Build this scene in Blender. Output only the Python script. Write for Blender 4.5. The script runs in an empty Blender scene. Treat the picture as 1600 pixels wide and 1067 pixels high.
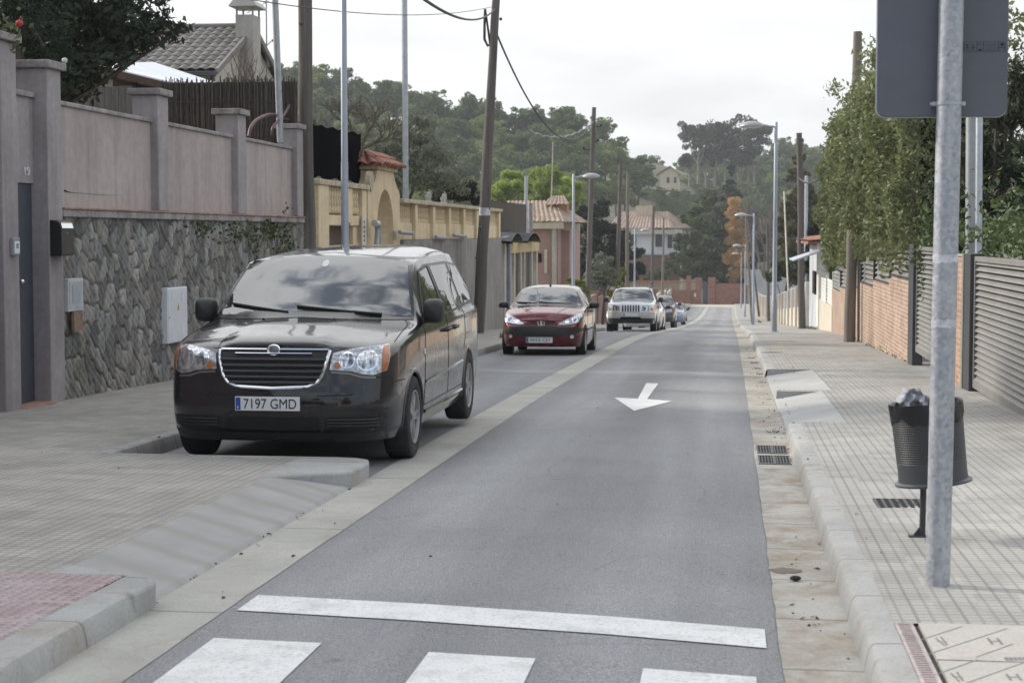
import bpy, bmesh, math, random
import numpy as np
from mathutils import Vector, Matrix, geometry
from mathutils.bvhtree import BVHTree
random.seed(7); RNG = np.random.default_rng(7)
SC = bpy.context.scene
COL = SC.collection
# ---------------------------------------------------------------- camera
F, TH, PH = 2750.0, math.atan(340/2750), math.atan(168.5/2750)
cd = bpy.data.cameras.new('camera'); cam = bpy.data.objects.new('camera', cd); COL.objects.link(cam)
cam.location = (0, 0, 1.7); cam.rotation_euler = (math.pi/2-PH, 0, TH)
cd.sensor_width = 36; cd.lens = F/1600*36; cd.clip_end = 5000; cd.clip_start = .1
cd.dof.use_dof = True; cd.dof.focus_distance = 15.5; cd.dof.aperture_fstop = 6.0
SC.camera = cam
CAM = np.array([0, 0, 1.7])
FW = np.array([-math.sin(TH)*math.cos(PH), math.cos(TH)*math.cos(PH), -math.sin(PH)])
RT = np.array([math.cos(TH), math.sin(TH), 0]); UP = np.cross(RT, FW)
def ray(x, y): return FW+RT*(x-800)/F+UP*(533.5-y)/F
def aX(x, y, X): d = ray(x, y); return CAM+d*X/d[0]
def aY(x, y, Y): d = ray(x, y); return CAM+d*Y/d[1]
# road profile: height of the carriageway along the street
ZY = [-60, -30, 0, 6.5, 12.6, 20, 30, 40, 51, 66, 80, 95, 120, 146, 170, 196, 230, 300, 700]
ZZ = [.35, .2, .02, -.03, -.14, -.29, -.56, -.85, -1.25, -1.95, -2.6, -3.3, -4.35, -5.3, -6, -6.55, -7.4, -8, -8]
def pchip(x, y, xi):
    x = np.asarray(x, float); y = np.asarray(y, float); xi = np.asarray(xi, float)
    h = np.diff(x); d = np.diff(y)/h; m = np.zeros(len(x))
    for i in range(1, len(x)-1):
        if d[i-1]*d[i] > 0:
            w1, w2 = 2*h[i]+h[i-1], h[i]+2*h[i-1]; m[i] = (w1+w2)/(w1/d[i-1]+w2/d[i])
    m[0], m[-1] = d[0], d[-1]
    k = np.clip(np.searchsorted(x, xi)-1, 0, len(x)-2); t = (xi-x[k])/h[k]
    return (2*t**3-3*t**2+1)*y[k]+(t**3-2*t**2+t)*h[k]*m[k]+(-2*t**3+3*t**2)*y[k+1]+(t**3-t**2)*h[k]*m[k+1]
_gy = np.arange(-60, 701, .5); _gz = pchip(ZY, ZZ, _gy)
def zr(Y): return float(np.interp(Y, _gy, _gz))
def gp(x, y, dz=0.):
    d = ray(x, y); Y = 20.
    for _ in range(60):
        Y = .5*Y+.5*d[1]*(zr(Y)+dz-1.7)/d[2]
    return CAM+d*(Y/d[1])
# ---------------------------------------------------------------- sky, sun, exposure
SUN_E, SUN_A = math.radians(27), math.atan2(.36, -.93)
sd = Vector((math.cos(SUN_E)*math.cos(SUN_A), math.cos(SUN_E)*math.sin(SUN_A), math.sin(SUN_E)))
W = bpy.data.worlds.new('World'); SC.world = W; W.use_nodes = True
wn, wl = W.node_tree.nodes, W.node_tree.links
for n in list(wn): wn.remove(n)
def wnode(t, **k):
    n = wn.new(t)
    for a, b in k.items(): setattr(n, a, b)
    return n
sky = wnode('ShaderNodeTexSky', sky_type='NISHITA', sun_disc=False, sun_elevation=SUN_E, sun_rotation=math.pi/2-SUN_A)
sky.dust_density = 2.0
tc = wnode('ShaderNodeTexCoord'); sep = wnode('ShaderNodeSeparateXYZ'); wl.new(tc.outputs['Generated'], sep.inputs[0])
zc_ = wnode('ShaderNodeMath', operation='MAXIMUM'); wl.new(sep.outputs[2], zc_.inputs[0]); zc_.inputs[1].default_value = .0
za = wnode('ShaderNodeMath', operation='ADD'); wl.new(zc_.outputs[0], za.inputs[0]); za.inputs[1].default_value = .16
cx = wnode('ShaderNodeMath', operation='DIVIDE'); wl.new(sep.outputs[0], cx.inputs[0]); wl.new(za.outputs[0], cx.inputs[1])
cy = wnode('ShaderNodeMath', operation='DIVIDE'); wl.new(sep.outputs[1], cy.inputs[0]); wl.new(za.outputs[0], cy.inputs[1])
cb = wnode('ShaderNodeCombineXYZ'); wl.new(cx.outputs[0], cb.inputs[0]); wl.new(cy.outputs[0], cb.inputs[1])
cn = wnode('ShaderNodeTexNoise'); cn.inputs['Scale'].default_value = 3.4; cn.inputs['Detail'].default_value = 7; cn.inputs['Distortion'].default_value = .35
wl.new(cb.outputs[0], cn.inputs['Vector'])
# cloud cover: closed low ahead of the camera, broken overhead and behind it
cov = wnode('ShaderNodeMapRange'); cov.inputs['From Min'].default_value = -.55; cov.inputs['From Max'].default_value = .7
cov.inputs['To Min'].default_value = -.06; cov.inputs['To Max'].default_value = .42; zm_ = wnode('ShaderNodeMath', operation='MULTIPLY_ADD'); wl.new(sep.outputs[2], zm_.inputs[0]); zm_.inputs[1].default_value = -.9; wl.new(sep.outputs[1], zm_.inputs[2]); wl.new(zm_.outputs[0], cov.inputs['Value'])
cs = wnode('ShaderNodeMath', operation='ADD'); wl.new(cn.outputs['Fac'], cs.inputs[0]); wl.new(cov.outputs[0], cs.inputs[1])
cm = wnode('ShaderNodeMapRange', interpolation_type='SMOOTHSTEP'); cm.inputs['From Min'].default_value = .37; cm.inputs['From Max'].default_value = .55; cm.inputs['To Min'].default_value = .16; wl.new(cs.outputs[0], cm.inputs['Value'])
# the cloud veil is brightest round the sun
dt = wnode('ShaderNodeVectorMath', operation='DOT_PRODUCT'); wl.new(tc.outputs['Generated'], dt.inputs[0]); dt.inputs[1].default_value = sd
br = wnode('ShaderNodeMapRange'); br.inputs['From Min'].default_value = -.6; br.inputs['From Max'].default_value = 1
br.inputs['To Min'].default_value = 5.0; br.inputs['To Max'].default_value = 7.2; wl.new(dt.outputs['Value'], br.inputs['Value'])
cn2 = wnode('ShaderNodeTexNoise'); cn2.inputs['Scale'].default_value = 2.0; cn2.inputs['Detail'].default_value = 6; wl.new(cb.outputs[0], cn2.inputs['Vector'])
b2 = wnode('ShaderNodeMapRange'); b2.inputs['To Min'].default_value = .78; b2.inputs['To Max'].default_value = 1.22; wl.new(cn2.outputs['Fac'], b2.inputs['Value'])
bm_ = wnode('ShaderNodeMath', operation='MULTIPLY'); wl.new(br.outputs[0], bm_.inputs[0]); wl.new(b2.outputs[0], bm_.inputs[1])
# an overcast veil is brighter overhead than near the horizon
zb_ = wnode('ShaderNodeMath', operation='MULTIPLY_ADD'); wl.new(zc_.outputs[0], zb_.inputs[0]); zb_.inputs[1].default_value = .95; zb_.inputs[2].default_value = .80
bz_ = wnode('ShaderNodeMath', operation='MULTIPLY'); wl.new(bm_.outputs[0], bz_.inputs[0]); wl.new(zb_.outputs[0], bz_.inputs[1])
cc = wnode('ShaderNodeVectorMath', operation='SCALE'); cc.inputs[0].default_value = (.97, .985, 1.0); wl.new(bz_.outputs[0], cc.inputs['Scale'])
mx = wnode('ShaderNodeMix', data_type='RGBA'); wl.new(cm.outputs[0], mx.inputs['Factor']); wl.new(sky.outputs[0], mx.inputs['A']); wl.new(cc.outputs[0], mx.inputs['B'])
bg = wnode('ShaderNodeBackground'); bg.inputs['Strength'].default_value = .1; wl.new(mx.outputs['Result'], bg.inputs['Color'])
wo = wnode('ShaderNodeOutputWorld'); wl.new(bg.outputs[0], wo.inputs[0])
sl = bpy.data.lights.new('sun', 'SUN'); sl.energy = 2.0; sl.angle = math.radians(4.5); sl.color = (1, .94, .84)
so = bpy.data.objects.new('sun', sl); COL.objects.link(so); so.rotation_euler = (-sd).to_track_quat('-Z', 'Y').to_euler()
SC.view_settings.view_transform = 'Standard'; SC.view_settings.look = 'None'; SC.view_settings.gamma = 1
SC.view_settings.exposure = .88; SC.view_settings.use_curve_mapping = False
SC.cycles.max_bounces = 6; SC.cycles.diffuse_bounces = 3; SC.cycles.glossy_bounces = 3; SC.cycles.transmission_bounces = 3
SC.cycles.transparent_max_bounces = 8; SC.cycles.volume_bounces = 0
SC.cycles.use_denoising = True
# ---------------------------------------------------------------- materials
class NT:
    def __init__(s, name):
        s.m = bpy.data.materials.new(name); s.m.use_nodes = True; s.t = s.m.node_tree
        s.b = s.t.nodes['Principled BSDF']; s.o = s.t.nodes['Material Output']
    def n(s, t, ins=None, **k):
        n = s.t.nodes.new(t)
        for a, b in k.items(): setattr(n, a, b)
        for a, b in (ins or {}).items(): s.i(n, a, b)
        return n
    def i(s, n, a, b):
        if hasattr(b, 'bl_idname') and hasattr(b, 'outputs'): b = b.outputs[0]
        if isinstance(b, bpy.types.NodeSocket): s.t.links.new(b, n.inputs[a])
        else:
            if isinstance(b, (tuple, list)) and len(b) == 3 and n.inputs[a].type == 'RGBA': b = (*b, 1)
            n.inputs[a].default_value = b
    def p(s, **k):
        for a, b in k.items(): s.i(s.b, a.replace('_', ' '), b)
    def math(s, op, a, b=0., c=0.):
        n = s.n('ShaderNodeMath', operation=op); s.i(n, 0, a); s.i(n, 1, b)
        if c: s.i(n, 2, c)
        return n
    def pos(s, sc=(1, 1, 1), obj=True):
        t = s.n('ShaderNodeTexCoord') if obj else s.n('ShaderNodeNewGeometry')
        m = s.n('ShaderNodeMapping'); s.t.links.new(t.outputs['Object' if obj else 'Position'], m.inputs['Vector']); m.inputs['Scale'].default_value = sc
        return m
    def noise(s, v, scale, det=4, rough=.55, dist=0):
        n = s.n('ShaderNodeTexNoise'); s.i(n, 'Vector', v); s.i(n, 'Scale', scale); s.i(n, 'Detail', det); s.i(n, 'Roughness', rough); s.i(n, 'Distortion', dist); return n.outputs['Fac']
    def ramp(s, f, a, b, lo=0., hi=1.):
        n = s.n('ShaderNodeMapRange', {'Value': f, 'From Min': a, 'From Max': b, 'To Min': lo, 'To Max': hi}); return n.outputs[0]
    def mix(s, f, a, b, bt='MIX'):
        n = s.n('ShaderNodeMix', data_type='RGBA', blend_type=bt); s.i(n, 'Factor', f)
        for k, v in (('A', a), ('B', b)):
            so = [x for x in n.inputs if x.name == k and x.type == 'RGBA'][0]
            if isinstance(v, bpy.types.NodeSocket): s.t.links.new(v, so)
            else: so.default_value = (*v, 1) if len(v) == 3 else v
        return [x for x in n.outputs if x.type == 'RGBA'][0]
    def bump(s, h, st=.5, d=.01, prev=None):
        n = s.n('ShaderNodeBump', {'Height': h, 'Strength': st, 'Distance': d})
        if prev: s.t.links.new(prev.outputs[0], n.inputs['Normal'])
        return n
def mul(c, f): return tuple(min(1, x*f) for x in c)
def M(name, col, rough=.8, metal=0., var=.12, sc=2., bump=0., bsc=40., col2=None, coat=0., dirt=0., spec=.5, st=(1, 1, 1), world=False):
    """plain painted / plastered / metal surface: a colour broken by two noises, optional streaky dirt and bump"""
    t = NT(name); v = t.pos(st, not world)
    if var or col2:
        f = t.ramp(t.noise(v, sc, 5), .3, .7)
        c = t.mix(f, col2 or mul(col, 1-var), mul(col, 1+var) if not col2 else col)
        f2 = t.ramp(t.noise(v, sc*9, 3), .35, .65, 1-var*.5, 1+var*.5)
        c = t.mix(1., c, t.n('ShaderNodeCombineXYZ', {0: f2, 1: f2, 2: f2}).outputs[0], 'MULTIPLY')
    else: c = (*col, 1)
    if dirt:
        v2 = t.pos((st[0]*3.2, st[1]*3.2, st[2]*.35), not world)
        c = t.mix(t.ramp(t.noise(v2, 1.3, 6), .48, .75, 0, dirt), c, mul(col, .35))
    t.p(Base_Color=c, Roughness=rough, Metallic=metal, Coat_Weight=coat, Coat_Roughness=.04, Specular_IOR_Level=spec)
    if var and rough > .2: t.p(Roughness=t.ramp(t.noise(v, sc*3, 3), .3, .7, rough*.88, min(1, rough*1.1)))
    if bump: t.p(Normal=t.bump(t.noise(v, bsc, 5), bump, .01))
    return t.m
def LEAF(name, a, b, sc=.5, trans=.22, c=None):
    """foliage: light and dark clumps from a slow noise, finer leaf to leaf change, some light through the leaves"""
    t = NT(name); v = t.pos((1, 1, 1))
    oi = t.n('ShaderNodeObjectInfo')
    col = t.mix(t.ramp(t.noise(v, sc, 3), .35, .65), a, b)
    col = t.mix(t.ramp(t.noise(v, sc*14, 2), .3, .7, 0, .75), col, c or mul(b, 1.25))
    r = t.ramp(oi.outputs['Random'], 0, 1, .82, 1.2)
    col = t.mix(1., col, t.n('ShaderNodeCombineXYZ', {0: r, 1: r, 2: r}).outputs[0], 'MULTIPLY')
    t.p(Base_Color=col, Roughness=.55, Specular_IOR_Level=.3)
    tr = t.n('ShaderNodeBsdfTranslucent', {'Color': col}); ms = t.n('ShaderNodeMixShader', {0: trans})
    t.t.links.new(t.b.outputs[0], ms.inputs[1]); t.t.links.new(tr.outputs[0], ms.inputs[2]); t.t.links.new(ms.outputs[0], t.o.inputs[0])
    return t.m
# ---------------------------------------------------------------- mesh helpers
def wloc(o):
    p = Vector((0, 0, 0))
    while o is not None: p += o.location; o = o.parent
    return p
def tag(o, label=None, cat=None, group=None, kind=None):
    for k, v in (('label', label), ('category', cat), ('group', group), ('kind', kind)):
        if v: o[k] = v
    return o
def thing(name, label, cat, loc, group=None):
    o = bpy.data.objects.new(name, None); COL.objects.link(o); o.location = loc; o.empty_display_size = .2
    return tag(o, label, cat, group)
class MB:
    def __init__(s): s.v = []; s.f = []; s.m = []
    def add(s, vs, fs, m=0):
        k = len(s.v); s.v += [tuple(map(float, p)) for p in vs]; s.f += [tuple(i+k for i in f) for f in fs]; s.m += [m]*len(fs); return s
    def box(s, x0, x1, y0, y1, z0, z1, m=0):
        return s.add([(x0, y0, z0), (x1, y0, z0), (x1, y1, z0), (x0, y1, z0), (x0, y0, z1), (x1, y0, z1), (x1, y1, z1), (x0, y1, z1)],
                     [(0, 3, 2, 1), (4, 5, 6, 7), (0, 1, 5, 4), (1, 2, 6, 5), (2, 3, 7, 6), (3, 0, 4, 7)], m)
    def hexa(s, b, t, m=0):
        return s.add(list(b)+list(t), [(0, 3, 2, 1), (4, 5, 6, 7), (0, 1, 5, 4), (1, 2, 6, 5), (2, 3, 7, 6), (3, 0, 4, 7)], m)
    def obox(s, c, size, mat=None, m=0):
        mat = mat or Matrix.Identity(3); c = Vector(c); a, b, d = (x/2 for x in size)
        q = [c+mat @ Vector((i*a, j*b, k*d)) for k in (-1, 1) for i, j in ((-1, -1), (1, -1), (1, 1), (-1, 1))]
        return s.hexa(q[:4], q[4:], m)
    def prism(s, poly, ax, a, b, m=0):
        """poly: list of 2-D points; ax: the axis it is extruded along ('x': points are (y,z), 'y': (x,z), 'z': (x,y))"""
        f = {'x': lambda p, q: (q, p[0], p[1]), 'y': lambda p, q: (p[0], q, p[1]), 'z': lambda p, q: (p[0], p[1], q)}[ax]
        n = len(poly); vs = [f(p, a) for p in poly]+[f(p, b) for p in poly]
        return s.add(vs, [tuple(range(n)), tuple(range(2*n-1, n-1, -1))]+[(i, i+n, (i+1) % n+n, (i+1) % n) for i in range(n)], m)
    def tube(s, pts, r, n=8, m=0, cap=True):
        pts = [Vector(p) for p in pts]; rs = r if isinstance(r, (list, tuple)) else [r]*len(pts); k = len(s.v); up = None
        for i, p in enumerate(pts):
            d = (pts[min(i+1, len(pts)-1)]-pts[max(i-1, 0)]).normalized()
            if up is None: up = Vector((0, 0, 1)) if abs(d.z) < .9 else Vector((1, 0, 0))
            a = d.cross(up).normalized(); b = a.cross(d).normalized(); up = b
            s.v += [tuple(p+(a*math.cos(t)+b*math.sin(t))*rs[i]) for t in (2*math.pi*j/n for j in range(n))]
        for i in range(len(pts)-1):
            for j in range(n): s.f.append((k+i*n+j, k+i*n+(j+1) % n, k+(i+1)*n+(j+1) % n, k+(i+1)*n+j)); s.m.append(m)
        if cap:
            s.f.append(tuple(k+j for j in range(n))[::-1]); s.f.append(tuple(k+(len(pts)-1)*n+j for j in range(n))); s.m += [m, m]
        return s
    def lathe(s, prof, c=(0, 0, 0), n=24, mat=None, m=0, close=False):
        mat = mat or Matrix.Identity(3); c = Vector(c); k = len(s.v)
        for r, z in prof: s.v += [tuple(c+mat @ Vector((r*math.cos(2*math.pi*j/n), r*math.sin(2*math.pi*j/n), z))) for j in range(n)]
        q = len(prof)
        for i in range(q if close else q-1):
            a, b = i*n, ((i+1) % q)*n
            for j in range(n): s.f.append((k+a+j, k+a+(j+1) % n, k+b+(j+1) % n, k+b+j)); s.m.append(m)
        return s
    def ball(s, c, r, n=12, m=0, sy=1., sz=1.):
        c = Vector(c); h = n//2
        prof = [(r*math.sin(math.pi*i/h)+1e-4, -r*math.cos(math.pi*i/h)) for i in range(h+1)]; k = len(s.v)
        s.lathe(prof, (0, 0, 0), n, m=m)
        s.v[k:] = [(c.x+x, c.y+y*sy, c.z+z*sz) for x, y, z in s.v[k:]]; return s
    def build(s, name, mats, parent=None, smooth=0, bevel=0., seg=2, local=False):
        me = bpy.data.meshes.new(name)
        off = Vector((0, 0, 0)) if local or parent is None else wloc(parent)
        me.from_pydata([(x-off.x, y-off.y, z-off.z) for x, y, z in s.v], [], s.f)
        mats = mats if isinstance(mats, (list, tuple)) else [mats]
        for q in mats: me.materials.append(q)
        if len(mats) > 1: me.polygons.foreach_set('material_index', s.m)
        bmx = bmesh.new(); bmx.from_mesh(me); bmesh.ops.recalc_face_normals(bmx, faces=bmx.faces); bmx.to_mesh(me); bmx.free()
        if smooth:
            me.polygons.foreach_set('use_smooth', [True]*len(me.polygons))
            me.set_sharp_from_angle(angle=math.radians(smooth if smooth > 1 else 40))
        o = bpy.data.objects.new(name, me); COL.objects.link(o)
        if parent is not None: o.parent = parent
        if bevel:
            b = o.modifiers.new('bevel', 'BEVEL'); b.width = bevel; b.segments = seg; b.limit_method = 'ANGLE'; b.angle_limit = math.radians(40)
        return o
def one(name, label, cat, mb, mats, group=None, **k):
    """a thing that is a single mesh"""
    return tag(mb.build(name, mats, **k), label, cat, group)
def copy_tree(o, loc=None, parent=None):
    c = o.copy(); COL.objects.link(c)
    if parent is not None: c.parent = parent
    if loc is not None: c.location = loc
    for ch in list(o.children): copy_tree(ch, None, c)
    return c
def text(name, body, size, m, parent, loc, rot, sx=1., ext=.002, align='CENTER', world=True):
    cu = bpy.data.curves.new(name, 'FONT'); cu.body = body; cu.size = size;  cu.extrude = ext; cu.align_x = align; cu.align_y = 'CENTER'
    t = bpy.data.objects.new(name, cu); COL.objects.link(t)
    dg = bpy.context.evaluated_depsgraph_get(); me = bpy.data.meshes.new_from_object(t.evaluated_get(dg)); bpy.data.objects.remove(t)
    me.materials.clear(); me.materials.append(m)
    R = Matrix.LocRotScale(Vector(loc)-(wloc(parent) if world and parent else Vector()), rot, Vector((sx, 1, 1))); me.transform(R)
    o = bpy.data.objects.new(name, me); COL.objects.link(o)
    if parent: o.parent = parent
    return o
from mathutils import Euler
R_FRONT = Euler((math.pi/2, 0, 0)).to_quaternion()           # writing that faces the camera end of the street (-Y)
R_LEFTW = Euler((math.pi/2, 0, math.pi/2)).to_quaternion()   # writing on a wall that faces +X
def strip(mb, xs, Y0, Y1, dzs, step=1., m=0, zf=zr):
    """a sheet that follows the street's profile: a row of (x, dz) points repeated along Y"""
    n = max(1, int(math.ceil((Y1-Y0)/step))); k = len(xs); vs = []; fs = []
    for i in range(n+1):
        y = Y0+(Y1-Y0)*i/n
        for x, d in zip(xs, dzs): vs.append((x, y, zf(y)+d))
    for i in range(n):
        for j in range(k-1): a = i*k+j; fs.append((a, a+1, a+k+1, a+k))
    return mb.add(vs, fs, m)
# ================================================================ ground, street and pavements
def sm(a, b, x): t = min(1, max(0, (x-a)/(b-a))); return t*t*(3-2*t)
def terr(X, Y):
    z = zr(min(Y, 300))-.35
    hl = float(np.interp(X, [-400, -160, -110, -77, -50, -28, -14, 4, 40, 120, 400], [30, 34, 34, 29, 22, 15, 9, 2, 2, 9, 14]))
    z += sm(238, 335, Y)*hl
    z += sm(390, 500, Y)*float(np.interp(X, [-160, -60, -20, 10, 40, 110, 300], [2, 11, 18, 21, 21, 27, 16]))
    if Y < 230: z += sm(9, 30, -X)*3.5*sm(-20, 10, Y)
    return z
gx = sorted(set(list(np.arange(-12, 9, 1.5))+list(np.arange(-60, 60, 6))+list(np.arange(-400, 400, 25))+[-3000, -1500, -800, 800, 1500, 3000]))
gyv = sorted(set(list(np.arange(-30, 240, 4))+list(np.arange(240, 540, 10))+[-1500, -400, -100, 600, 800, 1200, 2000, 3500]))
mb = MB()
for y in gyv:
    for x in gx: mb.v.append((x, y, terr(x, y)))
nx = len(gx)
for j in range(len(gyv)-1):
    for i in range(nx-1): a = j*nx+i; mb.f.append((a, a+1, a+nx+1, a+nx)); mb.m.append(0)
tag(mb.build('ground', M('ground_soil', (.075, .08, .04), .95, var=.35, sc=.08, col2=(.14, .12, .07)), smooth=1), kind='structure')

def groove(t, c, per, w, soft=.012):
    """1 in the joints of a grid with this period along one coordinate"""
    f = t.math('FRACT', t.math('DIVIDE', c, per)); d = t.math('ABSOLUTE', t.math('SUBTRACT', f, .5))
    return t.ramp(d.outputs[0], .5-w/per/2-soft/per, .5-w/per/2)
def xyz(t, v):
    s = t.n('ShaderNodeSeparateXYZ', {0: v}); return s.outputs
def paving(name, col, dirt=.5):
    t = NT(name); v = t.pos(); x, y, z = xyz(t, v)
    g1 = t.math('MAXIMUM', groove(t, x, .0667, .007, .008), groove(t, y, .0667, .006, .008)).outputs[0]
    g2 = t.math('MAXIMUM', groove(t, x, .2, .007, .008), groove(t, y, .2, .006, .008)).outputs[0]
    fl = t.n('ShaderNodeCombineXYZ', {0: t.math('FLOOR', t.math('DIVIDE', t.math('ADD', x, .1), .2)), 1: t.math('FLOOR', t.math('DIVIDE', t.math('ADD', y, .1), .2))})
    wn_ = t.n('ShaderNodeTexWhiteNoise', {'Vector': fl}); 
    b = t.ramp(wn_.outputs['Value'], 0, 1, .86, 1.10)
    c = t.mix(t.ramp(t.noise(v, .55, 6, .65), .35, .68), mul(col, .80), mul(col, 1.1))
    c = t.mix(1., c, t.n('ShaderNodeCombineXYZ', {0: b, 1: b, 2: b}).outputs[0], 'MULTIPLY')
    sp = t.ramp(t.noise(v, 6, 5, .7), .57, .75, 0, dirt); c = t.mix(sp, c, mul(col, .5))
    dp = t.n('ShaderNodeTexVoronoi', {'Vector': v, 'Scale': 5., 'Randomness': 1.}); gum = t.math('MULTIPLY', t.ramp(dp.outputs['Distance'], .12, .08), t.ramp(t.n('ShaderNodeSeparateColor', {0: dp.outputs['Color']}).outputs[0], .90, .92)); c = t.mix(t.math('MULTIPLY', gum, .45).outputs[0], c, mul(col, .4))
    st_ = t.ramp(t.noise(v, .9, 6, .7, .8), .56, .72, 0, .4); c = t.mix(st_, c, mul((col[0], col[1]*.96, col[2]*.88), .55))
    gg = t.math('MAXIMUM', t.math('MULTIPLY', g1, .42), t.math('MULTIPLY', g2, .6)).outputs[0]
    c = t.mix(gg, c, mul(col, .34))
    fine = t.ramp(t.noise(v, 160, 2), .3, .7, .9, 1.1); c = t.mix(1., c, t.n('ShaderNodeCombineXYZ', {0: fine, 1: fine, 2: fine}).outputs[0], 'MULTIPLY')
    h = t.math('SUBTRACT', 1., g1)
    t.p(Base_Color=c, Roughness=.85, Normal=t.bump(h, .55, .004)); return t.m
def asphalt(name, col, streak=.15):
    t = NT(name); v = t.pos(); c = t.mix(t.ramp(t.noise(v, .45, 6, .62, .3), .3, .7), mul(col, 1-streak), mul(col, 1+streak*.7), )
    s = t.ramp(t.noise(t.pos((1.5, .09, 1)), 1.1, 4, .6), .38, .66, 1-streak*.8, 1+streak*.8)
    c = t.mix(1., c, t.n('ShaderNodeCombineXYZ', {0: s, 1: s, 2: s}).outputs[0], 'MULTIPLY')
    wx_ = t.math('ADD', xyz(t, v)[0], t.ramp(t.noise(t.pos((1, .2, 1)), .8, 3), 0, 1, .75, 1.35)); tr_ = t.ramp(t.math('COSINE', t.math('MULTIPLY', wx_, 4.4)).outputs[0], -1, 1, 1.12, .88); c = t.mix(1., c, t.n('ShaderNodeCombineXYZ', {0: tr_, 1: tr_, 2: tr_}).outputs[0], 'MULTIPLY')
    f = t.ramp(t.noise(v, 110, 2, .6), .36, .64, .62, 1.4); c = t.mix(1., c, t.n('ShaderNodeCombineXYZ', {0: f, 1: f, 2: f}).outputs[0], 'MULTIPLY')
    spk = t.ramp(t.noise(v, 75, 1), .64, .72, 0, .6); c = t.mix(spk, c, (.34, .33, .32))
    dk = t.ramp(t.noise(v, 1.9, 5, .7, 1.), .62, .74, 0, .35); c = t.mix(dk, c, mul(col, .5))
    vo = t.n('ShaderNodeTexVoronoi', {'Vector': t.mix(.12, v.outputs[0], t.n('ShaderNodeTexNoise', {'Vector': v, 'Scale': 3.}).outputs['Color']), 'Scale': .9}, feature='DISTANCE_TO_EDGE')
    ck = t.math('MULTIPLY', t.ramp(vo.outputs['Distance'], .010, .003), t.ramp(t.noise(v, .5, 3), .5, .6)); c = t.mix(t.math('MULTIPLY', ck, .28).outputs[0], c, mul(col, .3))
    dp = t.n('ShaderNodeTexVoronoi', {'Vector': v, 'Scale': 3.2, 'Randomness': 1.}); dr_ = t.math('MULTIPLY', t.ramp(dp.outputs['Distance'], .16, .05), t.ramp(t.n('ShaderNodeSeparateColor', {0: dp.outputs['Color']}).outputs[0], .86, .9)); c = t.mix(t.math('MULTIPLY', dr_, .5).outputs[0], c, mul(col, .35))
    t.p(Base_Color=c, Roughness=.82, Normal=t.bump(t.noise(v, 130, 2), .45, .004)); return t.m
def concrete(name, col, per=None, stain=(.22, .15, .08), stn=.4, ax=1, pw=.014, lim=.5):
    t = NT(name); v = t.pos(); c = t.mix(t.ramp(t.noise(v, 1.2, 6, .65), .32, .7), mul(col, .80), mul(col, 1.08))
    c = t.mix(t.ramp(t.noise(t.pos((1.5, 1.4, 1)), 1.5, 6, .72, .5), lim, lim+.22, 0, stn), c, stain)
    f = t.ramp(t.noise(v, 70, 3), .3, .7, .88, 1.12); c = t.mix(1., c, t.n('ShaderNodeCombineXYZ', {0: f, 1: f, 2: f}).outputs[0], 'MULTIPLY')
    c = t.mix(t.ramp(t.noise(t.pos((2.6, 2.2, 1)), 2.2, 6, .78, .4), .55, .72, 0, stn*.8), c, mul(stain, .6))
    hb = t.noise(v, 45, 4)
    if per:
        o = xyz(t, v); w_ = t.ramp(t.noise(v, 3, 2), 0, 1, -.03, .03)
        g = groove(t, t.math('ADD', o[ax], w_).outputs[0], per, pw); c = t.mix(t.math('MULTIPLY', g, .55).outputs[0], c, mul(col, .22))
    t.p(Base_Color=c, Roughness=.86, Normal=t.bump(hb, .3, .006)); return t.m
mASPH = asphalt('asphalt', (.235, .235, .24)); mASPH2 = asphalt('parking_asphalt', (.20, .203, .21))
mPAVR = paving('right_paving', (.395, .38, .352)); mPAVL = paving('left_paving', (.38, .36, .33))
mGUT = concrete('gutter_concrete', (.42, .405, .37), 1.0, stn=.7, lim=.43); mGUTL = concrete('gutter_left_concrete', (.41, .40, .365), 2.6, stn=.3, lim=.5)
mKERB = concrete('kerb_concrete', (.38, .38, .37), 1.0, stn=.5, pw=.008, lim=.5); mRAMP = concrete('ramp_concrete', (.41, .41, .40), None, stn=.12)
LX, KX, PKX = -7.22, .54, -5.0
def structure(name, mb, m, **k): return tag(mb.build(name, m, **k), kind='structure')
mb = MB(); strip(mb, [-2.335, -1.4, -.5, .235], -12, 226, [0, .012, .012, 0]); structure('road', mb, mASPH)
mb = MB(); strip(mb, [-7.3, -5.0, -2.66], 8, 226, [-.012, -.012, -.004]); structure('parking_lane', mb, mASPH2)
# concrete strips with a slightly ragged asphalt edge
mb = MB()
n = 700; vs = []
for i in range(n+1):
    y = -12+238*(i/n)**1.6; r = random.uniform(-.005, .005)
    vs += [(.222+r, y, zr(y)+.006), (KX+.01, y, zr(y)+.004)]
mb.add(vs, [(2*i, 2*i+1, 2*i+3, 2*i+2) for i in range(n)]); structure('gutter_right', mb, mGUT)
mb = MB(); vs = []
for i in range(n+1):
    y = -12+238*(i/n)**1.6; r = random.uniform(-.003, .003)
    vs += [(-2.70, y, zr(y)+.005), (-2.315+r, y, zr(y)+.0035)]
mb.add(vs, [(2*i, 2*i+1, 2*i+3, 2*i+2) for i in range(n)]); structure('gutter_left', mb, mGUTL)
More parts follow.
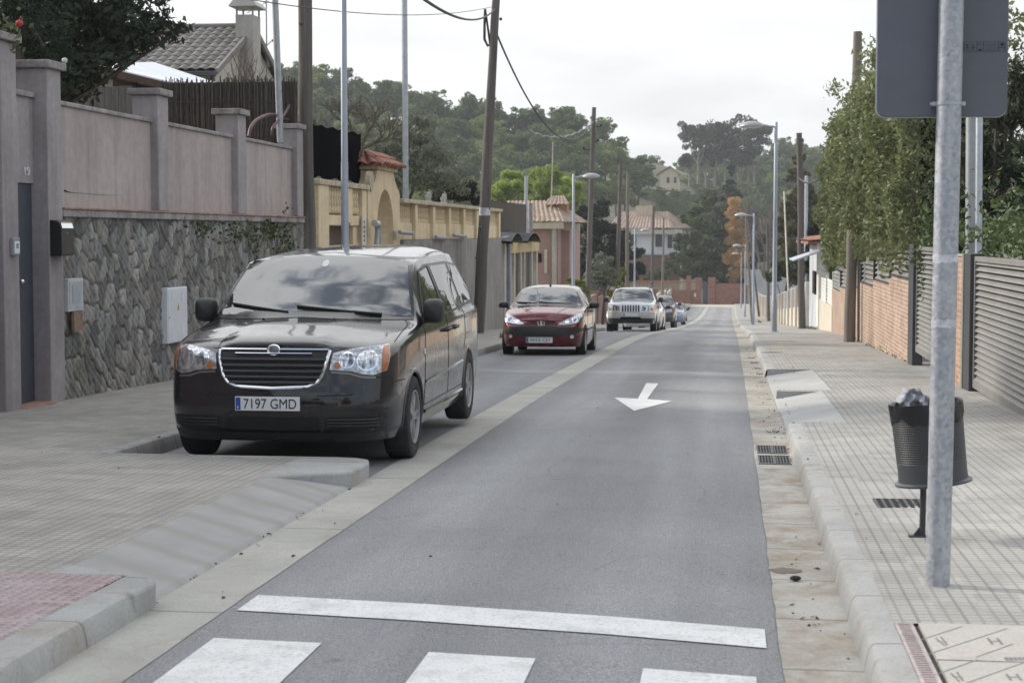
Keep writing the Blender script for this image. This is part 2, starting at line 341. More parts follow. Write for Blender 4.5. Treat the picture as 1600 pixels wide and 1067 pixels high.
# right pavement with two dropped crossings, kerb in front of it
def pave(x, y): return .12+.012*max(0, x-.7)
mb = MB()
for a, b, xs in ((-12, 7.40, [.79, 1.9, 3.6]), (7.40, 17.05, [.69, 1.9, 3.6]), (17.05, 21.55, [1.12, 1.9, 3.6]), (21.55, 21.75, [.60, 1.9, 3.6]), (21.75, 26.85, [1.25, 1.9, 3.6]), (26.85, 224, [.69, 1.9, 3.6])):
    strip(mb, xs, a, b, [pave(x, 0) for x in xs], 1. if b-a > 1 else .2)
structure('pavement_right', mb, mPAVR)
KP = [(-.003, -.03), (.004, .03), (.018, .095), (.03, .113), (.045, .12), (.15, .121)]
mb = MB()
for a, b in ((-12, 17.05), (26.85, 224)): strip(mb, [KX+p for p, _ in KP], a, b, [q for _, q in KP])
structure('kerb_right', mb, mKERB, smooth=50)
mb = MB()
for a, b, x1 in ((17.05, 21.55, 1.12), (21.75, 26.85, 1.25)):
    mb.add([(KX, a, zr(a)-.02), (KX, b, zr(b)-.02), (KX+.03, a, zr(a)+.022), (KX+.03, b, zr(b)+.022), (x1, a, zr(a)+.1245), (x1, b, zr(b)+.1265)], [(0, 2, 3, 1), (2, 4, 5, 3)])
    # cheek where the crossing cuts into the higher pavement beyond
    zb = zr(b); mb.add([(KX+.03, b, zb+.02), (x1, b, zb+.12), (KX+.04, b+.003, zb+.117), (KX+.03, b, zb-.02)], [(0, 1, 2)])
    mb.add([(KX, b, zb-.03), (KX+.03, b-.002, zb+.02), (KX+.04, b-.002, zb+.117), (KX+.1, b+.2, zb+.117), (KX, b+.2, zb-.03)], [(0, 1, 2, 3, 4)])
structure('crossing_ramp_right', mb, mRAMP)
# left pavement: along the walls, widened over the parking lane near the camera
mb = MB()
strip(mb, [-7.6, -6.2, -4.97], 13.33, 224, [.135, .128, .12]); strip(mb, [-7.6, -5, -3.22], 8.03, 13.33, [.135, .126, .12], .5); strip(mb, [-7.6, -5, -4.2], -12, 8.03, [.135, .126, .12], .5)
strip(mb, [-4.2, -2.86], -12, 4.6, [.12, .12])
structure('pavement_left', mb, mPAVL)
mb = MB(); strip(mb, [-4.97-p+.13 for p, _ in KP], 13.4, 224, [q for _, q in KP]); strip(mb, [-2.67-p+.015 for p, _ in KP]+[-2.865], -12, 7.62, [q for _, q in KP]+[.121])
def pr(pts, z0, z1, dz=.1):
    k = len(mb.v); mb.prism(pts, 'z', 0, 1)
    mb.v[k:] = [(x, y, zr(y)+(z1 if z > .5 else z0)) for x, y, z in mb.v[k:]]
pr([(-3.24, 8.30), (-3.0, 8.2), (-2.78, 8.06), (-2.68, 7.96), (-2.655, 7.85), (-2.655, 7.6), (-2.865, 7.6), (-2.865, 8.032), (-3.24, 8.032)], -.05, .1225)
pr([(-3.3, 11.9), (-3.12, 12.1), (-2.92, 12.25), (-2.76, 12.33), (-2.70, 12.42), (-2.695, 13.0), (-2.74, 13.2), (-2.86, 13.31), (-3.05, 13.345), (-4.9, 13.345), (-4.9, 13.2), (-3.22, 13.2), (-3.3, 13.2)], -.05, .1225)
structure('kerb_left', mb, mKERB, smooth=30, bevel=.018)
mb = MB(); ny = 22
for i in range(ny+1):
    y = 7.9+4.7*i/ny
    mb.v += [(-3.30, y, zr(y)+.1205), (-3.22, y, zr(y)+.119), (-2.74, y, zr(y)+.022), (-2.69, y, zr(y)-.01)]
for i in range(ny):
    for j in range(3): a = i*4+j; mb.f.append((a, a+1, a+5, a+4)); mb.m.append(0)
t = NT('left_ramp_concrete'); v = t.pos(); o = xyz(t, v)
sk = t.math('ADD', o[1], t.math('MULTIPLY', o[0], .35)).outputs[0]
c = t.mix(t.ramp(t.noise(v, 2.2, 5), .3, .7), (.27, .268, .262), (.35, .345, .335)); c = t.mix(groove(t, t.math('ADD', sk, t.ramp(t.noise(v, 2.5, 3), 0, 1, -.08, .08)).outputs[0], .5, .016, .12), c, (.27, .26, .235))
t.p(Base_Color=c, Roughness=.8, Normal=t.bump(t.noise(v, 45, 4), .3, .006)); structure('crossing_ramp_left', mb, t.m)
# red tactile paving with round studs
mTACT = M('red_tactile_tile', (.30, .215, .215), .85, var=.3, sc=1.3, col2=(.40, .335, .335), bump=.3, bsc=80)
mb = MB(); strip(mb, [-4.2, -2.862], 4.6, 8.03, [.1215, .1215], .4)
for i in range(27):
    for j in range(69):
        x, y = -4.17+.05*i, 4.63+.05*j
        if x < -4.0 or (j % 8 == 7): continue
        mb.lathe([(.0165, .1215), (.012, .1262), (.001, .127)], (x, y, zr(y)), 8)
structure('tactile_paving', mb, mTACT, smooth=50)
# near right corner: pink strip of ribbed tile and pale slabs with scored lines
mb = MB(); strip(mb, [.691, .768], -2, 7.40, [.1225, .1225], .4)
for j in range(200):
    y = 7.36-.037*j
    mb.box(.705, .75, y, y+.012, zr(y)+.122, zr(y)+.1275)
structure('ribbed_strip', mb, M('pink_ribbed_tile', (.46, .39, .38), .85, var=.25, sc=3, bump=.2))
mb = MB(); strip(mb, [.768, .79], -2, 7.40, [.112, .112], .4); structure('slot_line', mb, M('slot_dark', (.05, .05, .05), .9))
mb = MB(); strip(mb, [-7.0, -2.2, KX], 204, 226, [.012, .02, .012]); structure('junction_paving', mb, concrete('pale_junction_concrete', (.50, .46, .38), 4.0, stn=.2))  # pale concrete sheet; the far road's sunlit look put into its colour
# road markings
mWH = NT('road_paint'); v = mWH.pos(); c = mWH.mix(mWH.ramp(mWH.noise(v, 5, 6, .7), .46, .74, 0, .7), (.74, .74, .72), (.42, .41, .39)); c = mWH.mix(mWH.ramp(mWH.noise(v, 60, 3), .52, .66, 0, .6), c, (.36, .36, .36))
mWH.p(Base_Color=c, Roughness=.7); mWH = mWH.m
def crown(x): return float(np.interp(x, [-2.335, -1.4, -.5, .235], [0, .012, .012, 0]))
def marking(name, polys):
    mb = MB()
    for p in polys:
        mb.add([(x, y, zr(y)+crown(x)+.005) for x, y in p], [tuple(range(len(p)))])
    structure(name, mb, mWH)
def cut(x0, x1, y0, y1, sk=0.):
    """a bar split along X and Y so that it lies on the cambered road"""
    out = []; xs = sorted({x0, x1, *[q for q in (-1.4, -.5) if x0 < q < x1]}); nyy = max(1, int((y1-y0)/.5))
    f = lambda x: sk*(x-x0)
    for a, b in zip(xs, xs[1:]):
        for i in range(nyy):
            p, q = y0+(y1-y0)*i/nyy, y0+(y1-y0)*(i+1)/nyy
            out.append([(a, p+f(a)), (b, p+f(b)), (b, q+f(b)), (a, q+f(a))])
    return out
marking('stop_line_marking', cut(-2.26, .165, 7.86, 8.24, -.2))
marking('zebra_crossing_marking', cut(-2.19, -1.70, 3.2, 7.26, -.13)+cut(-1.22, -.77, 3.2, 7.07, -.13)+cut(-.33, .115, 3.2, 6.91, -.13))
marking('arrow_marking', [[(-1.15, 24.66), (-.98, 24.60), (-.985, 21.35), (-1.10, 21.40)], [(-1.4, 21.55), (-1.10, 21.40), (-1.04, 19.45)], [(-1.10, 21.40), (-.985, 21.35), (-1.04, 19.45)], [(-.985, 21.35), (-.67, 21.05), (-1.04, 19.45)]])
# gutter drains, covers in the pavement
mIRON = M('cast_iron', (.09, .09, .092), .6, .6, var=.25, sc=20); mDARK = M('black_void', (.006, .006, .006), 1, var=0)
mSTEEL = M('galvanised_steel', (.46, .49, .53), .42, .75, var=.14, sc=9, bump=.05)
def drain(y, lab):
    r = thing('drain_grate', lab, 'drain grate', (.37, y, zr(y)+.008), 'gutter drains')
    b = MB(); b.box(.25, .505, y-.26, y+.26, zr(y)-.004, zr(y)+.0085); b.build('pit', mDARK, r)
    b = MB()
    for i in range(11): x = .25+.0245*i; b.box(x, x+.009, y-.262, y+.262, zr(y)+.009, zr(y)+.016)
    for i in range(6): q = y-.26+.099*i; b.box(.25, .505, q, q+.022, zr(y)+.009, zr(y)+.0165)
    b.box(.245, .51, y-.285, y-.262, zr(y)+.009, zr(y)+.017); b.box(.245, .51, y+.262, y+.285, zr(y)+.009, zr(y)+.017); b.box(.365, .39, y-.26, y+.26, zr(y)+.0167, zr(y)+.0175)
    b.build('grate', mIRON, r)
drain(14.62, 'gutter drain grate nearer the camera beside the right kerb'); drain(15.45, 'gutter drain grate just beyond the other, beside the right kerb')
y0 = 11.15; z0 = zr(y0)+.125
r = thing('vent_cover', 'small slotted grey iron cover in the paving behind the litter bin', 'pavement cover', (1.06, y0, z0))
b = MB(); b.box(.915, 1.21, y0-.2, y0+.2, z0-.004, z0+.0025); b.build('frame', mIRON, r)
b = MB()
for i in range(6): x = .935+.046*i; b.box(x, x+.026, y0-.185, y0+.185, z0+.0015, z0+.0045)
b.build('slots', mDARK, r)
mCOV = M('cover_concrete', (.34, .30, .22), .85, var=.2, sc=6)
for nm, (xa, xb, ya, yb), lab in (('pavement_cover', (.80, 1.5, 35.4, 36.6), 'tan rectangular service cover set across the right pavement'), ('pavement_cover', (1.05, 1.5, 40.2, 40.9), 'faint narrow service cover in the right pavement before the tall street lamp')):
    b = MB(); zz = zr((ya+yb)/2)+.13; zs = (zr(yb)-zr(ya))/(yb-ya)
    b.add([(x, y, zr(y)+pave(x, y)+d) for d in (-.01, .005) for x, y in ((xa, ya), (xb, ya), (xb, yb), (xa, yb))], [(0, 3, 2, 1), (4, 5, 6, 7), (0, 1, 5, 4), (1, 2, 6, 5), (2, 3, 7, 6), (3, 0, 4, 7)])
    one(nm, lab, 'pavement cover', b, mCOV)
b = MB(); b.lathe([(.2, 0), (.2, .004), (.001, .005)], (.80, 33.3, zr(33.3)+.121), 20); one('round_cover', 'small round dark cover beside the right kerb', 'pavement cover', b, mIRON)
# pale service slabs at the lower right, scored lines and marks cut in them
mSLAB = concrete('slab_concrete', (.47, .45, .41), None, stn=.2); mLINE = M('scored_line', (.20, .19, .18), .9)
xs0 = .79
for k, (ya, yb) in enumerate(((6.72, 7.39), (6.0, 6.70), (5.2, 5.98))):
    r = thing('service_slab', ['pale scored service slab edge to edge with the small paving blocks, lower right', 'pale scored service slab at the bottom right corner, nearer than its twin', 'pale scored service slab nearest the zebra crossing'][k], 'service slab', (1.3, ya, zr(ya)+.12), 'pale service slabs in the near right pavement')
    b = MB(); b.add([(x, y, zr(y)+d) for d in (.09, .1275) for x, y in ((xs0, ya), (2.2, ya), (2.2, yb), (xs0, yb))], [(0, 3, 2, 1), (4, 5, 6, 7), (0, 1, 5, 4), (1, 2, 6, 5), (2, 3, 7, 6), (3, 0, 4, 7)])
    b.build('slab', mSLAB, r)
    if k == 2: continue
    def zt(y): return zr(y)+.1285
    b = MB()
    def ln(p, q, w=.006):
        p, q = Vector((*p, 0)), Vector((*q, 0)); d = (q-p).normalized(); n_ = Vector((-d.y, d.x, 0))*w/2
        b.add([(c_.x, c_.y, zt(c_.y)) for c_ in (p-n_, q-n_, q+n_, p+n_)], [(0, 1, 2, 3)])
    def L(px0, py0, px1, py1, w=.006):
        A, B = gp(px0, py0, .1285), gp(px1, py1, .1285); ln(A[:2], B[:2], w)
    if k == 0:
        L(1438, 999, 1503, 978); L(1448, 1022, 1574, 981); L(1525, 1026, 1583, 1005)
        for q in ((1462, 996, 1476, 1008), (1470, 994, 1480, 1007), (1464, 1001, 1481, 1002)): L(*q, .008)
        for q in ((1543, 996, 1551, 1006), (1558, 996, 1566, 1006), (1547, 1001, 1562, 1001)): L(*q, .010)
    else:
        L(1459, 1054, 1527, 1030); L(1508, 1067, 1640, 1020)
        for q in ((1486, 1051, 1499, 1064), (1495, 1049, 1505, 1063), (1488, 1056, 1505, 1058)): L(*q, .008)
        for q in ((1572, 1052, 1580, 1062), (1588, 1052, 1596, 1062), (1576, 1057, 1592, 1057)): L(*q, .010)
        for i in range(5): L(1571+7*i, 1026, 1574+7*i, 1031, .014)
    b.build('scored_marks', mLINE, r)
# ================================================================ foliage and roof helpers
def leaves(P, size, rng=RNG, asp=.5, fold=.25, dirs=None, jit=.35):
    """numpy leaf quads: points P (n,3) -> verts, faces. dirs: preferred outward direction of the blades"""
    P = np.asarray(P, float); n = len(P)
    a = rng.normal(size=(n, 3)); a /= np.linalg.norm(a, axis=1)[:, None]+1e-9
    if dirs is not None: a = dirs+a*jit*2; a /= np.linalg.norm(a, axis=1)[:, None]+1e-9
    b = rng.normal(size=(n, 3)); b -= a*(a*b).sum(1)[:, None]; b /= np.linalg.norm(b, axis=1)[:, None]+1e-9
    c = np.cross(a, b); s = np.asarray(size)*rng.uniform(.65, 1.3, n)[:, None]
    q = np.stack([P-a*s*.5, P+b*s*asp*.5+c*s*fold*.3, P+a*s*.5-c*s*fold*.35, P-b*s*asp*.5+c*s*fold*.3], 1).reshape(-1, 3)
    return q, np.arange(4*n).reshape(-1, 4)
def np_mesh(name, parts, mats):
    """parts: list of (verts, quads, material index)"""
    vs = np.concatenate([p[0] for p in parts]); k = 0; fs = []; mi = []
    for v, f, m in parts: fs.append(np.asarray(f)+k); mi.append(np.full(len(f), m)); k += len(v)
    fs = np.concatenate(fs); mi = np.concatenate(mi)
    me = bpy.data.meshes.new(name); me.vertices.add(len(vs)); me.vertices.foreach_set('co', vs.astype(np.float32).ravel())
    me.loops.add(fs.size); me.loops.foreach_set('vertex_index', fs.astype(np.int32).ravel())
    me.polygons.add(len(fs)); me.polygons.foreach_set('loop_start', np.arange(0, fs.size, 4, dtype=np.int32))
    for q in mats: me.materials.append(q)
    me.polygons.foreach_set('material_index', mi.astype(np.int32)); me.update(); me.validate(); return me
def link(name, me, parent=None, loc=None):
    o = bpy.data.objects.new(name, me); COL.objects.link(o); o.parent = parent
    if loc is not None: o.location = loc
    return o
def lobe(n, c, r, shell=.55, rng=RNG, flat=0.):
    d = rng.normal(size=(n, 3)); d /= np.linalg.norm(d, axis=1)[:, None]
    if flat: d[:, 2] = np.where(d[:, 2] < -flat, -flat*rng.uniform(0, 1, n), d[:, 2])
    rad = rng.uniform(shell**3, 1, n)**(1/3); return np.array(c)+d*rad[:, None]*np.array(r), d
def crown(n, lobes, size, seed, shell=.6, sub=5, subr=.42, flat=0., asp=.5, fill=.12):
    """a crown of leaf clumps: every lobe carries smaller clumps set on its surface, so gaps and knobs stay between them"""
    rng = np.random.default_rng(seed); P = []; D = []
    vol = np.array([r[0]*r[1]+r[1]*r[2]+r[0]*r[2] for _, r in lobes]); vol = vol/vol.sum()
    for (c, r), w in zip(lobes, vol):
        k = max(3, int(sub)); cs, ds = lobe(k, c, r, .75, rng, flat); m = int(n*w/k)
        for q in cs:
            f = rng.uniform(.7, 1.25)*subr; p, d = lobe(m, q, np.array(r)*f*np.array([1, 1, .8]), shell, rng); P.append(p); D.append(d)
        p, d = lobe(int(n*w*fill), c, np.array(r)*.8, .2, rng); P.append(p); D.append(d)
    return leaves(np.concatenate(P), size, rng, asp, dirs=np.concatenate(D), jit=.6)
mBARK = M('bark', (.10, .085, .07), .95, var=.35, sc=4, bump=.6, bsc=18, st=(3, 3, .6))
mBARKL = M('pale_bark', (.22, .19, .16), .95, var=.3, sc=3, bump=.5, bsc=15)
def limbs(base, h, lobes, r0, seed=0, taper=.35, wob=.04):
    rng = random.Random(seed); mb = MB(); b = Vector(base); pts = [b+Vector((rng.uniform(-1, 1)*wob*h*t, rng.uniform(-1, 1)*wob*h*t, h*t)) for t in (0, .25, .5, .75, 1)]
    mb.tube(pts, [r0*1.25, r0, r0*.85, r0*.7, r0*taper], 8)
    for c, r in lobes:
        s = pts[rng.choice((2, 3, 3, 4))]; e = b+Vector(c); m_ = s.lerp(e, .5)+Vector((rng.uniform(-.1, .1)*r[0], rng.uniform(-.1, .1)*r[0], -.12*(e-s).length))
        mb.tube([s, m_, e], [r0*.5, r0*.34, r0*.12], 6)
    return mb
def tree(name, label, cat, base, h, lobes, n, size, m, group=None, r0=.14, seed=1, bark=None, **k):
    t = thing(name, label, cat, base, group)
    v, f = crown(n, [((c[0], c[1], c[2]), r) for c, r in lobes], size, seed, **k)
    link('crown', np_mesh('crown', [(v, f, 0)], [m]), t)
    limbs((0, 0, 0), h, lobes, r0, seed).build('trunk', bark or mBARK, t, smooth=60, local=True); return t
def tile_roof(e0, e1, r0, r1, per=.22, rows=None, m=0, amp=.05, mb=None, step=.36, lift=.018):
    """barrel tiles: corrugated across, stepped up the slope. e0-e1 the eave, r0-r1 the ridge"""
    e0, e1, r0, r1 = (Vector(p) for p in (e0, e1, r0, r1)); mb = mb or MB()
    n = max(3, int(round((e1-e0).length/per))); L = ((r0+r1)/2-(e0+e1)/2).length; rows = rows or max(2, int(L/step))
    nrm = (e1-e0).cross(r0-e0).normalized()
    if nrm.z < 0: nrm = -nrm
    q = 6; W_ = n*q+1; k = len(mb.v)
    for i in range(rows):
        for s in (0, 1):
            v = (i+s)/rows
            for j in range(W_):
                u = j/(W_-1); p = e0.lerp(e1, u).lerp(r0.lerp(r1, u), v); a = abs(math.sin(math.pi*j/q))
                mb.v.append(tuple(p+nrm*(amp*a+(lift if s == 0 else 0.))))
    for i in range(2*rows-1):
        for j in range(W_-1): a = k+i*W_+j; mb.f.append((a, a+1, a+W_+1, a+W_)); mb.m.append(m)
    return mb
def roof_mat(name, a, b):
    t = NT(name); v = t.pos(); c = t.mix(t.ramp(t.noise(v, 2.6, 4, .7), .3, .7), a, b); c = t.mix(t.ramp(t.noise(v, .7, 5), .5, .75, 0, .5), c, mul(a, .45)); t.p(Base_Color=c, Roughness=.85); return t.m
def brick_mat(name, a, b, mortar, sc=1., ax='yz', mort=.012, w=.24, h=.07):
    t = NT(name); v = t.pos(); x, y, z = xyz(t, v); u = {'yz': y, 'xz': x}[ax]
    v2 = t.n('ShaderNodeCombineXYZ', {0: t.math('ADD', u, x if ax == 'yz' else y), 1: z})
    n = t.n('ShaderNodeTexBrick', {'Vector': v2, 'Color1': a, 'Color2': b, 'Mortar': mortar, 'Scale': 1.0, 'Mortar Size': mort, 'Mortar Smooth': .25, 'Bias': 0., 'Brick Width': w, 'Row Height': h})
    c = n.outputs['Color']; f = t.ramp(t.noise(v, 1.6, 5, .65), .3, .7, .75, 1.2); c = t.mix(1., c, t.n('ShaderNodeCombineXYZ', {0: f, 1: f, 2: f}).outputs[0], 'MULTIPLY')
    t.p(Base_Color=c, Roughness=.9, Normal=t.bump(t.math('SUBTRACT', 1., n.outputs['Fac']), .7, .008)); return t.m
# ================================================================ left side of the street
def gl(y, d=.13): return zr(y)+d
mPINK = M('pink_render', (.42, .362, .345), .92, var=.13, sc=.8, bump=.3, bsc=120, dirt=.38)
mPILL = M('pillar_render', (.33, .30, .305), .92, var=.14, sc=1.4, bump=.25, bsc=90, dirt=.5)
mCOP = M('weathered_coping', (.30, .28, .275), .95, var=.3, sc=4, bump=.4, dirt=.6)
mTILE = M('red_tile', (.32, .19, .155), .85, var=.3, sc=4, dirt=.4)
mGATE = M('slate_blue_metal', (.055, .066, .085), .45, var=.12, sc=4)
mWHITE = M('white_enamel', (.70, .72, .76), .45, var=.05, sc=4); mBLACK = M('black_plastic', (.018, .018, .02), .38, var=.1)
mGREYP = M('grey_plastic', (.25, .27, .30), .5, var=.08); mCHROME = M('chrome', (.75, .76, .78), .14, 1., var=0)
gw = thing('garden_wall', 'pink rendered garden wall on a grey rubble base, capped pillars, house number 19', 'wall', (-7.3, 22, gl(22)))
# rubble base: real relief, one shade to a stone
def rubble(y0, y1, z0f, z1, X, name, parent, seed=3):
    rng = np.random.default_rng(seed); ny, nz = int((y1-y0)/.017), 122
    cell = []; 
    for iy in range(int((y1-y0)/.17)+1):
        for iz in range(11): cell.append((y0+(iy+rng.uniform(.1, .9))*.172, -.4+(iz+(iy % 2)*.5+rng.uniform(.1, .9))*.27))
    cell = np.array(cell); shade = rng.uniform(0, 1, len(cell)); tint = rng.uniform(0, 1, len(cell))
    Yg = np.linspace(y0, y1, ny); V = []; S = []; fz = 2.0
    for y in Yg:
        zb = z0f(y); zz = np.linspace(zb, z1, nz)
        wy = y+.035*np.sin(zz*9+y*5); wz = zz+.04*np.sin(y*7+zz*3)
        near = cell[np.abs(cell[:, 0]-y) < .8]; ids = np.where(np.abs(cell[:, 0]-y) < .8)[0]
        d = np.sqrt(((wy[:, None]-near[None, :, 0])*1.45)**2+((wz[:, None]-near[None, :, 1]))**2); o = np.argsort(d, 1)[:, :2]
        d1 = np.take_along_axis(d, o, 1); e = d1[:, 1]-d1[:, 0]; m = np.clip((e-.010)/.040, 0, 1); m = m**.6; ky = near[o[:, 0], 0]; kz = near[o[:, 0], 1]
        sh = shade[ids[o[:, 0]]]; ti = tint[ids[o[:, 0]]]
        for k in range(nz): V.append((X+m[k]*(.024+.022*sh[k]+.10*(ti[k]-.5)*(y-ky[k])+.08*(sh[k]-.5)*(zz[k]-kz[k]))+.006*math.sin(y*41+zz[k]*57), y, zz[k])); S.append((sh[k], m[k], ti[k], 1))
    me = bpy.data.meshes.new(name); Fq = [(i*nz+j, (i+1)*nz+j, (i+1)*nz+j+1, i*nz+j+1) for i in range(ny-1) for j in range(nz-1)]
    off = wloc(parent); me.from_pydata([(a-off.x, b-off.y, c-off.z) for a, b, c in V], [], Fq)
    at = me.color_attributes.new('stone', 'FLOAT_COLOR', 'POINT'); at.data.foreach_set('color', np.array(S, np.float32).ravel())
    t = NT('rubble_stone'); a = t.n('ShaderNodeAttribute', attribute_name='stone'); s = t.n('ShaderNodeSeparateColor', {0: a.outputs['Color']}).outputs; v = t.pos()
    c = t.mix(s[0], (.105, .107, .112), (.36, .35, .335)); c = t.mix(t.math('MULTIPLY', s[2], .5).outputs[0], c, (.20, .175, .15))
    f = t.ramp(t.noise(v, 9, 5, .7), .3, .7, .7, 1.25); c = t.mix(1., c, t.n('ShaderNodeCombineXYZ', {0: f, 1: f, 2: f}).outputs[0], 'MULTIPLY')
    mo = t.mix(t.ramp(t.noise(v, 1.6, 4), .5, .62), (.115, .104, .09), (.055, .062, .032)); c = t.mix(t.ramp(s[1], .1, .8), mo, c)
    c = t.mix(t.ramp(t.noise(v, 1.1, 5, .7), .58, .7, 0, .6), c, (.075, .088, .04))
    t.p(Base_Color=c, Roughness=.95, Normal=t.bump(t.noise(v, 40, 5), .5, .01)); me.materials.append(t.m); me.polygons.foreach_set('use_smooth', [True]*len(me.polygons))
    return link(name, me, parent)
rubble(18.42, 29.5, lambda y: gl(y, .05), 1.885, -7.27, 'stone_base', gw)
MB().box(-7.55, -7.29, 18.3, 29.5, -1., 1.88).build('wall_core', mCOP, gw)
MB().box(-7.5, -7.19, 18.442, 29.4, 1.882, 1.962).build('ledge', mCOP, gw, bevel=.008)
MB().box(-7.5, -7.175, 18.442, 29.4, 1.964, 1.985).build('ledge_tile', mTILE, gw, bevel=.004)
pil = [(18.04, 18.44), (21.70, 22.12), (25.36, 25.80), (28.95, 29.35)]
for i, (a, b) in enumerate(pil):
    o = MB().box(-7.54, -7.2, a, b, gl(a, -.1) if i == 0 else 1.986, 3.45).build('pillar', mPILL, gw, bevel=.012)
    MB().box(-7.59, -7.15, a-.05, b+.05, 3.452, 3.535).build('pillar_cap', mCOP, o, bevel=.012)
for (a, b) in ((18.44, 21.70), (22.12, 25.36), (25.80, 28.95)):
    MB().box(-7.47, -7.3, a+.002, b-.002, 1.986, 3.098).build('panel', mPINK, gw)
    MB().box(-7.5, -7.265, a+.003, b-.003, 3.10, 3.15).build('coping', mCOP, gw, bevel=.012)
# the crack in the first panel
cr = MB(); pts = [aX(x, y, -7.298) for x, y in ((100, 298), (106, 300), (113, 301), (125, 302), (138, 303), (152, 304), (165, 305), (190, 305))]
cr.tube([Vector(p) for p in pts], [.010, .005, .0022, .0015, .0016, .002, .0012, .0008], 6); cr.build('crack', mDARK, gw)
o = MB().box(-7.54, -7.2, 16.85, 17.24, gl(17, -.1), 3.62).build('pillar', mPILL, gw, bevel=.012); MB().box(-7.59, -7.15, 16.78, 17.29, 3.622, 3.70).build('pillar_cap', mCOP, o, bevel=.012)
MB().box(-7.52, -7.36, 17.242, 18.038, 2.23, 3.13).build('lintel_panel', mPILL, gw); MB().box(-7.54, -7.32, 17.243, 18.037, 3.132, 3.19).build('coping', mCOP, gw, bevel=.01)
dr = MB().box(-7.44, -7.385, 17.245, 18.035, gl(17.6, .15), 2.228).build('door', mGATE, gw, bevel=.006)
b = MB(); b.lathe([(.001, .075), (.02, .07), (.03, .05), (.024, .03), (.012, .02), (.012, 0), (.03, 0)], (-7.385, 17.62, 1.20), 14, Matrix.Rotation(math.pi/2, 3, 'Y')); b.build('knob', mCHROME, dr, smooth=60)
MB().box(-7.5, -7.14, 17.245, 18.037, gl(17.6, -.06), gl(17.6, .15)).build('step', mTILE, gw, bevel=.012)
text('house_number', '19', .125, mWHITE, gw, tuple(aX(41.5, 268.5, -7.352)), R_LEFTW, 1.45, .006)
MB().box(-7.46, -7.40, 14.2, 16.84, gl(16, .06), 2.5).build('side_gate', M('dark_gate', (.03, .033, .038), .5), gw)
# fittings on the wall
p0 = Vector((-7.2, 18.22, 1.66)); r = thing('mailbox', 'black arched mailbox with silver flap on the pillar by the blue-grey door', 'mailbox', (-7.2, 18.22, 1.46))
b = MB(); b.prism([(-7.199, 1.46), (-7.075, 1.46), (-7.065, 1.48), (-7.07, 1.77), (-7.09, 1.815), (-7.14, 1.84), (-7.199, 1.845)], 'y', 18.06, 18.40); b.build('body', mBLACK, r, bevel=.008)
b = MB(); b.prism([(-7.068, 1.755), (-7.063, 1.757), (-7.078, 1.812), (-7.13, 1.845), (-7.138, 1.84), (-7.085, 1.808)], 'y', 18.07, 18.39); b.build('flap', mCHROME, r)
b = MB(); b.lathe([(.001, .012), (.010, .01), (.011, 0)], (-7.067, 18.2, 1.70), 10, Matrix.Rotation(math.pi/2, 3, 'Y')); b.build('lock', mCHROME, r)
r = thing('meter_box', 'small pale square meter box let into the rubble wall', 'meter box', (-7.2, 18.72, .85))
MB().box(-7.27, -7.175, 18.50, 18.95, .845, 1.205).build('frame', M('pale_grey_metal', (.50, .50, .50), .6, var=.1), r, bevel=.006)
MB().box(-7.2, -7.168, 18.53, 18.92, .875, 1.175).build('door', M('meter_door', (.40, .42, .44), .6, var=.15, sc=5), r, bevel=.004); MB().box(-7.2, -7.164, 18.60, 18.84, .93, 1.13).build('label_plate', M('grey_label', (.33, .36, .40), .5), r)
MB().box(-7.19, -7.16, 18.62, 18.88, .62, .843).build('brown_patch', M('brown_tile', (.22, .15, .11), .9, var=.3), r)
r = thing('electric_cabinet', 'tall white electric cabinet with yellow warning triangle on the rubble wall', 'electric cabinet', (-7.2, 22.3, .29))
MB().box(-7.27, -7.165, 21.88, 22.71, .285, 1.0).build('frame', mWHITE, r, bevel=.006)
MB().box(-7.2, -7.158, 21.90, 22.69, .305, .98).build('door', M('cabinet_white', (.62, .64, .69), .45, var=.06, sc=3), r, bevel=.004)
for yy in (22.08, 22.50):
    for zz in (.42, .87):
        b = MB()
        for k in range(4): b.box(-7.16, -7.152, yy-.045, yy+.045, zz-.045+.026*k, zz-.03+.026*k)
        b.build('vent_louvres', mWHITE, r)
b = MB(); b.prism([(22.25, .70), (22.35, .70), (22.30, .79)], 'x', -7.159, -7.155); b.build('warning_triangle', M('warning_yellow', (.55, .38, .03), .5, var=0), r)
b = MB(); b.prism([(22.295, .715), (22.31, .745), (22.30, .745), (22.305, .77), (22.29, .74), (22.30, .74)], 'x', -7.156, -7.153); b.build('warning_bolt', mBLACK, r)
b = MB(); b.lathe([(.001, .01), (.012, .008), (.012, 0)], (-7.158, 21.93, .62), 8, Matrix.Rotation(math.pi/2, 3, 'Y')); b.build('lock', mGREYP, r)
r = thing('intercom', 'small grey intercom on the first wall pillar left of the door', 'intercom', (-7.2, 17.09, 1.49))
MB().box(-7.2, -7.16, 17.0, 17.17, 1.48, 1.66).build('housing', mGREYP, r, bevel=.008); MB().box(-7.17, -7.156, 17.03, 17.15, 1.5, 1.62).build('panel', mWHITE, r, bevel=.004)
b = MB(); b.box(-7.16, -7.153, 17.06, 17.12, 1.55, 1.60); b.build('speaker_slots', mGREYP, r)
g0 = aX(101, 95, -7.35); b = MB(); b.ball(g0, .032, 14); b.tube([(g0[0], g0[1], g0[2]-.03), (g0[0], g0[1], 3.53)], .008, 6)
one('globe_finial', 'small white globe standing behind the pillar cap next to the door', 'globe', b, M('white_globe', (.6, .6, .6), .4), smooth=60)
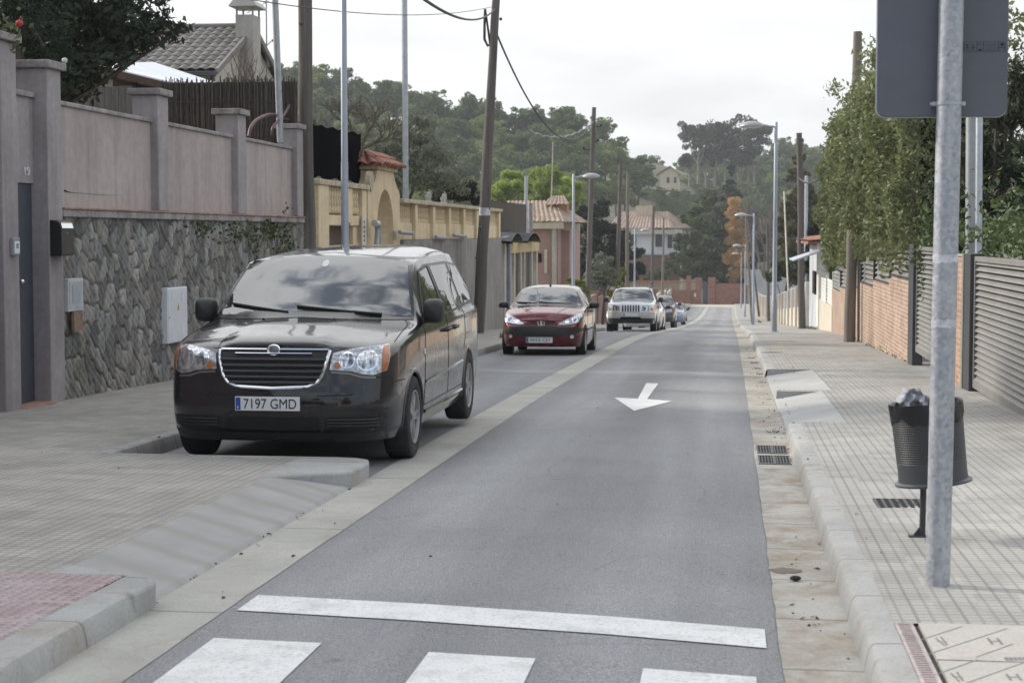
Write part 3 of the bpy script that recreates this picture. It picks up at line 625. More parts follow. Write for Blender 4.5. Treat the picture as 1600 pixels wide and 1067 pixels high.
# ivy and moss hanging over the ledge
mIVY = LEAF('ivy_leaf', (.035, .055, .015), (.085, .115, .03), 3)
P = []
for cx_, cy_, n_, ry, rz in ((27.1, 1.75, 130, .35, .10), (26.2, 1.55, 80, .3, .2), (28.2, 1.55, 130, .25, .28), (25.2, 1.72, 90, .4, .10), (27.6, 1.3, 80, .2, .2), (23.6, 1.80, 60, .4, .07)):
    P.append(np.stack([RNG.uniform(-7.22, -7.13, n_), RNG.normal(cx_, ry, n_), RNG.normal(cy_, rz, n_)], 1))
v, f = leaves(np.concatenate(P), .06, asp=.8); o = link('ivy', np_mesh('ivy', [(v, f, 0)], [mIVY])); tag(o, 'thin ivy creeping down the rubble wall under the ledge above the minivan', 'ivy')
v, f = leaves(np.stack([RNG.uniform(-7.5, -7.1, 160), RNG.normal(17.05, .18, 160), RNG.normal(3.66, .12, 160)], 1), .075, asp=.5); o = link('creeper', np_mesh('creeper', [(v, f, 0)], [LEAF('creeper_leaf', (.05, .07, .03), (.13, .15, .07), 4)])); tag(o, 'leafy creeper spilling over the leftmost pillar cap', 'creeper')
# heather screen across the garden, shed and planks behind it
mHEA = M('heather_twigs', (.045, .036, .031), .95, var=.5, sc=6, col2=(.11, .09, .076), st=(6, 6, 1))
b = MB(); x = -9.75
while x < -7.36:
    w = random.uniform(.012, .03); top = 4.33+random.gauss(0, .035)
    yy = 29.55+random.uniform(-.025, .025); l = random.uniform(-.02, .02)
    b.hexa([(x, yy, 2.0), (x+w, yy, 2.0), (x+w, yy+.02, 2.0), (x, yy+.02, 2.0)], [(x+l, yy, top), (x+w*.6+l, yy, top), (x+w*.6+l, yy+.02, top), (x+l, yy+.02, top)]); x += w*.72
b.box(-9.75, -7.36, 29.59, 29.62, 2.0, 4.29)
for zz in (2.6, 3.3, 3.95): b.tube([(-9.75, 29.52, zz), (-7.36, 29.52, zz)], .006, 5)
one('heather_fence', 'dark heather screen fence behind the pink wall, ragged top', 'fence', b, mHEA)
mWOOD = M('shed_wood', (.085, .05, .035), .85, var=.35, sc=3, st=(1, 1, 8)); mPLK = M('grey_planks', (.13, .115, .105), .9, var=.3, sc=3, st=(8, 8, .6))
q = [aY(x, y, 33.5) for x, y in ((158, 150), (165, 118), (200, 98), (318, 140), (250, 140), (168, 175))]
r = thing('garden_shed', 'brown timber shed with a white sheet roof behind the pink wall', 'shed', (-11.3, 34.5, 2.2))
xa, xb = q[1][0], q[3][0]; zt = q[2][2]; zl = q[3][2]
b = MB()
for k in range(14): b.box(xa+.12, xb-.3, 33.55+.004*(k % 2), 36.4, 2.2+.165*k, 2.36+.165*k)
b.prism([(xa+.12, 4.5), (xb-.35, 4.5), (xa+.12, zt-.08)], 'y', 33.56, 33.7); b.build('walls', mWOOD, r)
b = MB(); b.hexa([(xa-.15, 33.2, zt-.12), (xb, 33.2, zl-.10), (xb, 36.8, zl+.05), (xa-.15, 36.8, zt+.2)], [(xa-.15, 33.2, zt-.04), (xb, 33.2, zl), (xb, 36.8, zl+.18), (xa-.15, 36.8, zt+.34)]); b.build('roof', M('white_roof_sheet', (.66, .68, .72), .5, var=.08), r, bevel=.02)
b = MB(); b.hexa([(xa-.16, 33.15, zt-.2), (xb, 33.15, zl-.2), (xb, 33.19, zl-.2), (xa-.16, 33.19, zt-.2)], [(xa-.16, 33.15, zt-.06), (xb, 33.15, zl-.04), (xb, 33.19, zl-.04), (xa-.16, 33.19, zt-.06)]); b.build('fascia', mWOOD, r)
b = MB(); b.box(xa+.55, xa+.62, 33.46, 33.54, 2.2, zt-.35); b.box(xa+1.0, xa+1.5, 33.5, 33.56, 3.0, 3.55); b.build('window_frame', M('dark_wood', (.03, .025, .022), .7), r)
b = MB(); x = -13.6
while x < -11.2: w = random.uniform(.11, .15); b.box(x, x+w-.012, 32.0, 32.03, 2, 4.42+random.uniform(-.04, .04)); x += w
b.box(-13.6, -11.75, 32.035, 32.07, 3.5, 3.6)
one('plank_fence', 'grey upright plank fence under the magnolia beside the shed', 'fence', b, mPLK)
# house behind: brown tiled roof, cream gable with chimney
h0 = aY(340, 107, 40.); Xg, ze = h0[0], h0[2]; zrg = aY(372, 44, 43.2)[2]; Xl = Xg-11
mCREAM = M('cream_render', (.50, .48, .42), .9, var=.08, dirt=.2); mROOFB = roof_mat('brown_roof_tile', (.115, .103, .095), (.225, .205, .19))
r = thing('house', 'cream house with grey-brown tiled roof and a tall capped chimney, upper left', 'house', (Xg-4, 43, 1))
b = MB(); b.prism([(40.2, -.3), (46.2, -.3), (46.2, ze-.05), (43.2, zrg-.12), (40.2, ze-.05)], 'x', Xl, Xg-.12); b.build('walls', mCREAM, r)
b = MB(); tile_roof((Xl, 39.85, ze-.06), (Xg, 39.85, ze-.06), (Xl, 43.2, zrg), (Xg, 43.2, zrg), .24, mb=b); tile_roof((Xl, 46.6, ze-.06), (Xg, 46.6, ze-.06), (Xl, 43.2, zrg), (Xg, 43.2, zrg), .24, mb=b)
ro = b.build('roof', mROOFB, r); b = MB(); b.tube([(Xl, 43.2, zrg+.03), (Xg+.03, 43.2, zrg+.03)], .09, 8); b.build('ridge_tiles', mROOFB, ro, smooth=50)
b = MB()
for e in ((39.86, 43.2), (46.58, 43.2)): b.hexa([(Xg-.02, e[0], ze-.16), (Xg+.05, e[0], ze-.16), (Xg+.05, e[1], zrg-.1), (Xg-.02, e[1], zrg-.1)], [(Xg-.02, e[0], ze-.02), (Xg+.05, e[0], ze-.02), (Xg+.05, e[1], zrg+.06), (Xg-.02, e[1], zrg+.06)])
b.build('verge_board', M('grey_verge', (.22, .21, .20), .9), ro)
MB().box(Xl, Xg+.02, 39.76, 39.86, ze-.2, ze-.08).build('gutter', M('dark_gutter', (.06, .065, .08), .5), ro, bevel=.02)
c0 = aY(371, 40, 42.6)[0]; c1 = aY(401, 40, 42.6)[0]; zt = aY(385, 27, 42.8)[2]
Xg -= .16; ch = MB().box(Xg-.06, Xg+.38, 42.3, 43.0, 1, zt).build('chimney', M('grey_chimney_render', (.42, .40, .37), .9, dirt=.25), r, bevel=.01)
for x in (Xg-.06, Xg+.34):
    for y in (42.34, 42.92): MB().box(x, x+.04, y, y+.04, zt, zt+.2).build('cap_post', mGREYP, ch)
b = MB(); b.prism([(Xg-.2, zt+.19), (Xg+.52, zt+.19), (Xg+.4, zt+.34), (Xg-.08, zt+.34)], 'y', 42.15, 43.15); b.build('cap', M('pale_cap', (.5, .49, .46), .8), ch)
b = MB(); x = aY(328, 112, 40)[0]; b.tube([(x, 40.12, ze-.1), (x+.05, 40.1, ze-.4), (x+.12, 40.12, ze-.9), (x+.12, 40.12, 2)], .05, 8); b.build('downpipe', M('dark_pipe', (.07, .06, .06), .5), r, smooth=50)
p = aY(413, 75, 44.5); r = thing('satellite_dish', 'round satellite dish on the mast behind the cream gable', 'satellite dish', tuple(p))
b = MB(); R_ = Matrix.Rotation(math.radians(62), 3, 'Y') @ Matrix.Rotation(math.radians(-10), 3, 'X')
b.lathe([(.001, -.06), (.2, -.045), (.36, 0), (.36, .012), (.2, -.035), (.001, -.05)], p, 24, R_); b.build('dish', M('dish_beige', (.5, .47, .42), .6), r, smooth=60)
b = MB(); v0 = Vector(p); b.tube([v0, v0+R_ @ Vector((0, -.3, .25))], .012, 6); b.tube([v0+R_ @ Vector((0, -.3, .25)), v0+R_ @ Vector((0, -.3, .33))], .03, 8); b.tube([v0, v0+Vector((.05, 0, -.25)), v0+Vector((.12, 0, -.5))], .02, 6); b.build('arm', mGREYP, r)
x_, _, zt = aY(416, 3, 44.6); x_, zb_ = x_, aY(416, 115, 44.6)[2]
r = thing('antenna', 'thin mast with a rooftop television antenna behind the cream gable', 'antenna', (x_, 44.6, zb_))
b = MB(); b.tube([(x_, 44.6, zb_-.6), (x_, 44.6, zt+1.4)], .018, 6); b.build('mast', mGREYP, r)
b = MB(); zz = zt+.02; b.tube([(x_-.5, 44.6, zz-.3), (x_+.08, 44.6, zz)], .01, 5)
for k in range(6): xx = x_-.48+.09*k; b.tube([(xx, 44.45, zz-.29+.046*k), (xx, 44.75, zz-.29+.046*k)], .006, 4)
b.build('aerial', mGREYP, r)
# magnolia, conifer, bauble
mMAG = LEAF('magnolia_leaf', (.010, .017, .011), (.035, .052, .03), 2.2, .08, (.07, .085, .055))
def px3(x, y, Y): p = aY(x, y, Y); return Vector(p)
base = Vector((-10.2, 22.3, 2.0)); L = []
for x, y, rx in ((150, 25, .75), (110, 70, .6), (178, 78, .42), (205, 40, .38), (130, -40, .9), (208, 72, .26), (70, -20, .8), (125, 110, .42), (100, 130, .4), (140, 95, .4), (150, -10, .8), (60, 90, .5), (235, 20, .22), (120, 125, .35), (240, 55, .28), (265, 60, .16), (285, 45, .14)):
    L.append((tuple(px3(x, y, 22.3)-base), (rx, rx*1.0, rx*.8)))
L += [((0, 0, 4.3), (1.5, 1.5, 1.1)), ((1.2, .8, 4.1), (1., 1., .8)), ((-.8, .6, 2.6), (.9, .9, .8)), ((.2, 1.2, 2.5), (.8, .8, .8))]  # the high lobes are added above the frame to shade the road
tree('magnolia_tree', 'dark glossy magnolia over the pink wall with twigs reaching toward the chimney', 'tree', tuple(base), 2.4, L, 12500, .14, mMAG, r0=.12, seed=5, shell=.3, sub=6, subr=.5, asp=.42)
mCON = LEAF('conifer_needle', (.006, .016, .010), (.02, .045, .022), 2., .05)
base = Vector(tuple(px3(15, 60, 20.5)))+Vector((0, 0, -3)); L = [((px3(x, y, 20.5)-base)[:], (r_, r_, r_*.6)) for x, y, r_ in ((0, 20, .6), (40, 55, .5), (20, 95, .45), (70, 75, .3), (-10, -40, .6), (45, 5, .42), (95, 100, .3), (75, 118, .28))]
tree('conifer', 'dense dark conifer at the upper left corner hung with a red bauble', 'tree', tuple(base), 3.6, L, 9000, .075, mCON, r0=.1, seed=8, shell=.2, sub=6, subr=.5, asp=.22)
p = px3(30, 37, 19.75); b = MB(); b.ball(p, .042, 14); b.tube([p+Vector((0, 0, .04)), p+Vector((0, .05, .09))], .004, 5)
one('bauble', 'red bauble hanging in the dark conifer at the upper left', 'ornament', b, M('red_ornament', (.45, .02, .03), .3, var=0), smooth=60)
# bare shrub against the gable
b = MB(); rr = random.Random(4)
for k in range(26):
    x = rr.uniform(370, 402); p = px3(x, 140, 35.5); q_ = px3(x+rr.uniform(-22, 22), rr.uniform(70, 125), 35.5); m_ = p.lerp(q_, .5)+Vector((rr.uniform(-.08, .08), 0, 0))
    b.tube([p, m_, q_], [.012, .008, .003], 5)
    for _ in range(3): s_ = p.lerp(q_, rr.uniform(.4, .9)); b.tube([s_, s_+Vector((rr.uniform(-.2, .2), rr.uniform(-.1, .1), rr.uniform(.05, .3)))], [.004, .002], 4)
one('bare_shrub', 'leafless twiggy shrub in front of the cream gable wall', 'shrub', b, M('twig_brown', (.13, .09, .075), .9))
# corrugated conduit and steel post on the wall end
mHOSE = M('maroon_conduit', (.085, .026, .038), .5, var=.2, sc=10)
def conduit(name, lab, pts, r, X=-7.5):
    pts = [Vector(aX(x, y, X)) for x, y in pts]; sp = []
    for i in range(len(pts)-1):
        p0, p1, p2, p3 = pts[max(0, i-1)], pts[i], pts[i+1], pts[min(len(pts)-1, i+2)]
        for k in range(10):
            t_ = k/10; sp.append(.5*((2*p1)+(-p0+p2)*t_+(2*p0-5*p1+4*p2-p3)*t_**2+(-p0+3*p1-3*p2+p3)*t_**3))
    sp.append(pts[-1]); b = MB(); b.tube(sp, [r*(1.0 if k % 2 else .86) for k in range(len(sp))], 8)
    return one(name, lab, 'conduit', b, mHOSE, smooth=50)
conduit('conduit', 'maroon corrugated conduit looping over the pink wall behind the steel post', ((389, 214), (392, 200), (401, 188), (418, 180), (432, 181), (446, 187), (470, 190)), .03)
conduit('conduit', 'short maroon conduit end sticking up beside the steel post', ((425, 212), (426, 200), (434, 190), (444, 180), (452, 165)), .022, -7.42)
def straight_post(name, lab, x0, y0, x1, y1, r, X, m, cat='post', ztop=None, zbot=None, group=None):
    a, c = Vector(aX(x0, y0, X)), Vector(aX(x1, y1, X))
    if zbot is not None: c = a.lerp(c, (zbot-a.z)/(c.z-a.z))
    if ztop is not None: a = c.lerp(a, (ztop-c.z)/(a.z-c.z))
    b = MB(); b.tube([c, c.lerp(a, .5), a], [r, r*.98, r*.95], 14); return one(name, lab, cat, b, m, group, smooth=50)
straight_post('steel_post', 'galvanised steel post standing on the end of the pink wall', 432, 60, 438, 222, .055, -7.42, mSTEEL, ztop=8.5)
straight_post('steel_post', 'galvanised steel post rising behind the yellow arch gate', 632, 20, 634, 306, .07, -7.6, mSTEEL, ztop=9, zbot=1.2)
# black shade cloth above the balustrade
b = MB(); n = 46
vs = []
for i in range(n+1):
    y = 30.75+4.65*i/n; o_ = .016*math.sin(i*.37)+.008*math.sin(i*.8)
    vs += [(-7.47+o_, y, 2.72-.03*math.sin(i*.5)), (-7.47+o_*.4, y, 3.66+.06*i/n+.02*math.sin(i*.7)), (-7.482+o_*.4, y, 3.66+.06*i/n+.02*math.sin(i*.7)), (-7.482+o_, y, 2.72-.03*math.sin(i*.5))]
b.add(vs, [(4*i+j, 4*i+(j+1) % 4, 4*i+4+(j+1) % 4, 4*i+4+j) for i in range(n) for j in range(4)]+[(0, 1, 2, 3), (4*n+3, 4*n+2, 4*n+1, 4*n)])
one('shade_cloth', 'black shade cloth stretched above the yellow balustrade', 'cloth', b, M('black_cloth', (.004, .004, .006), 1., spec=0., var=.3, sc=30, st=(1, 4, .3)))
# yellow balustrade wall with arch gate
mYEL = M('yellow_render', (.74, .61, .40), .9, var=.12, sc=1.6, bump=.2, bsc=90, dirt=.28); mYELD = M('weathered_yellow_rail', (.50, .44, .32), .92, var=.3, sc=5, dirt=.65, bump=.3)
yw = thing('balustrade_wall', 'yellow rendered wall with balusters, pilasters and a tiled arch gate', 'wall', (-7.3, 40, 0))
bal = MB(); pts = [Vector((.035*math.sin(t_*2*math.pi*1.25), 0, .46*t_)) for t_ in (i/14 for i in range(15))]
bal.tube([Vector((0, p.x, p.z)) for p in pts], [.034+.016*abs(math.sin(i*.75)) for i in range(15)], 8)
bal_me = None
def balusters(y0, y1, z, n):
    global bal_me
    for i in range(n):
        y = y0+(y1-y0)*(i+.5)/n
        if bal_me is None:
            o = bal.build('baluster', mYEL, yw, smooth=60, local=True); bal_me = o.data
        else: o = link('baluster', bal_me, yw)
        o.location = Vector((-7.27, y, z))-wloc(yw)
def bx(name, y0, y1, z0, z1, x1=-7.2, x0=-7.42, m=None, parent=None, bev=.012): return MB().box(x0, x1, y0, y1, z0, z1).build(name, m or mYEL, parent or yw, bevel=bev)
gb = lambda y: gl(y, -.15)
# section over the garage
bx('pilaster', 30.35, 31.15, gb(30), 2.56, -7.17); bx('pilaster', 32.75, 33.15, 1.9, 2.56, -7.17); bx('pilaster', 34.05, 34.45, gb(34), 2.56, -7.17)
bx('parapet', 31.15, 32.75, 1.85, 2.04, -7.22); bx('parapet', 33.15, 34.05, 1.85, 2.04, -7.22); bx('top_rail', 30.3, 34.6, 2.562, 2.66, -7.13, m=mYELD)
balusters(31.2, 32.7, 2.08, 7); balusters(33.2, 34.0, 2.08, 4)
bx('garage_jamb', 33.6, 34.05, gb(33), 1.85, -7.26); gd = bx('garage_door', 31.15, 33.6, gb(32), 1.85, -7.45, -7.5, M('brown_door', (.09, .06, .045), .7))
b = MB()
for k in range(7): b.box(-7.452, -7.44, 31.16, 33.59, gb(32)+.3*k+.1, gb(32)+.3*k+.36)
b.build('slats', M('brown_slat', (.16, .12, .09), .7, var=.2), gd)
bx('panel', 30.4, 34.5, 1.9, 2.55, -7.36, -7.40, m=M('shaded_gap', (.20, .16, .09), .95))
# arch gate: two piers and a gable with a round opening
az = lambda y, z: (y, z)
out = [(34.55, gb(35)), (34.55, 2.62), (34.9, 2.64), (35.15, 2.7), (35.35, 2.8), (35.45, 3.0), (37.25, 3.0), (37.38, 2.85), (37.6, 2.7), (37.95, 2.58), (37.95, gb(37))]
ar = [(37.25, gb(37))]+[(36.32+.93*math.cos(a_), 1.62+1.0*math.sin(a_)) for a_ in (math.pi*i/14 for i in range(15))]+[(35.39, gb(35))]
b = MB()
# ring between outer and inner outline, filled strip by strip
def ring(b, A, B, X0, X1):
    n = len(A)
    vs = [(X1, *p) for p in A]+[(X1, *p) for p in B]+[(X0, *p) for p in A]+[(X0, *p) for p in B]; fs = []
    for i in range(n-1):
        fs += [(i, i+1, n+i+1, n+i), (2*n+i, 3*n+i, 3*n+i+1, 2*n+i+1), (i, 2*n+i, 2*n+i+1, i+1), (n+i, n+i+1, 3*n+i+1, 3*n+i)]
    fs += [(0, n, 3*n, 2*n), (n-1, 3*n-1, 4*n-1, 2*n-1)]; b.add(vs, fs)
def resample(P, n):
    P = [Vector((*p, 0)) for p in P]; L = [0]
    for a_, c_ in zip(P, P[1:]): L.append(L[-1]+(c_-a_).length)
    r_ = []
    for i in range(n):
        s_ = L[-1]*i/(n-1); k = max(j for j in range(len(L)) if L[j] <= s_+1e-9); k = min(k, len(P)-2); t_ = (s_-L[k])/(L[k+1]-L[k]); q_ = P[k].lerp(P[k+1], t_); r_.append((q_.x, q_.y))
    return r_
ring(b, resample(out, 60), resample(ar[::-1], 60), -7.62, -7.16); b.build('arch', mYEL, yw)
bx('cornice', 35.3, 37.4, 3.002, 3.07, -7.1, -7.68, m=mYELD)
b = MB(); mRED = roof_mat('red_roof_tile', (.20, .075, .05), (.40, .20, .14))
tile_roof((-6.98, 35.1, 3.07), (-6.98, 37.6, 3.07), (-7.4, 35.3, 3.34), (-7.4, 37.4, 3.34), .24, mb=b, amp=.08, step=.3, lift=.03); tile_roof((-7.80, 35.0, 3.07), (-7.80, 37.6, 3.07), (-7.4, 35.3, 3.34), (-7.4, 37.4, 3.34), .24, mb=b, amp=.08, step=.3); tile_roof((-7.80, 35.0, 3.07), (-6.98, 35.0, 3.07), (-7.42, 35.35, 3.34), (-7.38, 35.35, 3.34), .24, mb=b, amp=.08, step=.3); tile_roof((-7.80, 37.65, 3.07), (-6.98, 37.65, 3.07), (-7.42, 37.35, 3.34), (-7.38, 37.35, 3.34), .24, mb=b, amp=.08, step=.3)
b.build('arch_roof', mRED, yw)
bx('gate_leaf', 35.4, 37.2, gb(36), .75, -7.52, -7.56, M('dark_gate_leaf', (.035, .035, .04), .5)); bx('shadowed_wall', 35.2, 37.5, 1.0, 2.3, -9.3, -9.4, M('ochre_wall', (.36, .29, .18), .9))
b = MB(); b.lathe([(.2, 0), (.2, .1), (.02, .1)], (-7.22, 34.75, 2.74), 16, Matrix.Rotation(math.pi/2, 3, 'Y')); b.build('scroll', mYELD, yw, smooth=40)
# long section with seven bays
py = [37.95]+[39.95+2.45*k for k in range(7)]
for a_ in py[1:]: bx('pilaster', a_-.28, a_+.02, 1.56, 2.36, -7.12)
for k, (a_, c_) in enumerate(zip(py, py[1:])):
    bx('parapet', a_+.025, c_-.285, 1.56, 1.94, -7.2); balusters(a_+.08, c_-.33, 1.92, 9 if k else 7)
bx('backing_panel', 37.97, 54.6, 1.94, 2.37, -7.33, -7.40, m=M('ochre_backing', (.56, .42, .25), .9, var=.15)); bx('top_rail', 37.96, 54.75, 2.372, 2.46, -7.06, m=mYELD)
tc_ = thing('retaining_wall', 'bare streaked concrete retaining wall under the yellow balustrade', 'wall', (-7.2, 46, gl(46)))
MB().box(-7.6, -7.08, 37.96, 55.2, -2., 1.555).build('wall_body', M('streaked_concrete', (.27, .255, .235), .93, var=.22, sc=1.2, bump=.5, bsc=25, dirt=.75, st=(1, 1.5, .7)), tc_)
for k, (x0, x1, y_) in enumerate(((624, 644, 363), (681, 699, 371), (709, 728, 368))):
    a_, c_ = aX(x0, y_, -7.0), aX(x1, y_+1.5, -7.0); b = MB(); b.tube([a_, c_], .045, 10); b.tube([Vector(c_), Vector(c_)+Vector((-.18, .02, 0))], .04, 8)
    one('drain_pipe', ['grey pipe fixed along the yellow wall right of the arch gate', 'grey pipe low on the yellow wall, middle one of three', 'grey pipe on the yellow wall nearest the leaning wooden pole'][k], 'pipe', b, mGREYP, 'grey pipes on the yellow wall', smooth=50)
for k, (x_, y_) in enumerate(((669, 313), (693, 317))):
    p = Vector(aX(x_, y_, -7.28)); p.z = 2.46; b = MB(); b.lathe([(.001, 0), (.09, 0), (.09, .03), (.06, .05), (.09, .12), (.08, .17), (.001, .17)], p, 12); b.ball(p+Vector((0, .03, .2)), .055, 10)
    b.tube([p+Vector((0, .1, .05)), p+Vector((0, .24, .12)), p+Vector((0, .27, .24)), p+Vector((0, .18, .30))], [.045, .045, .04, .02], 8)
    one('stone_ornament', ['pale curled stone ornament on the yellow wall, first of two beyond the arch', 'pale curled stone ornament on the yellow wall, nearer the leaning wooden pole'][k], 'ornament', b, M('pale_stone', (.42, .41, .37), .9, var=.2), 'stone ornaments on the yellow wall', smooth=60)
r = thing('wall_sign', 'narrow upright white sign on the yellow pilaster by the arch', 'sign', (-7.16, 34.2, 1.5)); ya, yb = 33.95, 34.28
MB().box(-7.168, -7.15, ya, yb, 1.48, 2.04).build('board', M('white_board', (.68, .66, .64), .6), r)
b = MB()
for k, (zz, w_) in enumerate(((1.93, .05), (1.83, .07), (1.74, .06), (1.65, .07), (1.57, .05))): b.prism([(34.1-w_, zz-.02), (34.1+w_*.6, zz-.035), (34.1+w_, zz+.01), (34.1-w_*.2, zz+.03)], 'x', -7.1495, -7.146)
b.build('lettering', M('dark_ink', (.05, .05, .07), .7), r)
b = MB(); q0 = aX(616, 368, -7.155); b.box(-7.158, -7.13, q0[1]-.13, q0[1]+.13, q0[2]-.1, q0[2]+.1); r = one('number_plate_tile', 'small grey tile plate at the foot of the arch gate', 'plate', b, M('grey_tile_plate', (.36, .34, .32), .7))
b = MB(); b.tube([aX(x, y, -7.0) for x, y in ((589, 400), (591, 362), (590, 350), (585, 349))], .07, 10); one('drainpipe', 'bent grey drainpipe standing at the left side of the arch gate', 'pipe', b, mSTEEL, smooth=50)
b = MB(); b.tube([(-7.12, 55.0, 1.5), (-6.98, 55.2, 1.55), (-6.95, 55.25, 1.45), (-6.95, 55.25, gl(55))], .085, 10); one('downpipe', 'grey downpipe at the far end of the concrete retaining wall', 'pipe', b, M('blue_grey_pipe', (.20, .22, .27), .5), smooth=50)
# porch with two small roofs, reed screen
r = thing('gate_porch', 'ochre gate porch with two small dark canopies and pale posts', 'gate porch', (-7.2, 60, gl(60)))
mPOST = M('pale_post', (.46, .42, .36), .9, var=.15, dirt=.4); mCAN = M('dark_canopy', (.10, .105, .11), .7, var=.2)
for y_ in (55.6, 57.1, 58.2, 60.0, 61.1, 63.4, 65.0): MB().box(-7.35, -7.12, y_, y_+.35, gl(y_, -.2), 1.05).build('post', mPOST, r)
MB().box(-7.4, -7.08, 55.5, 65.6, 1.052, 1.42).build('lintel', M('ochre_lintel', (.50, .40, .22), .9, dirt=.3), r)
for a_, l_ in ((54.6, 3.0), (58.9, 4.2)):
    b = MB(); n = 10; q_ = [(a_+l_*i/n, 1.44+.26*math.sin(math.pi*i/n)) for i in range(n+1)]
    for (y0_, z0_), (y1_, z1_) in zip(q_, q_[1:]): b.hexa([(-7.6, y0_, z0_), (-6.75, y0_, z0_-.06), (-6.75, y1_, z1_-.06), (-7.6, y1_, z1_)], [(-7.6, y0_, z0_+.07), (-6.75, y0_, z0_), (-6.75, y1_, z1_), (-7.6, y1_, z1_+.07)]); b.build('canopy', mCAN, r)
for a_, c_ in ((56.0, 57.1), (58.6, 60.0), (61.5, 63.4)):
    MB().box(-7.3, -7.22, a_, c_, gl(a_, -.15), 1.05).build('gate_leaf', M('dark_green_gate', (.02, .022, .02), .5), r)
b = MB(); y = 57.
while y < 68.8: w = random.uniform(.05, .1); b.box(-7.92+random.uniform(-.02, .02), -7.88, y, y+w, .8, 2.78+random.uniform(-.05, .05)); y += w*.9
one('reed_screen', 'brown reed screen standing behind the gate porch', 'screen', b, M('brown_reed', (.075, .062, .05), .95, var=.4, sc=3, st=(1, 6, .4)))
# lower garden walls further down on the left
for k, (a_, c_, h_, m_, lab) in enumerate(((66, 84, 1.25, M('pale_wall', (.52, .50, .46), .9, dirt=.4), 'pale low garden wall behind the red hatchback'), (84.3, 120, 1.5, brick_mat('brown_brick', (.24, .12, .08), (.30, .16, .11), (.30, .27, .24)), 'brown brick garden wall along the left pavement beyond the olive'), (120.3, 219, 1.6, M('cream_wall', (.46, .42, .35), .9, dirt=.3), 'long cream garden wall far down the left side'))):
    r = thing('garden_wall', lab, 'wall', (-7.2, a_, gl(a_))); b = MB()
    nn = 6
    for i in range(nn):
        p, q_ = a_+(c_-a_)*i/nn, a_+(c_-a_)*(i+1)/nn; b.box(-7.4, -7.2, p, q_, gl(q_, -.6), gl((p+q_)/2)+h_)
    b.build('wall_body', m_, r)
    for i in range(nn+1):
        p = a_+(c_-a_)*i/nn; MB().box(-7.46, -7.12, p-.18, p+.18, gl(p, -.4), gl(p)+h_+.35).build('pillar', m_, r)
# ================================================================ right side of the street
def gr(y, d=.145): return zr(y)+d
mLOUV = M('louvre_grey', (.215, .208, .195), .6, var=.10, sc=2, dirt=.15); mFRAME = M('anthracite_frame', (.045, .048, .055), .5, var=.1)
mBRICK = brick_mat('orange_brick', (.38, .18, .105), (.48, .28, .185), (.42, .36, .30))
mBRICK2 = brick_mat('tan_brick', (.33, .19, .125), (.44, .28, .20), (.46, .42, .36), mort=.012)
def louvre(b, y0, y1, z0, z1, X=2.9, pitch=.072, m=0):
    z = z0
    while z < z1-.03:
        b.hexa([(X+.05, y0, z+.062), (X+.05, y1, z+.062), (X+.056, y1, z+.066), (X+.056, y0, z+.066)], [(X-.012, y0, z), (X-.012, y1, z), (X-.006, y1, z-.004), (X-.006, y0, z-.004)], m); z += pitch
    b.box(X+.06, X+.07, y0, y1, z0, z1, m+1)
def louvre_gate(name, lab, cat, y0, y1, z0, z1, post=None, group=None):
    r = thing(name, lab, cat, (2.9, (y0+y1)/2, z0), group); b = MB(); louvre(b, y0+.06, y1-.06, z0+.1, z1-.06); b.build('louvre_panel', [mLOUV, mDARK], r)
    b = MB(); b.box(2.885, 2.96, y0, y0+.058, z0, z1); b.box(2.885, 2.96, y1-.058, y1, z0, z1); b.box(2.886, 2.96, y0+.058, y1-.058, z1-.058, z1); b.box(2.886, 2.96, y0+.058, y1-.058, z0, z0+.1); b.build('frame', mLOUV, r)
    if post: MB().box(2.84, 3.0, post[0], post[1], gr(post[0], -.1), z1+.03).build('post', mFRAME, r, bevel=.006)
    return r
louvre_gate('driveway_gate', 'wide grey louvred driveway gate at the right edge beside the brick pillar', 'gate', 13.6, 21.45, -.13, 1.43, (21.46, 22.0))
MB().box(2.83, 2.99, 22.0, 22.14, gr(22, -.1), 1.45).build('jamb', M('olive_grey_jamb', (.20, .21, .18), .6), bpy.data.objects['driveway_gate'])
louvre_gate('pedestrian_gate', 'narrow grey louvred gate behind the sign pole, between pillar and brick wall', 'gate', 23.75, 28.0, -.14, 1.5, (28.02, 28.75))
MB().box(2.88, 3.2, 23.7, 28.9, gr(28, -.3), gr(26, .03)).build('threshold', mPILL, bpy.data.objects['pedestrian_gate'])
r = thing('brick_pillar', 'orange brick gate pillar between the two louvred gates', 'pillar', (3.0, 22.8, gr(23))); MB().box(2.88, 3.25, 22.145, 23.7, gr(23, -.3), 1.41).build('shaft', mBRICK, r, bevel=.008)
b = MB(); b.box(2.86, 3.28, 22.146, 23.72, 1.412, 1.44); b.build('cap', mCOP, r, bevel=.008)
bw = thing('brick_wall', 'tan brick garden wall with stepped grey louvred panels under the tall hedge', 'wall', (3.0, 40, gr(40)))
zb = [.93, .75, .60, .44, .28, .14]
for k, z_ in enumerate(zb):
    a_ = 29.3+3.62*k; c_ = a_+3.62; MB().box(2.9, 3.15, a_+.001, c_-.001, gr(c_, -.4), z_).build('brickwork', mBRICK2, bw, bevel=.006)
    b = MB(); louvre(b, a_+.16, c_-.22, z_+.05, z_+.56, 2.93, .1); b.build('louvre_panel', [mLOUV, mDARK], bw); b = MB(); b.box(2.915, 2.97, a_+.15, c_-.21, z_+.01, z_+.05); b.box(2.915, 2.97, a_+.1, a_+.15, z_+.01, z_+.58); b.build('panel_frame', mFRAME, bw)
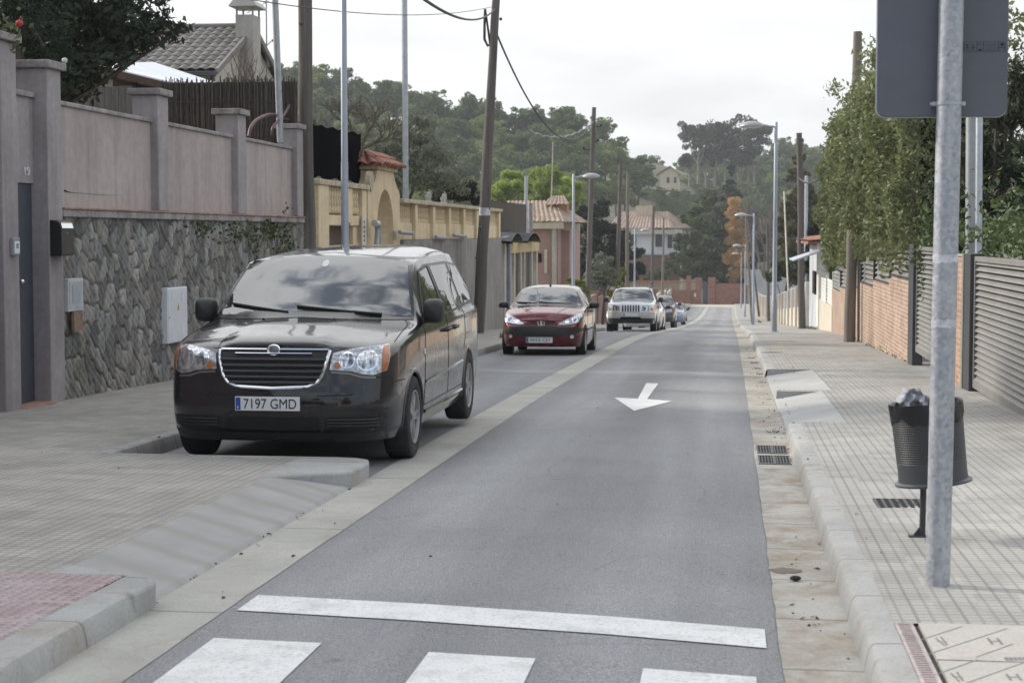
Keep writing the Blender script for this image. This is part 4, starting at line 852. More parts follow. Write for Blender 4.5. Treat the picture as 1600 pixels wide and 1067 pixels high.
for x_ in (1517, 1529):
    straight_post('double_post', 'thicker grey post of the pair rising behind the driveway gate' if x_ == 1517 else 'thinner steel conduit of the pair rising behind the driveway gate', x_+1.5, 100, x_, 385, .075 if x_ == 1517 else .045, 3.12+.03*(x_ == 1529), M('post_grey', (.34, .35, .36), .5, .4, var=.1) if x_ == 1517 else mSTEEL, ztop=5.2, zbot=gr(22, -.1), group='pair of posts behind the driveway gate')
# paler walls farther down
mPALE = M('pale_cream_wall', (.60, .54, .44), .9, var=.08, sc=1, dirt=.25); mWH2 = M('white_wall', (.70, .68, .64), .85, dirt=.15); mRBR = M('russet_panel', (.26, .12, .075), .85, var=.15)
r = thing('white_fence', 'white slatted fence panel on the cream wall past the hedge', 'fence', (2.9, 55, gr(55)))
MB().box(2.9, 3.1, 51.05, 58.2, gr(58, -.5), -.42).build('wall_base', mPALE, r)
for a_, c_, z_ in ((51.1, 54.4, -.38), (54.5, 58.1, -.42)):
    b = MB(); z = z_
    while z < .34-(a_ > 53)*.1: b.box(2.95, 2.98, a_+.1, c_-.05, z, z+.085); z += .105
    b.build('slats', mWH2, r); MB().box(2.92, 3.0, a_, a_+.1, z_-.04, .62-(a_ > 53)*.2).build('post', mWH2, r)
r = thing('gatehouse', 'small white gatehouse with red tiled top and grey awning beyond the white fence', 'gatehouse', (3.1, 60, gr(60)))
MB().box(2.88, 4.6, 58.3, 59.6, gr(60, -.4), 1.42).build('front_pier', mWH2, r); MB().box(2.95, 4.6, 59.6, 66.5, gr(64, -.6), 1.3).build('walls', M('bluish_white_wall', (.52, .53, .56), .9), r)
MB().box(2.84, 2.9, 60.2, 61.8, -.35, .42).build('doorway', mDARK, r)
b = MB(); tile_roof((2.5, 58.0, 1.45), (2.5, 68.6, 1.45), (4.8, 58.0, 1.8), (4.8, 68.6, 1.8), .3, mb=b, rows=5); b.box(2.52, 4.75, 58.05, 68.5, 1.36, 1.44); b.build('roof', mRED, r)
b = MB(); b.hexa([(2.0, 56.6, .82), (3.0, 57.8, 1.12), (3.0, 60.5, 1.12), (2.0, 60.5, .82)], [(2.0, 56.6, .86), (3.0, 57.8, 1.2), (3.0, 60.5, 1.2), (2.0, 60.5, .86)]); b.build('awning', M('grey_awning', (.42, .45, .5), .6), r)
for k, (a_, c_, lab) in enumerate(((66.6, 92, 'cream garden wall with russet slat panels just past the gatehouse'), (92.2, 128, 'cream pillared garden wall with russet panels, second past the gatehouse'), (128.2, 200, 'far cream pillared garden wall near the end of the right side'))):
    r = thing('garden_wall', lab, 'wall', (3.0, a_, gr(a_))); nn = max(4, int((c_-a_)/5))
    for i in range(nn):
        p, q_ = a_+(c_-a_)*i/nn, a_+(c_-a_)*(i+1)/nn; MB().box(2.9, 3.1, p+.3, q_, gr(q_, -.5), gr((p+q_)/2)+.75).build('wall_body', mPALE, r)
        MB().box(2.97, 3.03, p+.5, q_-.2, gr((p+q_)/2)+.75, gr((p+q_)/2)+1.5).build('panel', mRBR, r)
        MB().box(2.80, 3.15, p, p+.3, gr(q_, -.5), gr(p)+1.72).build('pillar', mPALE if i % 3 else mWH2, r, bevel=.02)
# ---------------------------------------------------------------- street lamps
mLAMPP = M('lamp_pole_grey', (.34, .37, .42), .45, .35, var=.08, sc=3); mLHEAD = M('lamp_head_grey', (.30, .30, .32), .45, .2, var=.05); mLGLASS = M('lamp_glass', (.55, .53, .45), .25, var=0)
def lamp(x, y, d, lab, arm=.42):
    z = zr(y)+.12; r = thing('street_lamp', lab, 'street lamp', (x, y, z), 'dome street lamps along the road')
    b = MB(); b.lathe([(.085, 0), (.085, .9), (.066, .94), (.058, 3.2), (.054, 3.22), (.046, 5.98), (.03, 6.0), (.001, 6.0)], (x, y, z), 16); b.lathe([(.14, 0), (.14, .02), (.085, .03)], (x, y, z), 16); b.build('pole', mLAMPP, r, smooth=40)
    b = MB(); b.tube([(x, y, z+5.86), (x+d*arm, y, z+5.90)], .032, 8); b.tube([(x+d*arm*.6, y, z+5.885), (x+d*arm, y, z+5.91)], .045, 8); b.build('arm', mLAMPP, r, smooth=40)
    hx = x+d*(arm+.27); hd = MB().lathe([(.36, 0), (.355, .02), (.31, .075), (.22, .12), (.1, .145), (.001, .15)], (hx, y, z+5.88), 24).build('lamp_head', mLHEAD, r, smooth=60)
    MB().lathe([(.345, .0), (.28, -.035), (.12, -.05), (.001, -.052)], (hx, y, z+5.879), 20).build('diffuser', mLGLASS, hd, smooth=60)
lamp(1.28, 51.0, -1, 'tallest dome street lamp on the right pavement, nearest of its side'); lamp(1.27, 95.8, -1, 'dome street lamp second down the right pavement')
lamp(1.27, 146.6, -1, 'third dome street lamp down the right pavement'); lamp(1.26, 194.5, -1, 'farthest dome street lamp on the right, by the road end')
lx = aY(538, 200, 27.6)[0]
lamp(lx, 27.6, 1, 'grey lamp post rising behind the minivan with its head cut by the frame top'); lamp(-6.1, 69, 1, 'dome street lamp behind the red hatchback'); lamp(-6.1, 114, 1, 'dome street lamp behind the silver off-roader')
# ---------------------------------------------------------------- wooden poles and cables
mPOLE = M('weathered_pole', (.135, .118, .108), .95, var=.28, sc=3, bump=.6, bsc=14, st=(5, 5, .25), dirt=.3); mPOLEG = M('grey_pole_wood', (.20, .175, .15), .95, var=.25, sc=3, bump=.6, bsc=14, st=(5, 5, .25)); mCAB = M('black_cable', (.02, .02, .02), .6, var=0)
def wpole(lab, Y, xb, zb_, xt, yt, r0, r1, m=None, extra=None, ztop=None):
    """a wooden pole standing at distance Y along the street, leaning as its two image columns say"""
    B = aY(xb, 500, Y); B = Vector((B[0], Y, zb_)); T = Vector(aY(xt, yt, Y))
    if ztop: T = B.lerp(T, (ztop-B.z)/(T.z-B.z))
    r = thing('utility_pole', lab, 'utility pole', tuple(B), 'wooden utility poles'); b = MB(); n = 9
    b.tube([B.lerp(T, i/n)+Vector((random.uniform(-.012, .012), random.uniform(-.012, .012), 0)) for i in range(n+1)], [r0+(r1-r0)*i/n+random.uniform(-.006, .006) for i in range(n+1)], 12)
    for _ in range(3):
        q_ = B.lerp(T, random.uniform(.2, .9)); a_ = random.uniform(0, 6.28); b.ball(q_+Vector((math.cos(a_)*r0*.9, math.sin(a_)*r0*.9, 0)), .045, 8)
    b.build('shaft', m or mPOLE, r, smooth=60); return r, B, T
R1, B1, T1 = wpole('thick dark wooden pole at the end of the pink wall, running out of the frame', 29.9, 483, gl(30), 476, 0, .135, .115, ztop=9.5)
R2, B2, T2 = wpole('leaning wooden pole with a white paper band, between minivan and red hatchback', 46, 747, gl(46), 775, 0, .17, .10, ztop=8.3)
p = B2.lerp(T2, (aY(758, 331, 46)[2]-B2.z)/(T2.z-B2.z)); b = MB(); b.lathe([(.150, -.1), (.152, 0), (.149, .1)], p, 18); pb = b.build('paper_band', M('paper_white', (.62, .62, .63), .85, var=.2, sc=12, dirt=.4), R2, smooth=60)
b = MB()
for k in range(3): b.box(p.x-.10, p.x+.08-.03*k, p.y-.157, p.y-.150, p.z+.055-.05*k, p.z+.072-.05*k)
b.build('print', M('grey_print', (.2, .2, .24), .8), pb)
R3, B3, T3 = wpole('tall wooden pole with fittings behind the first left dome lamp', 82, 917, gl(82), 928, 168, .14, .10)
R4, B4, T4 = wpole('wooden pole above the silver off-roader, left of its neighbour', 104, 963, gl(104), 970, 256, .14, .10); R5, B5, T5 = wpole('wooden pole above the silver off-roader, right of its neighbour', 112, 979, gl(112), 981, 270, .13, .10, mPOLEG)
R6, B6, T6 = wpole('thin far wooden pole left of the white house windows', 151, 1018, gl(151), 1021, 322, .13, .10); R7, B7, T7 = wpole('thin far pale pole right of the white house windows', 174, 1035, gl(174), 1037, 340, .13, .10, mPOLEG)
R8, B8, T8 = wpole('wooden pole buried in the tall right hedge, pointed tip above it', 39.5, 1327, gr(39.5), 1340, 50, .125, .095, mPOLEG)
b = MB(); b.tube([B8+Vector((.20, -.06, 0)), B8.lerp(T8, .3)+Vector((.15, -.06, 0))], .028, 8); b.build('conduit', M('blue_grey_conduit', (.16, .17, .20), .5), R8)
R9, B9, T9 = wpole('wooden pole on the right pavement in front of the gatehouse', 64, 1253, gr(64), 1249, 208, .13, .10); R10, B10, T10 = wpole('thin wooden pole behind the second right dome lamp', 110, 1175, gr(110), 1165, 330, .09, .07, mPOLEG)
R11, B11, T11 = wpole('far leaning wooden pole close to the end of the right pavement', 150, 1186, gr(150), 1170, 350, .10, .08); R12, B12, T12 = wpole('wooden pole with a dark box halfway up, far right pavement', 120, 1201, gr(120), 1199, 350, .11, .09)
straight_post('thin_mast', 'thin pale mast on the right pavement between lamp and pole', 1225, 300, 1232, 470, .045, 3.25, mPOST, zbot=-4, cat='mast'); straight_post('steel_post', 'grey steel post just right of the wooden pole by the gatehouse', 1260, 275, 1259, 408, .08, 3.3, mSTEEL, zbot=gr(70))
straight_post('steel_post', 'grey steel post with curled cable top left of the tall hedge', 1291, 226, 1291, 330, .06, 3.4, mSTEEL, zbot=gr(60)); straight_post('steel_post', 'pale steel post beside a grey box in front of the reed screen', 822, 275, 822, 400, .07, -7.9, mSTEEL, zbot=gl(62)); straight_post('steel_post', 'rusted grey post standing close behind the pale one by the reed screen', 829, 318, 829, 400, .09, -7.95, M('rough_grey', (.24, .24, .25), .8, var=.3, sc=8), zbot=gl(62))
straight_post('thin_mast', 'thin rooftop antenna mast above the pink house', 864, 222, 861, 333, .03, -9.4, mPOST, cat='mast')
def wire(lab, P, Q, sag, r, n=22, m=None, name='cable', twist=0):
    P, Q = Vector(P), Vector(Q); pts = [P.lerp(Q, i/n)-Vector((0, 0, 4*sag*(i/n)*(1-i/n))) for i in range(n+1)]
    if twist: pts = [p+Vector((twist*math.sin(i*1.9), 0, twist*math.cos(i*1.9))) for i, p in enumerate(pts)]
    b = MB(); b.tube(pts, r, 6); return one(name, lab, 'cable', b, m or mCAB, smooth=60)
at2 = lambda y: B2.lerp(T2, (aY(770, y, 46)[2]-B2.z)/(T2.z-B2.z))
wire('thick black cable sagging from the leaning pole out of the frame top', at2(14), aY(655, -6, 20), .28, .020); wire('long black cable sagging from the leaning pole to the tall pole behind', at2(45), T3+Vector((0, 0, -.6)), 1.75, .028, 40)
wire('pale twisted cable sagging to the tall pole over the pine hill', aY(828, 205, 66), T3+Vector((0, 0, -.65)), .45, .03, 30, M('grey_cable', (.3, .3, .3), .7), twist=.03)
wire('hair-thin wire crossing the sky above the house and minivan', aY(380, -2, 22), at2(10), .22, .008)
wire('far black cable drooping from the twin poles to the road end', T5+Vector((0, 0, -.1)), aY(1150, 300, 190), .9, .035); wire('far black cable crossing level in front of the hill house', aY(1010, 296, 180), aY(1170, 288, 190), .5, .03)
wire('black cable from the gatehouse pole up into the hedge', T9+Vector((0, 0, -1.6)), aY(1345, 165, 40), .75, .03, 30); wire('short black cable loop on the pole fittings', aY(758, 15, 46), aY(766, 72, 46), -.03, .03)
b = MB(); q_ = aY(758, 55, 46); b.tube([aY(758, 15, 46), aY(757, 40, 46), aY(757, 62, 46), aY(762, 72, 46), at2(68)], .035, 8)
b.build('cable_splice', mCAB, R2, smooth=50)
for k, (x_, y_) in enumerate(((939, 198), (934, 222), (912, 234))):
    b = MB(); q_ = Vector(aY(x_, y_, 82)); c_ = Vector(aY(924, y_, 82)); b.tube([c_, q_], .02, 6); b.lathe([(.02, 0), (.05, .03), (.05, .1), (.02, .13)], q_, 8); b.build('insulator', mCAB, R3)
# ---------------------------------------------------------------- road sign seen from behind
S = gp(1465, 913, .125); sx_, sy_, sz_ = S; r = thing('road_sign', 'grey back of a rectangular road sign on a galvanised pole, right foreground', 'road sign', (sx_, sy_, sz_))
mGALV = NT('galvanised_tube'); v = mGALV.pos(); vo = mGALV.n('ShaderNodeTexVoronoi', {'Vector': v, 'Scale': 55}); c = mGALV.mix(mGALV.ramp(vo.outputs['Color'], 0, 1), (.30, .33, .38), (.52, .54, .58)); c = mGALV.mix(mGALV.ramp(mGALV.noise(mGALV.pos((6, 6, .8)), 3, 5), .5, .72, 0, .5), c, (.66, .66, .67)); c = mGALV.mix(mGALV.ramp(mGALV.noise(mGALV.pos((3, 3, 18)), 4, 4), .56, .75, 0, .4), c, (.33, .33, .33))
mGALV.p(Base_Color=c, Metallic=.55, Roughness=mGALV.ramp(mGALV.noise(v, 22, 3), .3, .7, .40, .6)); mGALV = mGALV.m
tx = sx_+.028
b = MB(); b.tube([(sx_, sy_, sz_-.02), (sx_+(tx-sx_)*.5, sy_, sz_+1.6), (tx, sy_, 3.35)], .0565, 28); b.tube([(tx, sy_, 3.35), (tx, sy_, 3.37)], .06, 20); b.build('pole', mGALV, r, smooth=40)
pl = aY(1369, 184, sy_+.085); prt = aY(1573, 184, sy_+.085); x0, x1, z0 = pl[0], prt[0], pl[2]; z1 = z0+.9
def rrect(x0, x1, z0, z1, rad, n=7):
    P = []
    for cx_, cz_, a0 in ((x1-rad, z1-rad, 0), (x0+rad, z1-rad, 90), (x0+rad, z0+rad, 180), (x1-rad, z0+rad, 270)): P += [(cx_+rad*math.cos(math.radians(a0+90*i/n)), cz_+rad*math.sin(math.radians(a0+90*i/n))) for i in range(n+1)]
    return P
mSIGN = M('sign_back_grey', (.125, .135, .165), .5, .15, var=.05, sc=1.5)
MB().prism(rrect(x0, x1, z0, z1, .045), 'y', sy_+.075, sy_+.098).build('plate', mSIGN, r, bevel=.004)
MB().prism(rrect(x0-.003, x1+.003, z0-.003, z1+.003, .047), 'y', sy_+.0985, sy_+.101).build('sign_face', M('sign_face_white', (.75, .76, .78), .4, var=0), r)
b = MB(); q_ = rrect(x0+.006, x1-.006, z0+.006, z1-.006, .04); q2 = rrect(x0+.014, x1-.014, z0+.014, z1-.014, .033)
for zz in (z0+.055, z0+.7):
    b = MB(); xx = sx_+(tx-sx_)*(zz-sz_)/3.3; b.lathe([(.0575, -.008), (.0605, -.008), (.0605, .008), (.0575, .008)], (xx, sy_, zz), 24); b.box(xx-.075, xx-.055, sy_+.0, sy_+.076, zz-.009, zz+.009); b.box(xx+.055, xx+.075, sy_+.0, sy_+.076, zz-.009, zz+.009); b.tube([(xx-.085, sy_+.01, zz), (xx-.05, sy_+.01, zz)], .007, 8); b.build('clamp', mSTEEL, r)
P_ = lambda x, y: aY(x, y, sy_+.0738)
a_, c_ = P_(1506.5, 65), P_(1570.5, 81.5); sc_ = (c_[0]-a_[0])/64.; mINK = M('sticker_ink', (.012, .014, .03), .6, var=0); b = MB()
def sbox(x0, x1, y0, y1): A, B = P_(x0, y1), P_(x1, y0); b.box(A[0], B[0], sy_+.0738, sy_+.0752, A[2], B[2])
for q_ in ((1506, 1571, 65, 66), (1506, 1571, 81, 82), (1506, 1507, 66, 81), (1570, 1571, 66, 81), (1526, 1527, 66, 81), (1536, 1537, 66, 81), (1560, 1561, 66, 81), (1537, 1560, 69, 69.5), (1537, 1560, 74, 74.5), (1509, 1514, 70, 71), (1509, 1514, 74.5, 75.5), (1511, 1512, 70, 75), (1518, 1519, 71, 75), (1521, 1522, 71, 75), (1518, 1523, 75, 76), (1519, 1521, 70, 71), (1509, 1524, 78, 78.6), (1529, 1530, 68, 72), (1532.5, 1533.5, 67.5, 70.5), (1529, 1534, 77, 80), (1561, 1570, 74.5, 75.5), (1539, 1558, 77, 77.6), (1539, 1556, 79, 79.5), (1540, 1556, 71, 71.6)): sbox(*q_)
p = P_(1566, 70); b.lathe([(.008, -.0012), (.008, .0012), (.001, .0012)], (p[0], sy_+.0742, p[2]), 12, Matrix.Rotation(math.pi/2, 3, 'X')); b.build('sticker', mINK, r)
mTAPE = M('tape_remnant', (.55, .56, .60), .35, var=.3, sc=25)
for zz, hh in ((aY(1468, 404, sy_)[2], .022), (aY(1468, 505, sy_)[2], .02)):
    xx = sx_+(tx-sx_)*(zz-sz_)/3.3; b = MB(); n = 26; rim = []
    for s_ in (-1, 1):
        for i in range(n): a0 = 2*math.pi*i/n; q_ = random.uniform(.6, 1.2)*hh*s_; rim.append((xx+.0573*math.cos(a0), sy_+.0573*math.sin(a0), zz+q_))
    b.add(rim, [(i, (i+1) % n, n+(i+1) % n, n+i) for i in range(n)]); b.build('tape', mTAPE, r, smooth=60)
# ---------------------------------------------------------------- litter bin
B_ = gp(1441, 838, .125); bx_, by_, bz_ = B_; r = thing('litter_bin', 'dark grey tilted litter bin with black liner and papers, behind the sign pole', 'litter bin', tuple(B_))
tp, bt = Vector(aY(1446, 628, by_)), Vector(aY(1458.5, 752, by_)); ax_ = (tp-bt); H_ = ax_.length; rad = (1503-1390)/2/(F/ (FW @ (np.array(tp)-CAM)))
mt = ax_.to_track_quat('Z', 'Y').to_matrix()
t = NT('perforated_bin'); v = t.pos(); x, y, z = xyz(t, v); ang = t.math('ARCTAN2', t.math('SUBTRACT', y, 0.), x)
rows = groove(t, z, .0125, .0045, .004); cols = groove(t, t.math('MULTIPLY', ang, rad).outputs[0], .0125, .0045, .004)
hole = t.math('MULTIPLY', rows, t.math('ADD', .35, t.math('MULTIPLY', cols, .65))); band = t.math('MULTIPLY', t.ramp(z, H_*.27, H_*.28), t.ramp(z, H_*.80, H_*.79)); strip_ = t.ramp(t.math('ABSOLUTE', t.math('SINE', t.math('MULTIPLY', ang, 1.5))).outputs[0], .18, .22)
hm = t.math('MULTIPLY', t.math('MULTIPLY', hole, band), strip_).outputs[0]
t.p(Base_Color=t.mix(hm, (.052, .057, .064), (.020, .021, .023)), Roughness=.42, Normal=t.bump(hm, .6, -.004)); mBIN = t.m
def bo(b, name, m, **k):
    o = b.build(name, m, r, local=True, **k); o.location = bt-wloc(r); o.rotation_euler = mt.to_euler(); return o
b = MB(); b.lathe([(.001, 0), (rad*.93, 0), (rad*1.05, -.006), (rad*1.06, .004), (rad*.955, .014), (rad*.94, .05), (rad*.975, H_*.9), (rad*.97, H_*.9), (rad*.92, .03), (.001, .03)], (0, 0, 0), 48); bo(b, 'bin_body', mBIN, smooth=40)
b = MB(); n = 72; k0 = []
for j, (f_, z_) in enumerate(((.985, .79), (1.0, .84), (1.005, .90), (1.01, .985), (1.0, 1.01), (.95, 1.0), (.92, .85), (.85, .55), (.4, .5), (.01, .5))):
    for i in range(n):
        a0 = 2*math.pi*i/n; w_ = .010*math.sin(a0*9+j)+.006*math.sin(a0*23+2*j); b.v.append((rad*(f_+w_*(j < 6))*math.cos(a0), rad*(f_+w_*(j < 6))*math.sin(a0), H_*z_+(.016*math.sin(a0*5)+.008*math.sin(13*a0))*(j < 2)))
for j in range(9):
    for i in range(n): b.f.append((j*n+i, j*n+(i+1) % n, (j+1)*n+(i+1) % n, (j+1)*n+i)); b.m.append(0)
bo(b, 'liner', M('bin_bag_black', (.014, .014, .016), .28, var=.1, bump=.6, bsc=18), smooth=60)
b = MB(); b.tube([(bx_, by_, bz_), (bx_+.004, by_, .45)], .017, 12); b.build('post', mFRAME, r, smooth=40); b = MB(); b.box(bx_-.075, bx_+.06, by_-.03, by_+.03, bz_-.004, bz_+.008); b.hexa([(bx_-.05, by_-.006, bz_+.008), (bx_-.015, by_-.006, bz_+.008), (bx_-.015, by_+.006, bz_+.008), (bx_-.05, by_+.006, bz_+.008)], [(bx_-.018, by_-.006, bz_+.05), (bx_-.012, by_-.006, bz_+.05), (bx_-.012, by_+.006, bz_+.05), (bx_-.018, by_+.006, bz_+.05)]); b.build('foot_plate', mFRAME, r); MB().box(bx_-.02, bx_+.17, by_-.42, by_-.37, bz_-.004, bz_+.007).build('anchor_plate', mFRAME, r)
mPAP = M('newsprint', (.60, .61, .63), .85, var=.22, sc=24, col2=(.33, .34, .38))
rr = random.Random(12)
for k, (x_, y_, w_, h_, ry) in enumerate(((1415, 622, .07, .085, .55), (1428, 620, .11, .09, -.3), (1436, 626, .10, .07, .15), (1421, 628, .10, .06, .9))):
    p = Vector(aY(x_, y_, by_-.03+.03*k)); nn = 8; b = MB(); M_ = Euler((rr.uniform(-.3, .3), ry, rr.uniform(-.5, .5))).to_matrix(); vs = []
    for i in range(nn+1):
        for j in range(nn+1):
            u, w2 = i/nn-.5, j/nn-.5; vs.append(p+M_ @ Vector((u*w_, .018*math.sin(u*9+k)+.014*math.sin(w2*8+u*5), w2*h_)))
    b.add(vs, [(i*(nn+1)+j, (i+1)*(nn+1)+j, (i+1)*(nn+1)+j+1, i*(nn+1)+j+1) for i in range(nn) for j in range(nn)])
    one('crumpled_paper', ['folded white paper leaning at the left rim of the litter bin', 'largest crumpled newspaper in the litter bin', 'crumpled newspaper next to the sign pole in the litter bin', 'low tilted scrap of newspaper in the litter bin'][k], 'paper', b, mPAP, 'papers in the litter bin', smooth=60)
# ---------------------------------------------------------------- fallen leaves and grit
P = []
def scat(n, x0, x1, y0, y1, dz): return np.stack([RNG.uniform(x0, x1, n), RNG.uniform(y0, y1, n), np.zeros(n)+dz], 1)
P += [scat(16, .3, .53, 7, 10.5, .01), scat(30, .42, .535, 14, 18, .01), scat(130, .36, .53, 18, 40, .012), scat(70, .7, 2.7, 9, 30, .128), scat(8, -2.68, -2.35, 7, 14, .011), scat(14, -2, .1, 9, 20, .018), scat(14, -6.8, -3.6, 10.5, 16, .13), scat(26, -2.73, -2.66, 7.8, 12.4, .01), scat(60, .60, .62, 12, 40, .12)]
P.append(np.concatenate([np.stack([RNG.normal(x, .05, k), RNG.normal(y, .12, k), np.zeros(k)+.01], 1) for x, y, k in ((.47, 17.2, 40), (.45, 29.5, 45), (.46, 27.6, 40), (.44, 31.5, 50), (.40, 33.6, 60), (.47, 25.3, 30), (.38, 8.0, 10))]))
P = np.concatenate(P); P[:, 2] += np.array([zr(y) for y in P[:, 1]])
d = np.zeros((len(P), 3)); d[:, 0] = RNG.normal(size=len(P)); d[:, 1] = RNG.normal(size=len(P)); v, f = leaves(P, .026*RNG.choice([.5, .8, 1.3], len(P))[:, None], dirs=d, jit=.08, asp=.5); v[:, 2] = np.maximum(v[:, 2], np.repeat(P[:, 2], 4)-.004)
o = link('leaf_litter', np_mesh('leaf_litter', [(v, f, 0)], [M('dead_leaf', (.07, .045, .03), .9, var=.4, sc=9)])); tag(o, 'brown dead leaves and grit in the gutters and on the paving', 'leaf litter', kind='stuff')
Pw = np.concatenate([np.stack([RNG.normal(x, .05, k), RNG.uniform(y0, y1, k), np.zeros(k)], 1) for x, y0, y1, k in ((-5.35, 41, 47, 260), (-7.1, 38, 47, 160), (2.85, 30, 41, 60), (2.82, 58, 66, 160), (1.9, 108, 116, 120))]); Pw[:, 2] = [zr(y)+.13 for y in Pw[:, 1]]; Pw[:, 2] += RNG.uniform(0, .09, len(Pw))
v, f = leaves(Pw, .11, dirs=np.tile([0, 0, 1.], (len(Pw), 1)), jit=.4, asp=.16); o = link('weeds', np_mesh('weeds', [(v, f, 0)], [LEAF('weed_blade', (.05, .08, .02), (.12, .15, .05), 2)])); tag(o, 'thin weeds growing along the kerb and wall foots', 'weeds', kind='stuff')
for k, (x_, y_, s_, lab) in enumerate(((1243, 906, .03, 'dark curled dead leaf alone in the near right gutter'), (1416, 566, .05, 'dark stone-like clod lying on the right pavement'))):
    p = gp(x_, y_, .01 if k == 0 else .13); b = MB(); b.ball(p+np.array([0, 0, s_*.35]), s_, 10, sy=.8, sz=.45); one('clod', lab, 'clod', b, M('dark_clod', (.035, .028, .024), .95), smooth=60)
# dried mud washed across the gutter
t = NT('dried_mud'); t.p(Base_Color=(.17, .145, .115, 1), Roughness=.95); b = MB(); p = gp(1227, 891, .008); n = 22
b.add([(p[0], p[1], p[2]+.012)]+[(p[0]+.085*math.cos(a0)*random.uniform(.8, 1.15), p[1]+.085*math.sin(a0)*random.uniform(.7, 1.2), p[2]+.001) for a0 in (2*math.pi*i/n for i in range(n))], [(0, i+1, (i+1) % n+1) for i in range(n)])
one('mud_patch', 'flat patch of dried mud on the road edge in the near right gutter', 'mud', b, t.m, smooth=60)
# ================================================================ vehicles
def paint(name, col, metal=.35, rough=.32, coat=1., dust=.35):
    t = NT(name); v = t.pos(); c = t.mix(t.ramp(t.noise(v, 2.2, 4, .6), .35, .7, 0, .5), col, mul(col, 1.25)); lo = t.pos((1, 1, 1)); z = xyz(t, lo)[2]
    d = t.math('MULTIPLY', t.ramp(z, .75, .25), t.ramp(t.noise(v, 5, 5, .7), .42, .7)); c = t.mix(t.math('MULTIPLY', d, dust).outputs[0], c, (.16, .145, .125))
    t.p(Base_Color=c, Metallic=metal, Roughness=t.ramp(t.noise(v, 7, 4), .3, .7, rough*.85, rough*1.15), Coat_Weight=coat, Coat_Roughness=t.ramp(t.noise(v, 3, 4), .4, .7, .03, .10), Coat_IOR=1.55, Specular_IOR_Level=.2); return t.m
mGLASS = NT('car_glass'); mGLASS.p(Base_Color=(.022, .028, .03, 1), Roughness=.012, IOR=2.15, Specular_IOR_Level=.6); mGLASS = mGLASS.m
mTYRE = M('tyre_rubber', (.022, .022, .023), .85, var=.2, sc=8, bump=.3, bsc=60); mRIM = M('alloy_rim', (.40, .40, .41), .38, .8, var=.12, sc=10); mSEAM = M('panel_seam', (.004, .004, .004), .9, var=0)
mLENS = NT('headlamp_housing'); v = mLENS.pos(); mLENS.p(Base_Color=mLENS.mix(mLENS.ramp(mLENS.noise(v, 26, 3), .35, .65), (.20, .21, .24), (.58, .60, .63)), Metallic=.75, Roughness=.22, Coat_Weight=1., Coat_Roughness=.02); mLENS = mLENS.m
mREFL = M('lamp_reflector', (.75, .77, .80), .12, 1., var=.15, sc=30, coat=1.); mBULB = M('lamp_core', (.16, .17, .19), .15, .8, var=.2, sc=30, coat=1.); mBOWL = NT('lamp_bowl_flutes'); v = mBOWL.pos((1, .2, .25)); f_ = mBOWL.ramp(mBOWL.noise(v, 34, 3, .7), .38, .62); mBOWL.p(Base_Color=mBOWL.mix(f_, (.10, .11, .13), (.80, .82, .85)), Metallic=.9, Roughness=.15, Coat_Weight=1., Coat_Roughness=.02); mBOWL = mBOWL.m
mAMB = M('amber_lens', (.40, .125, .035), .2, 0, var=.1, coat=1.); mTAIL = M('red_lens', (.35, .01, .012), .2, 0, var=.1, coat=1.)
mPLATE = M('plate_white', (.66, .67, .69), .5, var=.06); mEUB = M('plate_blue', (.02, .06, .32), .5, var=0); mPINK_ = M('plate_ink', (.012, .012, .014), .6, var=0); mTRIM = M('black_trim', (.02, .02, .021), .5, var=.15, sc=5)
mFRIT = M('black_frit', (.012, .012, .013), .25, var=0)
